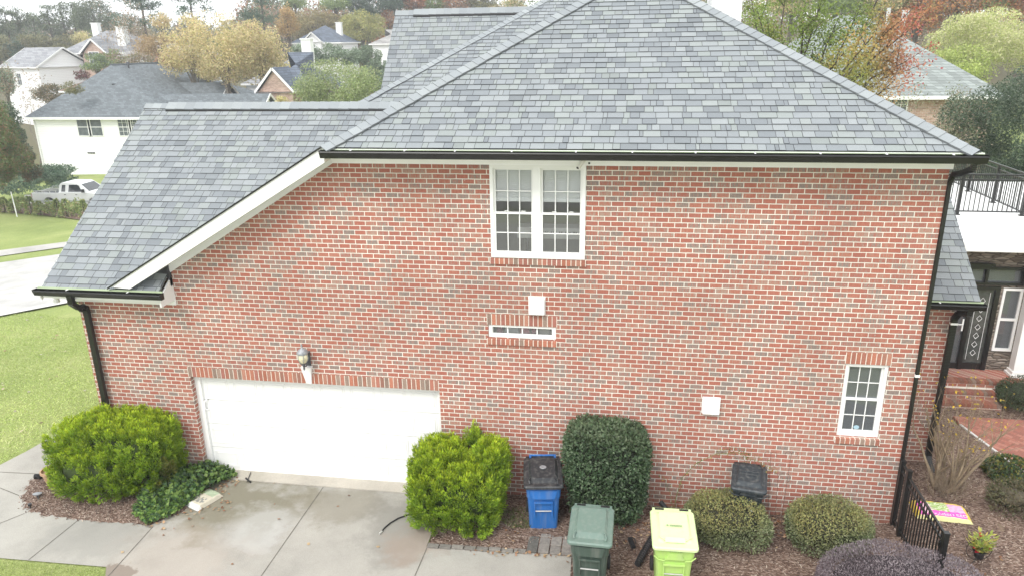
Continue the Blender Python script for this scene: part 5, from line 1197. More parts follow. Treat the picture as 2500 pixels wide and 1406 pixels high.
# pavers and edging
M['paver'] = attr_mat('paver_mat', .9, 0, .2, 18, .4, .2)
def paver(name, x0, x1, y0, y1, z, c, lab, cat, grp):
    mb = MB(); mb.box((x0+.006, y0+.006, z-.05), (x1-.006, y1-.006, z), c); o = mb.build(name, M['paver'], None, colors=True, bevel=.008); tag(o, lab, cat, grp)
rp = random.Random(4)
for i in range(8):
    x0 = -3.17+i*.212; c = rp.uniform(.8, 1.1); paver('edging_block', x0, x0+.21, -1.66+i*.008+rp.uniform(-.006, .006), -1.56+i*.008, .05+rp.uniform(-.006, .006), (.20*c, .185*c, .165*c), ['first', 'second', 'third', 'fourth', 'fifth', 'sixth', 'seventh', 'last'][i]+' grey edging block from the left in front of the right thuja', 'block', 'grey edging blocks in front of the right thuja')
for i in range(4):
    for j in range(2 if i else 1):
        x0 = -1.48+i*.195; c = rp.uniform(.85, 1.12); y0 = -1.56+(j*.2 if i else 0); y1 = y0+(.2 if i else .42)
        dark = (.115, .11, .10) if i == 0 else (.22*c, .20*c, .18*c)
        paver('stone_paver', x0, x0+.19, y0, y1, .055+rp.uniform(-.008, .008), dark, 'large dark stained paver at the left end of the paver patch' if i == 0 else ['front', 'middle'][j]+' row stone paver, '+['', 'left', 'middle', 'right'][i]+' column beside the blue bin', 'paver', 'stone pavers under and before the blue bin')
for i in range(1, 4): x0 = -1.48+i*.195; c = rp.uniform(.9, 1.1); paver('stone_paver', x0, x0+.19, -1.16, -.97, .055, (.22*c, .20*c, .18*c), 'back row stone paver, '+['', 'left', 'middle', 'right'][i]+' column touching the blue bin', 'paver', 'stone pavers under and before the blue bin')
# loose downspout pieces
def corr(pts, r0, n):
    P_ = [Vector(p) for p in pts]; out = []; rs = []
    for k in range(n+1):
        t = k/n*(len(P_)-1); i = min(int(t), len(P_)-2); out.append(P_[i].lerp(P_[i+1], t-i)); rs.append(r0*(1.08 if k % 2 else .95))
    return out, rs
mb = MB(); p_, r__ = corr([AT(1612, 1224, z=.42), AT(1624, 1238, z=.36), AT(1630, 1262, z=.22), AT(1632, 1290, z=.12)], .045, 26); mb.tube(p_, r__, 10); tag(mb.build('drain_elbow', M['blackplastic']), 'black curved drain elbow standing by the wall behind the lime bin', 'pipe')
mb = MB(); p_, r__ = corr([AT(1592, 1312, z=.14), AT(1574, 1342, z=.14), AT(1556, 1376, z=.14)], .052, 28); mb.tube(p_, r__, 12); tag(mb.build('drain_tube', M['blackplastic']), 'black corrugated drain tube lying on mulch left of the lime bin', 'pipe')
mb = MB(); c0 = AT(1542, 1325, z=.12); mb.bar(c0+Vector((-.03, .13, 0)), c0+Vector((.03, -.1, 0)), .07, .05); mb.tube([c0+Vector((.0, .13, .02)), c0+Vector((.05, .08, .04)), c0+Vector((.07, -.03, .02))], .008, 6); tag(mb.build('hose_bracket', M['blackplastic']), 'small black plastic bracket on mulch between the green and lime bins', 'bracket')
ts = MB(); ts.lathe((6.45, .08, .09), [(.13, 0), (.14, .02), (.12, .03), (.05, .028)], 20); tag(ts.build('valve_cover', plain('valve_cover_mat', (.17, .12, .08), .8, .3, 20)), 'round brown patterned cover set in the mulch behind the potted plant', 'cover')
# potted plant on a wire stand
pt = root_of('potted_plant', 'black pot with yellow green leaves and red flowers on a wire stand', 'plant', (5.75, -.85, .1))
px_, py_ = 5.78, -.86
mb = MB(); mb.lathe((px_, py_, .16), [(.065, 0), (.09, .11), (.10, .115), (.10, .13), (.085, .13)], 18); mb.build('pot', M['blackplastic'], pt)
mb = MB(); mb.tube([(px_+.19*math.cos(a), py_+.02, .28+.19*math.sin(a)) for a in [k*2*PI/24 for k in range(25)]], .005, 5); mb.tube([(px_-.12, py_-.1, .1), (px_, py_, .16), (px_+.12, py_+.1, .1)], .005, 5); mb.tube([(px_+.10*math.cos(k*PI/8), py_+.10*math.sin(k*PI/8), .27) for k in range(17)], .004, 5); mb.build('wire_stand', M['blackmetal'], pt)
r = np.random.RandomState(12); m = 260; an = r.rand(m)*6.28; hh = r.rand(m)
B = np.stack([px_+np.cos(an)*(.03+.16*hh*r.rand(m)), py_+np.sin(an)*(.03+.16*hh*r.rand(m)), .30+.32*hh*r.rand(m)], 1); ax = np.stack([np.cos(an), np.sin(an), r.uniform(.1, 1.3, m)], 1)
leaf_mesh('leaves', B, ax, np.cross(ax, [0, 0, 1]), r.uniform(.07, .12, m), r.uniform(.025, .04, m), pick([(.32, .40, .07), (.40, .46, .10), (.24, .33, .07), (.45, .38, .10)], m, r), M['leaf'], pt)
m = 26; B = np.array([px_, py_, .36])+r.normal(size=(m, 3))*np.array([.02, .02, .015])+np.repeat(np.array([[-.08, -.05, -.04], [.14, .0, .0], [0, .08, .14]]), [10, 8, 8], 0)
leaf_mesh('flowers', B, r.normal(size=(m, 3)), r.normal(size=(m, 3)), np.full(m, .045), np.full(m, .035), pick([(.55, .02, .03), (.45, .02, .04)], m, r), M['leaf'], pt)

# ================================================================== neighbouring houses
def roof_mat(name, col, sc=1):
    m, nt, b = newmat(name); b.inputs['Roughness'].default_value = .9; b.inputs['Specular IOR Level'].default_value = .15
    tc = N(nt, 'ShaderNodeTexCoord'); bt = N(nt, 'ShaderNodeTexBrick'); bt.offset = .37; bt.offset_frequency = 3
    ad = N(nt, 'ShaderNodeSeparateXYZ'); nt.links.new(tc.outputs['Object'], ad.inputs[0]); sm = N(nt, 'ShaderNodeMath', operation='ADD'); nt.links.new(ad.outputs[0], sm.inputs[0]); nt.links.new(ad.outputs[1], sm.inputs[1])
    cb = N(nt, 'ShaderNodeCombineXYZ'); a2 = N(nt, 'ShaderNodeMath', operation='ADD'); a2.inputs[1].default_value = 300; nt.links.new(sm.outputs[0], a2.inputs[0]); a3 = N(nt, 'ShaderNodeMath', operation='ADD'); a3.inputs[1].default_value = 50; nt.links.new(ad.outputs[2], a3.inputs[0])
    nt.links.new(a2.outputs[0], cb.inputs[0]); nt.links.new(a3.outputs[0], cb.inputs[1]); nt.links.new(cb.outputs[0], bt.inputs['Vector'])
    for k, v in (('Scale', 1), ('Brick Width', .34*sc), ('Row Height', .11*sc), ('Mortar Size', .008*sc), ('Bias', 0)): bt.inputs[k].default_value = v
    bt.inputs['Color1'].default_value = (*[c*.78 for c in col], 1); bt.inputs['Color2'].default_value = (*[c*1.2 for c in col], 1); bt.inputs['Mortar'].default_value = (*[c*.5 for c in col], 1)
    nt.links.new(bt.outputs['Color'], b.inputs['Base Color']); return m
def siding_mat(name, col, row=.2):
    m, nt, b = newmat(name); b.inputs['Roughness'].default_value = .6
    tc = N(nt, 'ShaderNodeTexCoord'); sp = N(nt, 'ShaderNodeSeparateXYZ'); nt.links.new(tc.outputs['Object'], sp.inputs[0])
    d = N(nt, 'ShaderNodeMath', operation='DIVIDE'); d.inputs[1].default_value = row; nt.links.new(sp.outputs[2], d.inputs[0]); f = N(nt, 'ShaderNodeMath', operation='FRACT'); nt.links.new(d.outputs[0], f.inputs[0])
    r = ramp(nt, [(0, tuple(c*.72 for c in col)), (.14, col)]); nt.links.new(f.outputs[0], r.inputs[0]); nt.links.new(r.outputs[0], b.inputs['Base Color']); bump(nt, b, f.outputs[0], .6, .03); return m
M['nroof'] = roof_mat('neighbour_shingle', (.15, .168, .18), 1.1); M['nroofg'] = roof_mat('green_grey_shingle', (.25, .275, .265), 1.2); M['nroofb'] = roof_mat('dark_blue_shingle', (.12, .14, .175), 2); M['nroofl'] = roof_mat('light_grey_shingle', (.27, .275, .29), 2); M['nroofr'] = roof_mat('red_brown_shingle', (.24, .135, .12), 2); M['nrooft'] = roof_mat('tan_grey_shingle', (.30, .29, .28), 2)
M['siding'] = siding_mat('white_siding', (.87, .87, .875), .22); M['nbrick'] = brick_mat('pale_brick', .25, .085, pal=[(0, (.30, .20, .16)), (.5, (.42, .27, .21)), (1, (.5, .36, .29))], mortar=(.55, .5, .45))
M['npane'] = plain('far_window_glass', (.10, .115, .13), .1, .3, 3, spec=.8); M['shutter'] = plain('dark_shutter', (.03, .035, .045), .6, .2)
def rotp(o, a, p): c, s = math.cos(a), math.sin(a); return (o[0]+p[0]*c-p[1]*s, o[1]+p[0]*s+p[1]*c, p[2])
def nwindow(par, o, a, x, y, z, w, h, mat='siding', cols=2, rows=2, shutters=False, face='front'):
    """window on a wall; local frame (x along the wall, outward normal -y for front, +x for side)"""
    mb = MB(); g = MB(); f = .07
    def PT(u, v, d): return rotp(o, a, (x+u, y-d, z+v)) if face == 'front' else rotp(o, a, (x+d, y+u, z+v))
    def slab(m, u0, v0, u1, v1, d0, d1):
        q = [PT(u0, v0, d0), PT(u1, v0, d0), PT(u1, v1, d0), PT(u0, v1, d0), PT(u0, v0, d1), PT(u1, v0, d1), PT(u1, v1, d1), PT(u0, v1, d1)]
        for t in ((0,1,2,3),(7,6,5,4),(0,4,5,1),(1,5,6,2),(2,6,7,3),(3,7,4,0)): m.face([q[i] for i in t])
    slab(mb, -f, -f, w+f, 0, .0, .06); slab(mb, -f, h, w+f, h+f, .0, .06); slab(mb, -f, 0, 0, h, .0, .06); slab(mb, w, 0, w+f, h, .0, .06); slab(mb, 0, h/2-.03, w, h/2+.03, .0, .045)
    for i in range(1, cols): slab(mb, w*i/cols-.015, 0, w*i/cols+.015, h, .0, .035)
    for i in range(1, rows*2):
        if i != rows: slab(mb, 0, h*i/rows/2-.012, w, h*i/rows/2+.012, .0, .033)
    wo = mb.build('window', M['white'], par); slab(g, 0, 0, w, h, -.02, .02); g.build('pane', M['npane'], wo)
    if shutters:
        for u in (-f-.42, w+f+.02): s_ = MB(); slab(s_, u, 0, u+.4, h, .0, .05); s_.build('shutter', M['shutter'], par)
def hiproof(par, o, a, x0, x1, y0, y1, ze, s, mat, ov=.4, hip=(1, 1), axis='x', name='roof', th=.12, gable_mat=None):
    """hipped or gabled roof over a rectangle; hip=(start, end): 1 hipped, 0 gable"""
    mb = MB(); X0, X1, Y0, Y1 = x0-ov, x1+ov, y0-ov, y1+ov
    P_ = lambda x, y, z: rotp(o, a, (x, y, z))
    if axis == 'x':
        h = (Y1-Y0)/2; r0 = (X0+h if hip[0] else X0, (Y0+Y1)/2); r1 = (X1-h if hip[1] else X1, (Y0+Y1)/2)
        fs = [[(X0, Y0), (X1, Y0), r1, r0], [(X1, Y1), (X0, Y1), r0, r1]]
        if hip[0]: fs.append([(X0, Y1), (X0, Y0), r0])
        if hip[1]: fs.append([(X1, Y0), (X1, Y1), r1])
    else:
        h = (X1-X0)/2; r0 = ((X0+X1)/2, Y0+h if hip[0] else Y0); r1 = ((X0+X1)/2, Y1-h if hip[1] else Y1)
        fs = [[(X1, Y0), (X1, Y1), r1, r0], [(X0, Y1), (X0, Y0), r0, r1]]
        if hip[0]: fs.append([(X0, Y0), (X1, Y0), r0])
        if hip[1]: fs.append([(X1, Y1), (X0, Y1), r1])
    zr_ = ze+h*s; rr = {r0, r1}
    for f in fs: mb.face([P_(x, y, zr_ if (x, y) in rr else ze) for x, y in f])
    ro = mb.build(name, mat, par)
    tb = MB()
    for (p, q) in (((X0, Y0), (X1, Y0)), ((X1, Y0), (X1, Y1)), ((X1, Y1), (X0, Y1)), ((X0, Y1), (X0, Y0))):
        side = (p[0] == q[0]); isg = (axis == 'x' and side and not hip[1 if p[0] == X1 else 0]) or (axis == 'y' and not side and not hip[1 if p[1] == Y1 else 0])
        if isg:
            m_ = ((p[0]+q[0])/2, (p[1]+q[1])/2)
            for e in (p, q): tb.bar(P_(e[0], e[1], ze-.08), P_(m_[0], m_[1], zr_-.08), .06, .2)
        else: tb.bar(P_(p[0], p[1], ze-.09), P_(q[0], q[1], ze-.09), .1, .18)
    tb.face([P_(x, y, ze-.1) for x, y in ((X0, Y0), (X0, Y1), (X1, Y1), (X1, Y0))]); tb.build('eave_trim', M['white'], ro)
    for e in (0, 1):
        if not hip[e]:
            gw = MB()
            if axis == 'x': x = (x0, x1)[e]; gw.prism([P_(x, y0, ze-.1), P_(x, y1, ze-.1), P_(x, (y0+y1)/2, zr_-ov*s-.05)], Vector(rotp((0, 0), a, ((.1, -.1)[e], 0, 0))))
            else: y = (y0, y1)[e]; gw.prism([P_(x0, y, ze-.1), P_(x1, y, ze-.1), P_((x0+x1)/2, y, zr_-ov*s-.05)], Vector(rotp((0, 0), a, (0, (.1, -.1)[e], 0))))
            gw.build('gable_wall', gable_mat or M['siding'], par)
    return zr_
def wallbox(par, o, a, x0, x1, y0, y1, z0, z1, mat, name='wall'):
    mb = MB(); R_ = Matrix.Rotation(a, 3, 'Z'); mb.box((x0, y0, z0), (x1, y1, z1), R=R_, o=(o[0], o[1], 0)); return mb.build(name, mat, par)
def nchim(par, o, a, x, y, z0, z1, w=1.1, d=.8, mat='white'):
    c_ = wallbox(par, o, a, x, x+w, y, y+d, z0, z1, M[mat], 'chimney'); mb = MB(); mb.box((x-.08, y-.08, z1), (x+w+.08, y+d+.08, z1+.12), R=Matrix.Rotation(a, 3, 'Z'), o=(o[0], o[1], 0)); mb.build('cap', M['white'], c_)
# 1. white sided house on the left
k_ = 63.85/47.85
def n1(px, py): return AT(px, py, y=52)
eL, eR = n1(62, 287), n1(400, 287); zE1 = eL.z; xw = n1(75, 300).x; gz = -4.2
N1 = root_of('white_house', 'white sided two-storey house with grey hip roof behind the parked pickup', 'house', (xw, 52.4, gz)); o1 = (xw, 52.4)
W_n = 14.4; D_n = 21.5
wallbox(N1, o1, 0, 0, W_n, 0, D_n, gz, zE1-.05, M['siding'])
mb = MB(); xa, xb, ya, yb = xw-.5, xw+W_n+.5, 51.9, 74.4; xr, yp, yq, zp = -51.4, 58.3, 66.2, 6.5
mb.face([(xa, ya, zE1), (xb, ya, zE1), (xr, yp, zp)]); mb.face([(xb, ya, zE1), (xb, yb, zE1), (xr, yq, zp), (xr, yp, zp)]); mb.face([(xb, yb, zE1), (xa, yb, zE1), (xr, yq, zp)]); mb.face([(xa, yb, zE1), (xa, ya, zE1), (xr, yp, zp), (xr, yq, zp)])
ro1 = mb.build('roof', M['nroof'], N1)
mb = MB(); mb.box((xa, ya-.05, zE1-.22), (xb, ya+.05, zE1)); mb.box((xa, ya, zE1-.2), (xa+.08, yb, zE1-.01)); mb.box((xb-.08, ya, zE1-.2), (xb, yb, zE1-.01)); mb.box((xa+.08, ya+.05, zE1-.12), (xb-.08, yb, zE1-.1)); mb.build('eave_trim', M['white'], ro1)
mb = MB(); mb.tube([(xr, yp, zp+.03), (xr, yq, zp+.03)], .1, 6); mb.build('ridge_cap', M['nroof'], N1)
for (a, b) in ((187, 210), (213, 238), (287, 310), (313, 336)):
    p = n1(a, 333); q = n1(b, 291); nwindow(N1, o1, 0, p.x-xw, 0, p.z, q.x-p.x, q.z-p.z, cols=1 if a < 250 else 3, rows=1 if a < 250 else 2)
p = n1(208, 377); mb = MB()
for i in range(3): mb = MB(); mb.box((p.x+i*.27, 52.33, p.z), (p.x+i*.27+.2, 52.4, p.z+.12)); mb.build('wall_vent', M['blackplastic'], N1)
mb = MB(); mb.tube([(xw+.1, 52.3, zE1-.2), (xw+.1, 52.3, gz)], .06, 6); mb.build('downspout', M['white'], N1)
# wings with ridges running to the right and white gable ends
for (px, py, yy, dep, sl) in ((660, 229, 56.2, 2.9, .75), (560, 202, 62.4, 2.9, .75)):
    t = AT(px, py, y=yy); x1_ = t.x-xw; ze_ = t.z-(dep+.4)*sl
    wallbox(N1, o1, 0, W_n-.2, x1_-.4, yy-52.4-dep, yy-52.4+dep, gz, ze_-.05, M['siding']); hiproof(N1, o1, 0, 8.0, x1_-.4, yy-52.4-dep, yy-52.4+dep, ze_, sl, M['nroof'], .4, (0, 0), 'x')
for px, py in ((280, 156), (312, 152)):
    t = AT(px, py, y=60); mb = MB(); mb.tube([t, (t.x, t.y, t.z-1.5)], .09, 8); mb.tube([(t.x, t.y, t.z), (t.x, t.y, t.z-.3)], .16, 8); mb.build('roof_vent_pipe', M['pewterdark'], N1)
t = AT(279, 205, y=56); mb = MB(); mb.tube([t, (t.x, t.y, t.z-.5)], .25, 8); mb.build('roof_vent', M['blackplastic'], N1)
# far houses (pixel anchored at their own distance, then built level)
def far_house(name, label, px, pyE, y, w, d, sl, ang, wall, roof, pyG, hip=(1, 1), axis='x', wins=(), ov=.4):
    y = y*math.cos(math.atan((px-1250)/F_PX)-math.radians(9.08))+CAM[1]          # y was a distance
    e = AT(px, pyE, y=y); g = AT(px, pyG, y=y); g = Vector((g.x, g.y, min(g.z, float(T(g.x, g.y))-.3)))
    r_o = root_of(name, label, 'house', (e.x, e.y, g.z)); o = (e.x, e.y); wallbox(r_o, o, ang, 0, w, 0, d, g.z, e.z-.05, M[wall]); z = hiproof(r_o, o, ang, 0, w, 0, d, e.z, sl, M[roof], ov, hip, axis, gable_mat=M[wall]); 
    for (x, z_, ww, hh, sh, fc) in wins: nwindow(r_o, o, ang, x if fc == 'front' else w, 0 if fc == 'front' else x, e.z+z_, ww, hh, cols=2, rows=1, shutters=sh, face=fc)
    return r_o, o, ang, e.z, z
# 2. far white house: roof slope to the front, white gable end on its right
far_house('white_house', 'far white house with a plain tall gable end at the left edge', 8, 164, 135, 9.0, 7.4, .62, math.radians(-22), 'siding', 'nroofl', 235, (0, 0), 'x', [(1.0, -2.4, 1.0, 1.5, False, 'front'), (3.2, -2.4, 1.0, 1.5, False, 'front')])
# 3. far brick house with shuttered windows, gable and chimneys
r3, o3, a3, ze3, zr3 = far_house('brick_house', 'far brick house with black shutters and white chimney on the left skyline', 148, 131, 132, 11.5, 9, .62, 0, 'nbrick', 'nroofl', 200, (1, 1), 'x', [(1.4, -1.9, 1.0, 1.7, True, 'front'), (3.6, -1.9, 1.1, 1.7, True, 'front'), (3.2, -5.0, 1.2, 1.8, True, 'front')])
hiproof(r3, o3, a3, 4.4, 8.0, -1.2, 4, ze3, .9, M['nroofl'], .3, (0, 1), 'y', gable_mat=M['nbrick']); wallbox(r3, o3, a3, 4.4, 8.0, -1.2, .5, ze3-7, ze3-.05, M['nbrick']); nwindow(r3, o3, a3, 5.4, -1.2, ze3-1.9, 1.5, 2.0, cols=3)
nchim(r3, o3, a3, 2.6, 4.0, ze3, zr3+1.0, 1.0); nchim(r3, o3, a3, 8.6, 1.0, ze3, ze3+3.4, 1.2, 1.0)
# 4. tan grey long roof to its right
far_house('tan_house', 'long far house with tan grey roof behind the bare trees', 262, 150, 116, 12, 9, .5, 0, 'siding', 'nrooft', 200)
# 5. red brown roof
far_house('red_roof_house', 'far house with a red brown shingle roof above the magnolia', 158, 222, 92, 9, 8, .45, math.radians(12), 'siding', 'nroofr', 262, (1, 1))
# 6. dark roofed house with a brick gable behind the yellow tree
r6, o6, a6, ze6, zr6 = far_house('gabled_house', 'far house with dark blue roof and white trimmed brick gable between the trees', 640, 222, 80, 5.2, 8, .8, 0, 'nbrick', 'nroofb', 290, (1, 1), 'x', [(4.2, -2.2, .7, 1.6, False, 'front'), (1.8, -2.2, .8, 1.6, False, 'front')])
hiproof(r6, o6, a6, .2, 3.7, -1.2, 4, ze6, 1.1, M['nroofb'], .25, (0, 1), 'y', gable_mat=M['nbrick']); wallbox(r6, o6, a6, .2, 3.7, -1.2, .3, ze6-5, ze6-.05, M['nbrick']); nchim(r6, o6, a6, 2.3, 5.0, ze6, zr6+1.2, 1.0, .8)
# 7. blue roofed house on the far hill
r7, o7, a7, ze7, zr7 = far_house('blue_roof_house', 'small far house with blue roof, white dormer gable and white chimney on the hill', 716, 106, 135, 8.2, 8, .62, 0, 'siding', 'nroofb', 150)
hiproof(r7, o7, a7, 2.2, 5.0, -.6, 4, ze7+.2, .9, M['nroofb'], .25, (0, 1), 'y'); wallbox(r7, o7, a7, 2.2, 5.0, -.6, .5, ze7-3, ze7+.1, M['siding']); nchim(r7, o7, a7, 6.0, 4.0, ze7, ze7+3.1, .9, .8)
far_house('grey_roof_house', 'far pale grey roof just left of the wing roof', 908, 108, 128, 5, 8, .5, 0, 'siding', 'nrooft', 150)
far_house('pale_house', 'pale house wall seen through the yellow tree', 600, 205, 98, 9, 8, .6, 0, 'siding', 'nroofl', 250, (1, 1), 'x', [(2, -2.4, 1, 1.6, False, 'front'), (5, -2.4, 1, 1.6, False, 'front')])
# 8. right neighbour: green grey hip roof over pale brick
e8 = AT(2120, 236, y=31); e8r = AT(2480, 236, y=31)
N8 = root_of('brick_house', 'neighbouring pale brick house with green grey hip roof behind the red maple', 'house', (e8.x-6, 31.5, 0)); o8 = (e8.x-6, 31.5)
w8 = (AT(2440, 236, y=31).x-(e8.x-6)); wallbox(N8, o8, 0, 0, w8, 0, 12, -.5, e8.z-.1, M['nbrick']); z8 = hiproof(N8, o8, 0, 0, w8, 0, 11, e8.z, .70, M['nroofg'], .5, (1, 1), 'x')
pw8 = AT(2172, 262, y=31.4); nwindow(N8, o8, 0, pw8.x-o8[0], 0, pw8.z-.9, .85, 1.35, cols=3)
tv = AT(2211, 28, y=37.5); mb = MB(); mb.tube([(tv.x, tv.y, tv.z), (tv.x-.2, tv.y, tv.z-1.9)], .14, 10); mb.tube([(tv.x, tv.y, tv.z+.05), (tv.x, tv.y, tv.z-.2)], .21, 10); mb.build('roof_vent_pipe', M['steel'], N8)
tv = AT(2171, 20, y=37.5); mb = MB(); mb.tube([(tv.x, tv.y, tv.z), (tv.x, tv.y, tv.z-1.7)], .12, 10); mb.build('roof_vent_pipe', M['steel'], N8)

# ------------------------------------------------------------------ parked pickup
tg = GT(85, 512); th_ = GT(235, 520)
tk = root_of('pickup_truck', 'white extended cab pickup truck parked in front of the white house', 'truck', (tg.x, tg.y, tg.z))
tdir = math.atan2(th_.y-tg.y, th_.x-tg.x)
tdir = math.radians(2)
def TK(p): q = rotp((tg.x, tg.y), tdir, (p[0], p[1], p[2]+tg.z)); return q
M['truck'] = plain('truck_paint', (.82, .83, .83), .25, .03, 1, spec=.6); M['truckgrey'] = plain('truck_lower', (.5, .52, .53), .35, .05, 1); M['tglass'] = plain('truck_glass', (.03, .035, .04), .05, .2, 2, spec=.9)
def side_ex(prof, y0, y1, nm, mat, par, inset=0):
    mb = MB(); a = [Vector(TK((x, y0, z))) for x, z in prof]; b = [Vector(TK((x, y1, z))) for x, z in prof]; n = len(prof)
    mb.face(a[::-1] if False else a); mb.face(b[::-1])
    for i in range(n): mb.face([a[i], b[i], b[(i+1) % n], a[(i+1) % n]])
    return mb.build(nm, mat, par, bevel=.04)
wy = 1.95
def arch(cx, r=.46, n=8): return [(cx+r*math.cos(PI-k*PI/n), .42+r*math.sin(PI-k*PI/n)) for k in range(n+1)]
base = [(0, .45)]+[(0.55, .42)]+arch(1.25)+arch(4.65)+[(5.5, .42), (5.72, .5), (5.72, .95), (5.55, 1.12), (4.35, 1.22), (4.15, 1.25), (2.05, 1.22), (2.05, 1.18), (0, 1.18)]
side_ex(base, 0, wy, 'body', M['truck'], tk)
mb = MB(); R_ = None
q = [(2.05, 1.2), (2.10, 1.72), (2.25, 1.86), (3.45, 1.86), (3.65, 1.80), (4.35, 1.24)]
mb = MB(); ins = lambda z: .08+max(0, (z-1.24))*.28
a = [Vector(TK((x, ins(z), z))) for x, z in q]; b = [Vector(TK((x, wy-ins(z), z))) for x, z in q]; mb.face(a); mb.face(b[::-1])
for i in range(len(q)): mb.face([a[i], b[i], b[(i+1) % len(q)], a[(i+1) % len(q)]])
cab = mb.build('cab', M['truck'], tk)
def twin(pts, nm='side_window'):
    mb = MB(); mb.face([TK((x, ins(z)-.012, z)) for x, z in pts]); mb.build(nm, M['tglass'], cab)
twin([(2.25, 1.27), (2.55, 1.27), (2.58, 1.72), (2.32, 1.72)]); twin([(2.78, 1.26), (3.85, 1.26), (3.58, 1.68), (3.44, 1.74), (2.85, 1.74)])
mb = MB(); mb.face([TK((4.29, .2, 1.30)), TK((4.29, wy-.2, 1.30)), TK((3.72, wy-.3, 1.77)), TK((3.72, .3, 1.77))]); mb.build('windscreen', M['tglass'], cab)
mb = MB(); mb.face([TK(p) for p in ((.1, .12, 1.185), (1.95, .12, 1.185), (1.95, wy-.12, 1.185), (.1, wy-.12, 1.185))]); mb.build('truck_bed', M['tglass'], tk)
for yy in (.05, wy-.05):
    mb = MB(); mb.tube([TK((.15, yy, 1.30)), TK((1.9, yy, 1.34))], .025, 6)
    for x in (.2, .8, 1.4, 1.85): mb.tube([TK((x, yy, 1.16)), TK((x, yy, 1.32))], .02, 5)
    mb.build('bed_rail', M['steel'], tk)
mb = MB(); mb.bar(TK((.1, -.01, .62)), TK((5.6, -.01, .62)), .02, .12); mb.build('side_moulding', M['truckgrey'], tk)
for x in (3.05, 3.0+.9): mb = MB(); mb.bar(TK((x-.55, -.012, 1.08)), TK((x-.42, -.012, 1.08)), .02, .04); mb.build('door_handle', M['blackplastic'], tk)
mb = MB(); mb.box((0, 0, 0), (.18, .1, .22)); mb.v = [TK((3.95+a, -.16+b, 1.26+c)) for a, b, c in mb.v]; mb.build('wing_mirror', M['blackplastic'], tk)
mb = MB(); mb.box((0, 0, 0), (.03, .2, .3)); mb.v = [TK((-.02+a, .0+b, .85+c)) for a, b, c in mb.v]; mb.build('tail_light', plain('tail_red', (.35, .02, .02), .3), tk)
for x in (1.25, 4.65):
    for yy in (.03, wy-.26):
        mb = MB(); R_ = Matrix.Rotation(-PI/2, 3, 'X'); mb.lathe((0, 0, 0), [(.2, 0), (.36, .01), (.38, .04), (.38, .2), (.36, .23), (.2, .24)], 20, R=R_); mb.v = [TK((x+a, yy+b, .38+c)) for a, b, c in mb.v]; wh = mb.build('wheel', M['rubber'], tk)
        mb = MB(); mb.lathe((0, 0, 0), [(.22, 0), (.2, .02), (.08, .03)], 14, R=R_); mb.v = [TK((x+a, yy-.01+b, .38+c)) for a, b, c in mb.v]; mb.build('rim', M['steel'], wh)

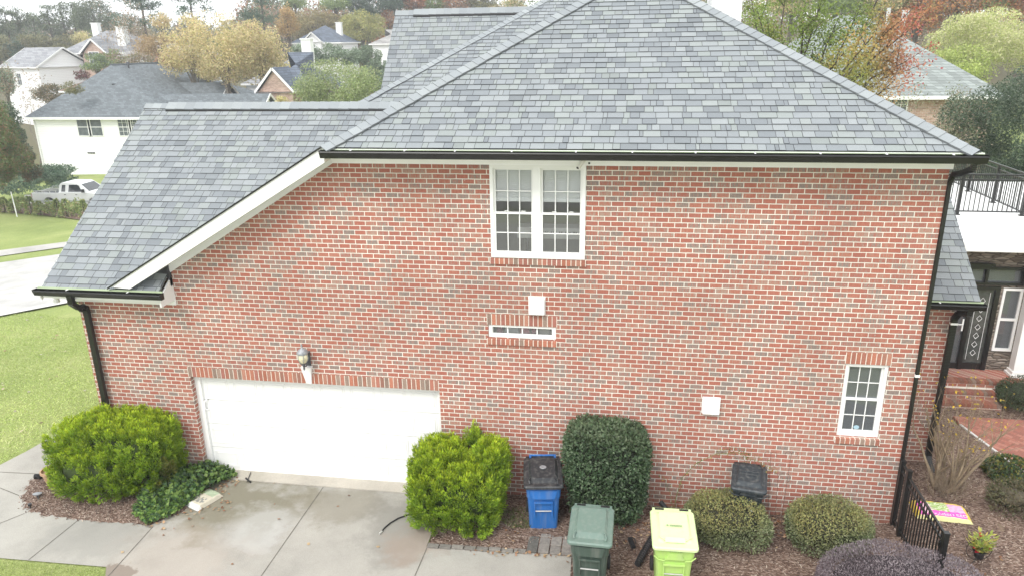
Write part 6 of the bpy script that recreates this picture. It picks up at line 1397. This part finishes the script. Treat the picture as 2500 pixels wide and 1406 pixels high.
# ================================================================== trees and hedges beyond
TREES = 0
def bgtree(name, label, px, top, bot, w, D, pal, kind='round', group=None, dens=1.0, lp=4.2, seed=None, cat='tree', trunkc='wood', asp=.5, holes=.0, extra=None):
    """crown spans w photo pixels across and top..bot pixels high at horizontal distance D; trunk stands on the terrain"""
    global TREES
    TREES += 1; sd_ = seed or TREES*7+1; r = np.random.RandomState(sd_); rn = random.Random(sd_)
    ppm = PPM(D, px); pt = ATD(px, top, D); pb_ = ATD(px, bot, D); gx, gy = pb_.x, pb_.y; gz_ = float(T(gx, gy)) if extra is None else extra
    zt, zb = pt.z, max(pb_.z, gz_+.1); rx = w/ppm/2; rz = (zt-zb)/2; cz = (zt+zb)/2; ls = lp/ppm
    root = root_of(name, label, cat, (gx, gy, gz_), group)
    B = []; CL = []; cl = np.array([gx, gy, cz])
    nl = int(dens*{'pine': 1.6, 'bare': 1.2, 'cone': 3.4}.get(kind, 2.3)*(w*(bot-top))/(lp*lp*.42)*1.35)
    mt = MB()
    if kind in ('round', 'oval', 'bush'):
        nc = max(14, int(52 if kind != 'bush' else 26)); q = unit(r.normal(size=(nc, 3)))*(.4+.62*r.rand(nc, 1)**.5)
        q[:, 2] = np.where(q[:, 2] < -.5, q[:, 2]*.6, q[:, 2])
        cs = q*np.array([rx*.86, rx*.86, rz*.86]); cr_ = np.minimum(rx, rz)*r.uniform(.20, .42, nc)
        k = r.choice(nc, nl, p=cr_**2/np.sum(cr_**2)); d = unit(r.normal(size=(nl, 3))); rad = cr_[k]*(1-.55*r.rand(nl)**2)
        B = cl+cs[k]+d*rad[:, None]*np.array([min(2.2, rx/min(rx, rz)), min(2.2, rx/min(rx, rz)), .85*min(1.6, rz/min(rx, rz))]); CL = 1+.22*(r.rand(nc)-.5)[k]+.12*d[:, 2]*0
        tips = [Vector(cl+c*.8) for c in cs[:16]]
        h0 = Vector((gx, gy, gz_)); top_ = Vector((gx, gy, cz))
        if kind != 'bush':
            mt.tube([h0, (gx+rn.gauss(0, .05)*rx, gy, (gz_+zb)/2), (gx, gy, zb+rz*.3), top_], [rx*.085+.05, rx*.07+.04, rx*.055+.03, rx*.03], 7, cap=False)
            for t in tips: b0 = h0.lerp(top_, rn.uniform(.55, .95)); mid = b0.lerp(t, .5)+Vector((0, 0, .1*rz)); mt.tube([b0, mid, t], [rx*.03+.015, rx*.018+.01, .008], 4, cap=False)
        ax = r.normal(size=(nl, 3))+np.array([0, 0, .25])
    elif kind == 'pine':
        nc = 26; t = r.rand(nc)**.8; cs = np.stack([r.normal(size=nc)*rx*.55, r.normal(size=nc)*rx*.55, -rz+2*rz*t], 1)*np.array([1, 1, 1]); shrink = (1-np.abs(t-.45)*.9)[:, None]; cs[:, :2] *= shrink*1.25
        cr_ = rx*r.uniform(.28, .55, nc); k = r.choice(nc, nl); d = unit(r.normal(size=(nl, 3))); B = cl+cs[k]+d*(cr_[k]*(1-.6*r.rand(nl)**2))[:, None]*np.array([1, 1, .5]); CL = 1+.3*(r.rand(nc)-.5)[k]
        mt.tube([(gx, gy, gz_), (gx+rn.gauss(0, .1), gy, cz), (gx, gy, zt-.1*rz)], [.2, .13, .03], 6, cap=False)
        for c in cs: mt.tube([(gx, gy, cz+c[2]-.1*rz), Vector(cl+c)], [.05, .015], 4, cap=False)
        ax = r.normal(size=(nl, 3))+np.array([0, 0, .4])
    elif kind == 'cone':
        t = r.rand(nl)**.8; an = r.rand(nl)*6.283; lay = .75+.25*np.abs(np.sin(t*22+np.sin(an*3))); rad = rx*(1-t)**.75*lay*(1-.35*r.rand(nl)**2)*(1+.12*np.sin(an*5+t*9))
        B = np.stack([gx+np.cos(an)*rad, gy+np.sin(an)*rad, zb+t*(zt-zb)-rad*.18], 1); CL = 1+.2*np.sin(an*4+t*17)*.6
        mt.tube([(gx, gy, gz_), (gx, gy, zt-.2)], [rx*.12, .03], 6, cap=False); ax = np.stack([np.cos(an), np.sin(an), r.uniform(-.4, .6, nl)], 1)+r.normal(size=(nl, 3))*.3
    elif kind == 'bare':
        tips = []
        limb(mt, (gx, gy, gz_), (0, 0, 1), (zb-gz_)*.6+rz*1.0, max(.10, rx*.05), 4, rn, tips, .55, .25, kids=(2, 4), nseg=4, shrink=.62)
        tp = np.array([tuple(t) for t in tips]); k = r.choice(len(tp), nl); B = tp[k]+r.normal(size=(nl, 3))*ls*2.2; CL = np.ones(nl); ax = r.normal(size=(nl, 3))
    if holes:
        kp = noise3(B, sd_, 4.5/rx) > -1.0+holes; B, CL, ax = B[kp], CL[kp], ax[kp]; nl = len(B)
    cols = BRT*pick(pal, nl, r, .16)*np.asarray(CL)[:, None]*(1+.13*noise3(B, sd_+2, 3.5/rx))[:, None]
    if len(mt.f): mt.build('trunk', M[trunkc], root, smooth=True)
    leaf_mesh('crown', B, ax, r.normal(size=(nl, 3)), ls*r.uniform(.8, 1.5, nl), ls*asp*r.uniform(.8, 1.3, nl), cols, M['leaf'] if kind not in ('pine', 'cone') else M['needle'], root)
    return root
BRT = 1.3
PINE = [(.10, .125, .07), (.13, .15, .085), (.08, .105, .065)]; PINEG = [(.07, .115, .07), (.09, .13, .08), (.055, .09, .055)]; OLV = [(.15, .15, .07), (.19, .175, .08), (.12, .12, .06)]
GOLD = [(.44, .36, .18), (.52, .43, .24), (.36, .31, .14), (.48, .36, .21)]; YELG = [(.44, .40, .18), (.50, .45, .23), (.36, .34, .14), (.52, .43, .24)]; RUST = [(.30, .13, .06), (.36, .18, .08), (.25, .12, .06)]; TAN = [(.26, .20, .14), (.31, .24, .17), (.22, .17, .12)]
ORG = [(.40, .16, .06), (.45, .22, .07), (.32, .13, .05), (.28, .22, .08)]; PALE = [(.36, .38, .15), (.42, .43, .2), (.30, .34, .12), (.45, .42, .26)]; MIDG = [(.16, .21, .07), (.20, .25, .085), (.13, .18, .06)]; GRYG = [(.17, .22, .15), (.21, .26, .18), (.14, .18, .12)]
DKG = [(.05, .08, .045), (.07, .105, .055), (.04, .065, .04)]
GP1 = 'pines on the left skyline'
for i, (px, top, bot, w, lab) in enumerate(((-12, 24, 100, 60, 'leftmost pine on the skyline, cut by the left edge'), (22, 22, 88, 46, 'slim pine second from the left edge on the skyline'), (52, 20, 92, 42, 'ragged pine above the white gable house roof'), (90, 36, 92, 60, 'broad low pine between the two slim ones on the skyline'), (128, 16, 90, 46, 'tall open crowned pine left of the white chimney'), (160, 10, 95, 46, 'tall pine straight above the far brick house'), (188, 12, 85, 44, 'slim pine beside the big dense pine on the skyline'))):
    bgtree('pine_tree', lab, px, top, bot, w, 165, PINE, 'pine', GP1, dens=1.1, lp=3.6)
bgtree('pine_tree', 'biggest dense dark pine on the left skyline, above the far brick house', 238, -6, 92, 104, 160, PINE, 'round', GP1, dens=1.25, lp=3.6)
GPU = 'dark trees under the skyline pines'
for px, top, bot, w, pal, lab in ((10, 84, 135, 70, OLV, 'dark bushy tree at the left edge above the white gable house'), (38, 96, 140, 50, PINEG, 'small dark green conifer above the white gable house roof'), (80, 82, 130, 64, OLV, 'olive tree in the middle of the row above the white gable house'), (122, 80, 128, 60, OLV, 'olive tree left of the white chimney'), (160, 84, 125, 56, OLV, 'olive tree touching the left of the far brick house roof'), (205, 78, 110, 50, YELG, 'yellowish tree right behind the far white chimney'), (262, 84, 118, 60, OLV, 'olive tree behind the far brick house ridge')):
    bgtree('broadleaf_tree', lab, px, top, bot+25, w*1.25, 152, pal, 'bush', GPU, dens=1.0, lp=3.8)
bgtree('pine_tree', 'tall green pine cut by the top edge, left of the yellow trees', 352, -30, 72, 96, 120, PINEG, 'pine', dens=1.5, lp=4)
bgtree('pine_tree', 'tall pine behind the middle of the yellow trees, cut by the top edge', 470, -28, 40, 70, 130, PINEG, 'pine', dens=1.1, lp=4)
bgtree('pine_tree', 'tall dark pine right of the yellow trees, cut by the top edge', 642, -40, 60, 100, 130, PINEG, 'pine', dens=1.3, lp=4)
bgtree('bare_tree', 'bare tan tree behind the long tan grey roof', 300, 70, 150, 100, 118, TAN, 'bare', dens=.35, trunkc='bark_grey')
bgtree('bare_tree', 'bare brown tree left of the yellow trees', 360, 55, 150, 90, 108, TAN, 'bare', dens=.5, trunkc='bark_grey')
bgtree('broadleaf_tree', 'olive brown tree behind the bare trees on the left', 330, 50, 120, 90, 140, TAN+OLV, 'round', dens=1.2, lp=4)
bgtree('broadleaf_tree', 'rusty brown rounded tree left of the yellow trees', 392, 80, 150, 100, 104, [(.30, .20, .11), (.34, .25, .13), (.26, .2, .1)], 'round', dens=1.0, lp=4)
bgtree('broadleaf_tree', 'small golden tree top poking above the rusty brown tree', 396, 28, 78, 50, 106, GOLD, 'round', dens=.9, lp=4)
GY = 'tall yellow autumn trees behind the white house'
bgtree('autumn_tree', 'left of the big yellow autumn trees, rising behind the roof wings', 478, 42, 215, 130, 88, YELG+GOLD, 'round', GY, dens=1.05, lp=4.4, holes=.12, trunkc='bark_grey')
bgtree('autumn_tree', 'middle and largest of the big yellow autumn trees', 560, 28, 240, 165, 84, YELG+GOLD, 'round', GY, dens=1.05, lp=4.4, holes=.12, trunkc='bark_grey')
bgtree('autumn_tree', 'right of the big yellow autumn trees, above the brick gable', 648, 52, 215, 120, 86, YELG+GOLD, 'round', GY, dens=1.0, lp=4.4, holes=.12, trunkc='bark_grey')
bgtree('autumn_tree', 'narrow orange brown tree right of the yellow trees', 706, 12, 108, 52, 120, [(.34, .22, .10), (.38, .27, .12), (.28, .2, .09)], 'round', dens=1.1, lp=4)
bgtree('autumn_tree', 'wide olive brown tree behind the blue roofed house', 775, 20, 112, 140, 150, [(.24, .20, .09), (.28, .22, .10), (.20, .18, .08)], 'round', dens=1.5, lp=4)
bgtree('autumn_tree', 'round olive gold tree left of the wing roof', 888, 28, 118, 112, 140, [(.27, .27, .09), (.32, .29, .10), (.22, .23, .08)], 'round', dens=1.5, lp=4)
bgtree('autumn_tree', 'orange brown tree just left of the wing roof rake', 946, 22, 88, 50, 150, RUST+TAN, 'round', dens=1.4, lp=4)
GT_ = 'trees along the top edge above the wing roof'
for px, top, bot, w, pal, knd, lab in ((722, -14, 30, 60, MIDG, 'round', 'green tree above the narrow orange tree at the top edge'), (822, -16, 34, 80, MIDG, 'round', 'green tree at the top edge above the wide olive brown tree'), (900, -40, 60, 90, PINEG, 'round', 'dark green tree at the top edge above the olive gold tree'), (965, -40, 40, 80, PINEG, 'round', 'dark green tree at the top edge above the left end of the wing roof'), (1015, -25, 38, 60, RUST, 'round', 'brown red tree at the top edge above the wing roof'), (1062, -20, 40, 56, MIDG, 'round', 'green tree at the top edge above the middle of the wing roof'), (1118, -30, 45, 76, TAN+RUST, 'round', 'tan brown tree at the top edge above the wing roof'), (1178, -30, 40, 80, OLV, 'round', 'olive tree at the top edge above the right of the wing roof'), (1205, 12, 40, 66, GOLD, 'round', 'low yellow tree just above the wing ridge'), (1256, -12, 40, 60, GOLD+MIDG, 'round', 'yellow green tree where the wing roof meets the hip')):
    bgtree('broadleaf_tree', lab, px, top, bot, w, 150, pal, knd, GT_, dens=1.5, lp=4)
GYB = 'yard trees between the far houses'
for px, top, bot, w, D, pal, knd, lab in ((20, 150, 250, 60, 84, GRYG+TAN, 'round', 'thin grey tree at the left edge before the white gable house'), (185, 196, 236, 50, 82, OLV, 'bush', 'olive bush between the white gable house and the red brown roof'), (285, 118, 175, 60, 106, MIDG+TAN, 'round', 'green tan tree right of the far brick house gable'), (345, 128, 175, 80, 98, TAN+OLV, 'round', 'tan tree in front of the long tan grey roof'), (420, 120, 190, 70, 94, RUST+TAN, 'round', 'rusty tree between the white house roof and the yellow trees'), (508, 150, 205, 60, 92, YELG, 'round', 'low yellow green tree under the left yellow tree'), (620, 120, 200, 70, 102, YELG+TAN, 'round', 'yellow tan tree behind the brick gable house'), (700, 150, 215, 50, 92, [(.3, .3, .1), (.38, .3, .12)], 'round', 'small yellow tree right of the brick gable chimney'), (690, 235, 262, 40, 74, YELG, 'bush', 'yellow bush in front of the brick gable house')):
    bgtree('yard_tree', lab, px, top, bot, w, D, pal, knd, GYB, dens=1.0, lp=4, trunkc='bark_grey')
GH = 'grey green hedge trees behind the round tree'
for i, (px, top, bot, w) in enumerate(((733, 108, 172, 50), (770, 112, 170, 60), (815, 106, 168, 62), (862, 114, 172, 60), (905, 104, 215, 62), (932, 120, 250, 56))):
    bgtree('hedge_tree', ['first', 'second', 'third', 'fourth', 'fifth', 'sixth'][i]+' grey green hedge tree from the left, below the blue roofed house', px, top, bot, w, 96, GRYG, 'bush', GH, dens=1.6, lp=4)
bgtree('pear_tree', 'big round light green tree left of the wing roof', 832, 142, 285, 196, 72, [(.20, .25, .10), (.25, .29, .13), (.17, .22, .09), (.28, .30, .16)], 'round', dens=1.5, lp=4.4, trunkc='bark_grey')
# left foreground: big conifer, holly, magnolia, small bare trees
bgtree('conifer_tree', 'tall green and rusty brown conifer at the left edge', -22, 165, 500, 165, 60, [(.10, .14, .05), (.13, .17, .06), (.07, .11, .045), (.17, .12, .06)], 'bush', dens=1.5, lp=5)
bgtree('conifer_tree', 'shorter brownish conifer in front of the tall one at the left edge', 18, 255, 505, 130, 57, [(.12, .15, .055), (.09, .13, .05), (.19, .12, .07)], 'bush', dens=1.5, lp=5)
bgtree('holly_tree', 'dark holly tree touching the corner of the white sided house', 62, 235, 480, 92, 63, DKG+[(.12, .15, .10)], 'bush', dens=1.3, lp=5)
bgtree('broadleaf_tree', 'small dark brown tree against the white house wall', 88, 345, 470, 44, 62, [(.14, .09, .05), (.10, .09, .05), (.08, .10, .05)], 'bush', dens=1.1, lp=5)
bgtree('magnolia_tree', 'brown and green magnolia above the left end of the white house roof', 126, 205, 262, 70, 98, [(.14, .12, .06), (.19, .14, .07), (.09, .10, .05)], 'round', dens=1.4, lp=4.2)
bgtree('bare_tree', 'bare little tree left of the far white gable', 66, 150, 250, 56, 92, TAN, 'bare', dens=.25, trunkc='bark_grey')
bgtree('bare_tree', 'bare little tree in front of the far white gable wall', 146, 158, 235, 48, 96, TAN, 'bare', dens=.25, trunkc='bark_grey')
bgtree('broadleaf_tree', 'small rounded green tree in front of the far brick house', 240, 128, 182, 68, 100, MIDG+GRYG, 'round', dens=1.3, lp=4)
bgtree('broadleaf_tree', 'tiny dark red bush under the far brick house windows', 203, 172, 200, 34, 96, [(.14, .05, .06), (.10, .08, .05)], 'bush', dens=1.4, lp=4)
bgtree('spreading_shrub', 'wide dark green spreading shrub behind the pickup truck bed', 105, 408, 500, 200, 69, [(.07, .12, .07), (.10, .15, .09), (.05, .09, .055), (.13, .18, .12)], 'bush', dens=1.5, lp=5, cat='shrub')
rt = random.Random(3)
GC = 'young conifers in the mulch strip before the pickup'
names = ['first', 'second', 'third', 'fourth', 'fifth', 'sixth', 'seventh', 'eighth', 'ninth', 'tenth', 'eleventh']
for i in range(11):
    px = -6+i*21.5; g_ = GT(px, 518+i*1.5); D_ = math.hypot(g_.x, g_.y-CAM[1]); top = 484+rt.uniform(-8, 8)
    bgtree('young_conifer', names[i]+' young green conifer from the left in the mulch strip before the pickup', px, top, 526+i, rt.uniform(26, 44), D_, [(.20, .26, .10), (.25, .3, .12), (.15, .2, .08), (.3, .27, .13)], 'cone' if i % 3 else 'bush', GC, dens=.8, lp=4.6, cat='shrub')
g_ = GT(40, 530); bgtree('low_bush', 'light yellow green low bush at the right end of the mulch strip', 185, 496, 536, 40, math.hypot(g_.x, g_.y-CAM[1]), [(.36, .36, .16), (.30, .30, .12)], 'bush', dens=1.1, lp=4.5, cat='shrub')
st = GT(42, 530); mb = MB(); mb.tube([st, st+Vector((-.05, 0, 1.7))], .035, 6); tag(mb.build('tree_stake', M['offwhite']), 'thin pale stake at the left end of the young conifer row', 'stake')
# right side
bgtree('autumn_tree', 'pale yellow green tree right of the neighbouring roof', 2405, 22, 215, 310, 70, PALE, 'bush', dens=1.3, lp=4.6, extra=.5)
bgtree('autumn_tree', 'bright yellow green tree low behind the dark holly', 2345, 112, 220, 170, 66, [(.30, .36, .10), (.36, .40, .14), (.25, .3, .09)], 'round', dens=1.3, lp=5.5, extra=.5)
GO = 'orange and green woodland trees at the top right'
for px, top, bot, w, pal, lab in ((2235, -50, 95, 130, ORG, 'orange tree behind the vent pipe of the neighbouring roof'), (2330, -60, 60, 120, TAN+ORG, 'brown orange tree at the top edge right of the vent pipe'), (2420, -70, 50, 110, ORG+MIDG, 'orange green tree at the top right edge'), (2500, -60, 70, 110, ORG, 'bright orange tree in the top right corner'), (2150, -70, 60, 120, MIDG+GOLD, 'green tree at the top edge behind the maple'), (2040, -60, 60, 130, MIDG, 'green tree at the top edge behind the left of the maple'), (1930, -60, 60, 120, GOLD+MIDG, 'yellow green tree at the top edge beside the chimney')):
    bgtree('broadleaf_tree', lab, px, top, bot, w, 95, pal, 'round', GO, dens=1.6, lp=5)
bgtree('holly_tree', 'large dark glossy holly behind the deck railing on the right', 2425, 165, 560, 350, 34, [(.06, .09, .055), (.08, .115, .07), (.045, .07, .04), (.13, .16, .11)], 'bush', dens=1.3, lp=5.5, extra=0)
bgtree('holly_tree', 'dark evergreen low behind the deck railing at the right edge', 2500, 300, 620, 240, 31, DKG+[(.11, .14, .09)], 'round', dens=1.6, lp=5.5, extra=0)
bgtree('broadleaf_tree', 'thin grey green sapling against the pale brick wall', 2262, 205, 345, 130, 33, [(.19, .19, .12), (.24, .2, .15), (.14, .17, .09)], 'bare', dens=.9, lp=5, trunkc='bark_grey', extra=0)
# red maple: limbs fan out from a trunk hidden behind the hip roof
mp_ = root_of('maple_tree', 'maple turning from green to red above the right hip of the roof', 'tree', (5.0, 14.0, 0))
rn = random.Random(21); mt = MB(); tips = []
D0 = 27
trunk = [Vector((5.0, 14.0, 0)), Vector((5.1, 14.1, 3.5)), Vector((5.3, 14.2, 6.2))]
mt.tube(trunk, [.26, .2, .16], 9, cap=False)
ends = [(1850, 30), (1880, 90), (1920, -20), (1960, 60), (1985, 120), (2010, -10), (2040, 60), (2060, 130), (2075, 185), (2100, 20), (2130, 90), (2150, 150), (2170, 60), (2200, 110), (2225, 70), (2180, 200), (2120, 205), (2215, 150), (2150, -20), (1900, 150), (1830, -20), (2230, 20)]
Bm = []
r = np.random.RandomState(3)
for (px, py) in ends:
    e = ATD(px, py, D0+rn.uniform(-2.6, 2.6)-2*(px > 2050)); s0 = trunk[2].lerp(trunk[1], rn.random()*.6); m1 = s0.lerp(e, .4)+Vector((rn.gauss(0, .2), rn.gauss(0, .2), -.25)); m2 = s0.lerp(e, .75)+Vector((rn.gauss(0, .15), 0, -.1))
    mt.tube([s0, m1, m2, e], [.07, .045, .028, .012], 6, cap=False)
    for k in range(6):
        b0 = (m1 if k < 2 else m2).lerp(e, rn.random()*.8); d = (e-m1).normalized()+Vector((rn.gauss(0, .5), rn.gauss(0, .5), rn.gauss(0, .35))); L = rn.uniform(.4, .85); t = b0+d*L; mt.tube([b0, b0+d*L*.5+Vector((0, 0, -.03)), t], [.016, .01, .005], 4, cap=False)
        n = 150 if px < 2060 else 115; tt = r.rand(n, 1); Bm.append(np.array(b0)*(1-tt)+np.array(t)*tt+r.normal(size=(n, 3))*np.array([.22, .22, .13]))
mt.build('trunk', plain('maple_bark', (.07, .055, .05), .9, .3, 8), mp_, smooth=True)
B = np.concatenate(Bm); c = (B-CAM) @ RM.T; u = 1250+F_PX*c[:, 0]/c[:, 2]; m = len(B)
red = np.clip((u-2115)/110+noise3(B, 3, 1.5)*.35, 0, 1)[:, None]; org = np.clip(noise3(B, 5, 1.6)*.7+.15-.1+(u-1990)/420, 0, 1)[:, None]
cols = pick([(.20, .27, .06), (.25, .32, .08), (.16, .23, .05)], m, r)*(1-org)+pick([(.38, .30, .08), (.42, .26, .09), (.34, .30, .09)], m, r)*org
cols = cols*(1-red)+pick([(.42, .12, .09), (.48, .18, .12), (.36, .09, .09), (.46, .24, .14)], m, r)*red
leaf_mesh('crown', B, r.normal(size=(m, 3))+np.array([0, 0, .2]), r.normal(size=(m, 3)), r.uniform(.06, .11, m), r.uniform(.035, .065, m), cols, M['leaf'], mp_)
# far woodland that reads as one mass behind the houses
def woodland(name, label, az0, az1, D0_, D1_, n, h, pal, seed, zb=0, leaf=.55, m_=620):
    r = np.random.RandomState(seed); nc = n; az = r.uniform(az0, az1, nc); D_ = r.uniform(D0_, D1_, nc); x = D_*np.sin(az); y = CAM[1]+D_*np.cos(az); hh = h*r.uniform(.65, 1.15, nc)
    z = T(x, y); B = []; Cc_ = []; P2 = np.array(pal)
    for i in range(nc):
        m = m_; d = unit(r.normal(size=(m, 3))); rr = r.uniform(.55, 1.0, (m, 1)); rad = hh[i]*.42
        lump = 1+.25*noise3(d*3, seed+i, 1.4)[:, None]
        B.append(np.array([x[i], y[i], z[i]+hh[i]*.55])+d*rr*lump*np.array([rad, rad, hh[i]*.48])); Cc_.append(P2[r.randint(len(P2))]*(1+r.uniform(-.2, .2, (m, 1))))
    B = np.concatenate(B); m = len(B); o = leaf_mesh(name, B, r.normal(size=(m, 3))+np.array([0, 0, .3]), r.normal(size=(m, 3)), leaf*r.uniform(.8, 1.6, m), leaf*.55*r.uniform(.8, 1.3, m), np.concatenate(Cc_), M['leaf'], None, 'stuff')
    o['label'] = label; o['category'] = 'woodland'
R0 = math.radians
woodland('woodland', 'mixed autumn woodland filling the gaps between the far houses on the left', R0(-48), R0(-25), 178, 250, 170, 9.5, OLV+TAN+PINE+OLV+MIDG, 91, leaf=.7)
woodland('woodland', 'taller autumn woodland on the skyline behind the blue roofed house', R0(-27), R0(-6), 165, 240, 110, 15, OLV+TAN+RUST+MIDG, 94, leaf=.7)
woodland('woodland', 'orange and green woodland rising behind the neighbouring house on the right', R0(2), R0(36), 105, 180, 110, 21, ORG+MIDG+TAN+OLV, 92, leaf=.32, m_=1300)
# ------------------------------------------------------------------ the air between here and the far houses
hz = MB(); hz.box((-330, -40, -8), (240, 420, 38)); hm = bpy.data.materials.new('haze_air'); hm.use_nodes = True; hn = hm.node_tree; hn.nodes.clear()
ho = N(hn, 'ShaderNodeOutputMaterial'); hv = N(hn, 'ShaderNodeVolumePrincipled'); hv.inputs['Color'].default_value = (.93, .96, 1, 1); hv.inputs['Density'].default_value = .0011; hv.inputs['Anisotropy'].default_value = .2
hn.links.new(hv.outputs[0], ho.inputs['Volume']); hzo = hz.build('haze', hm, kind='stuff'); hzo['label'] = 'pale even haze over the whole neighbourhood'; hzo['category'] = 'haze'
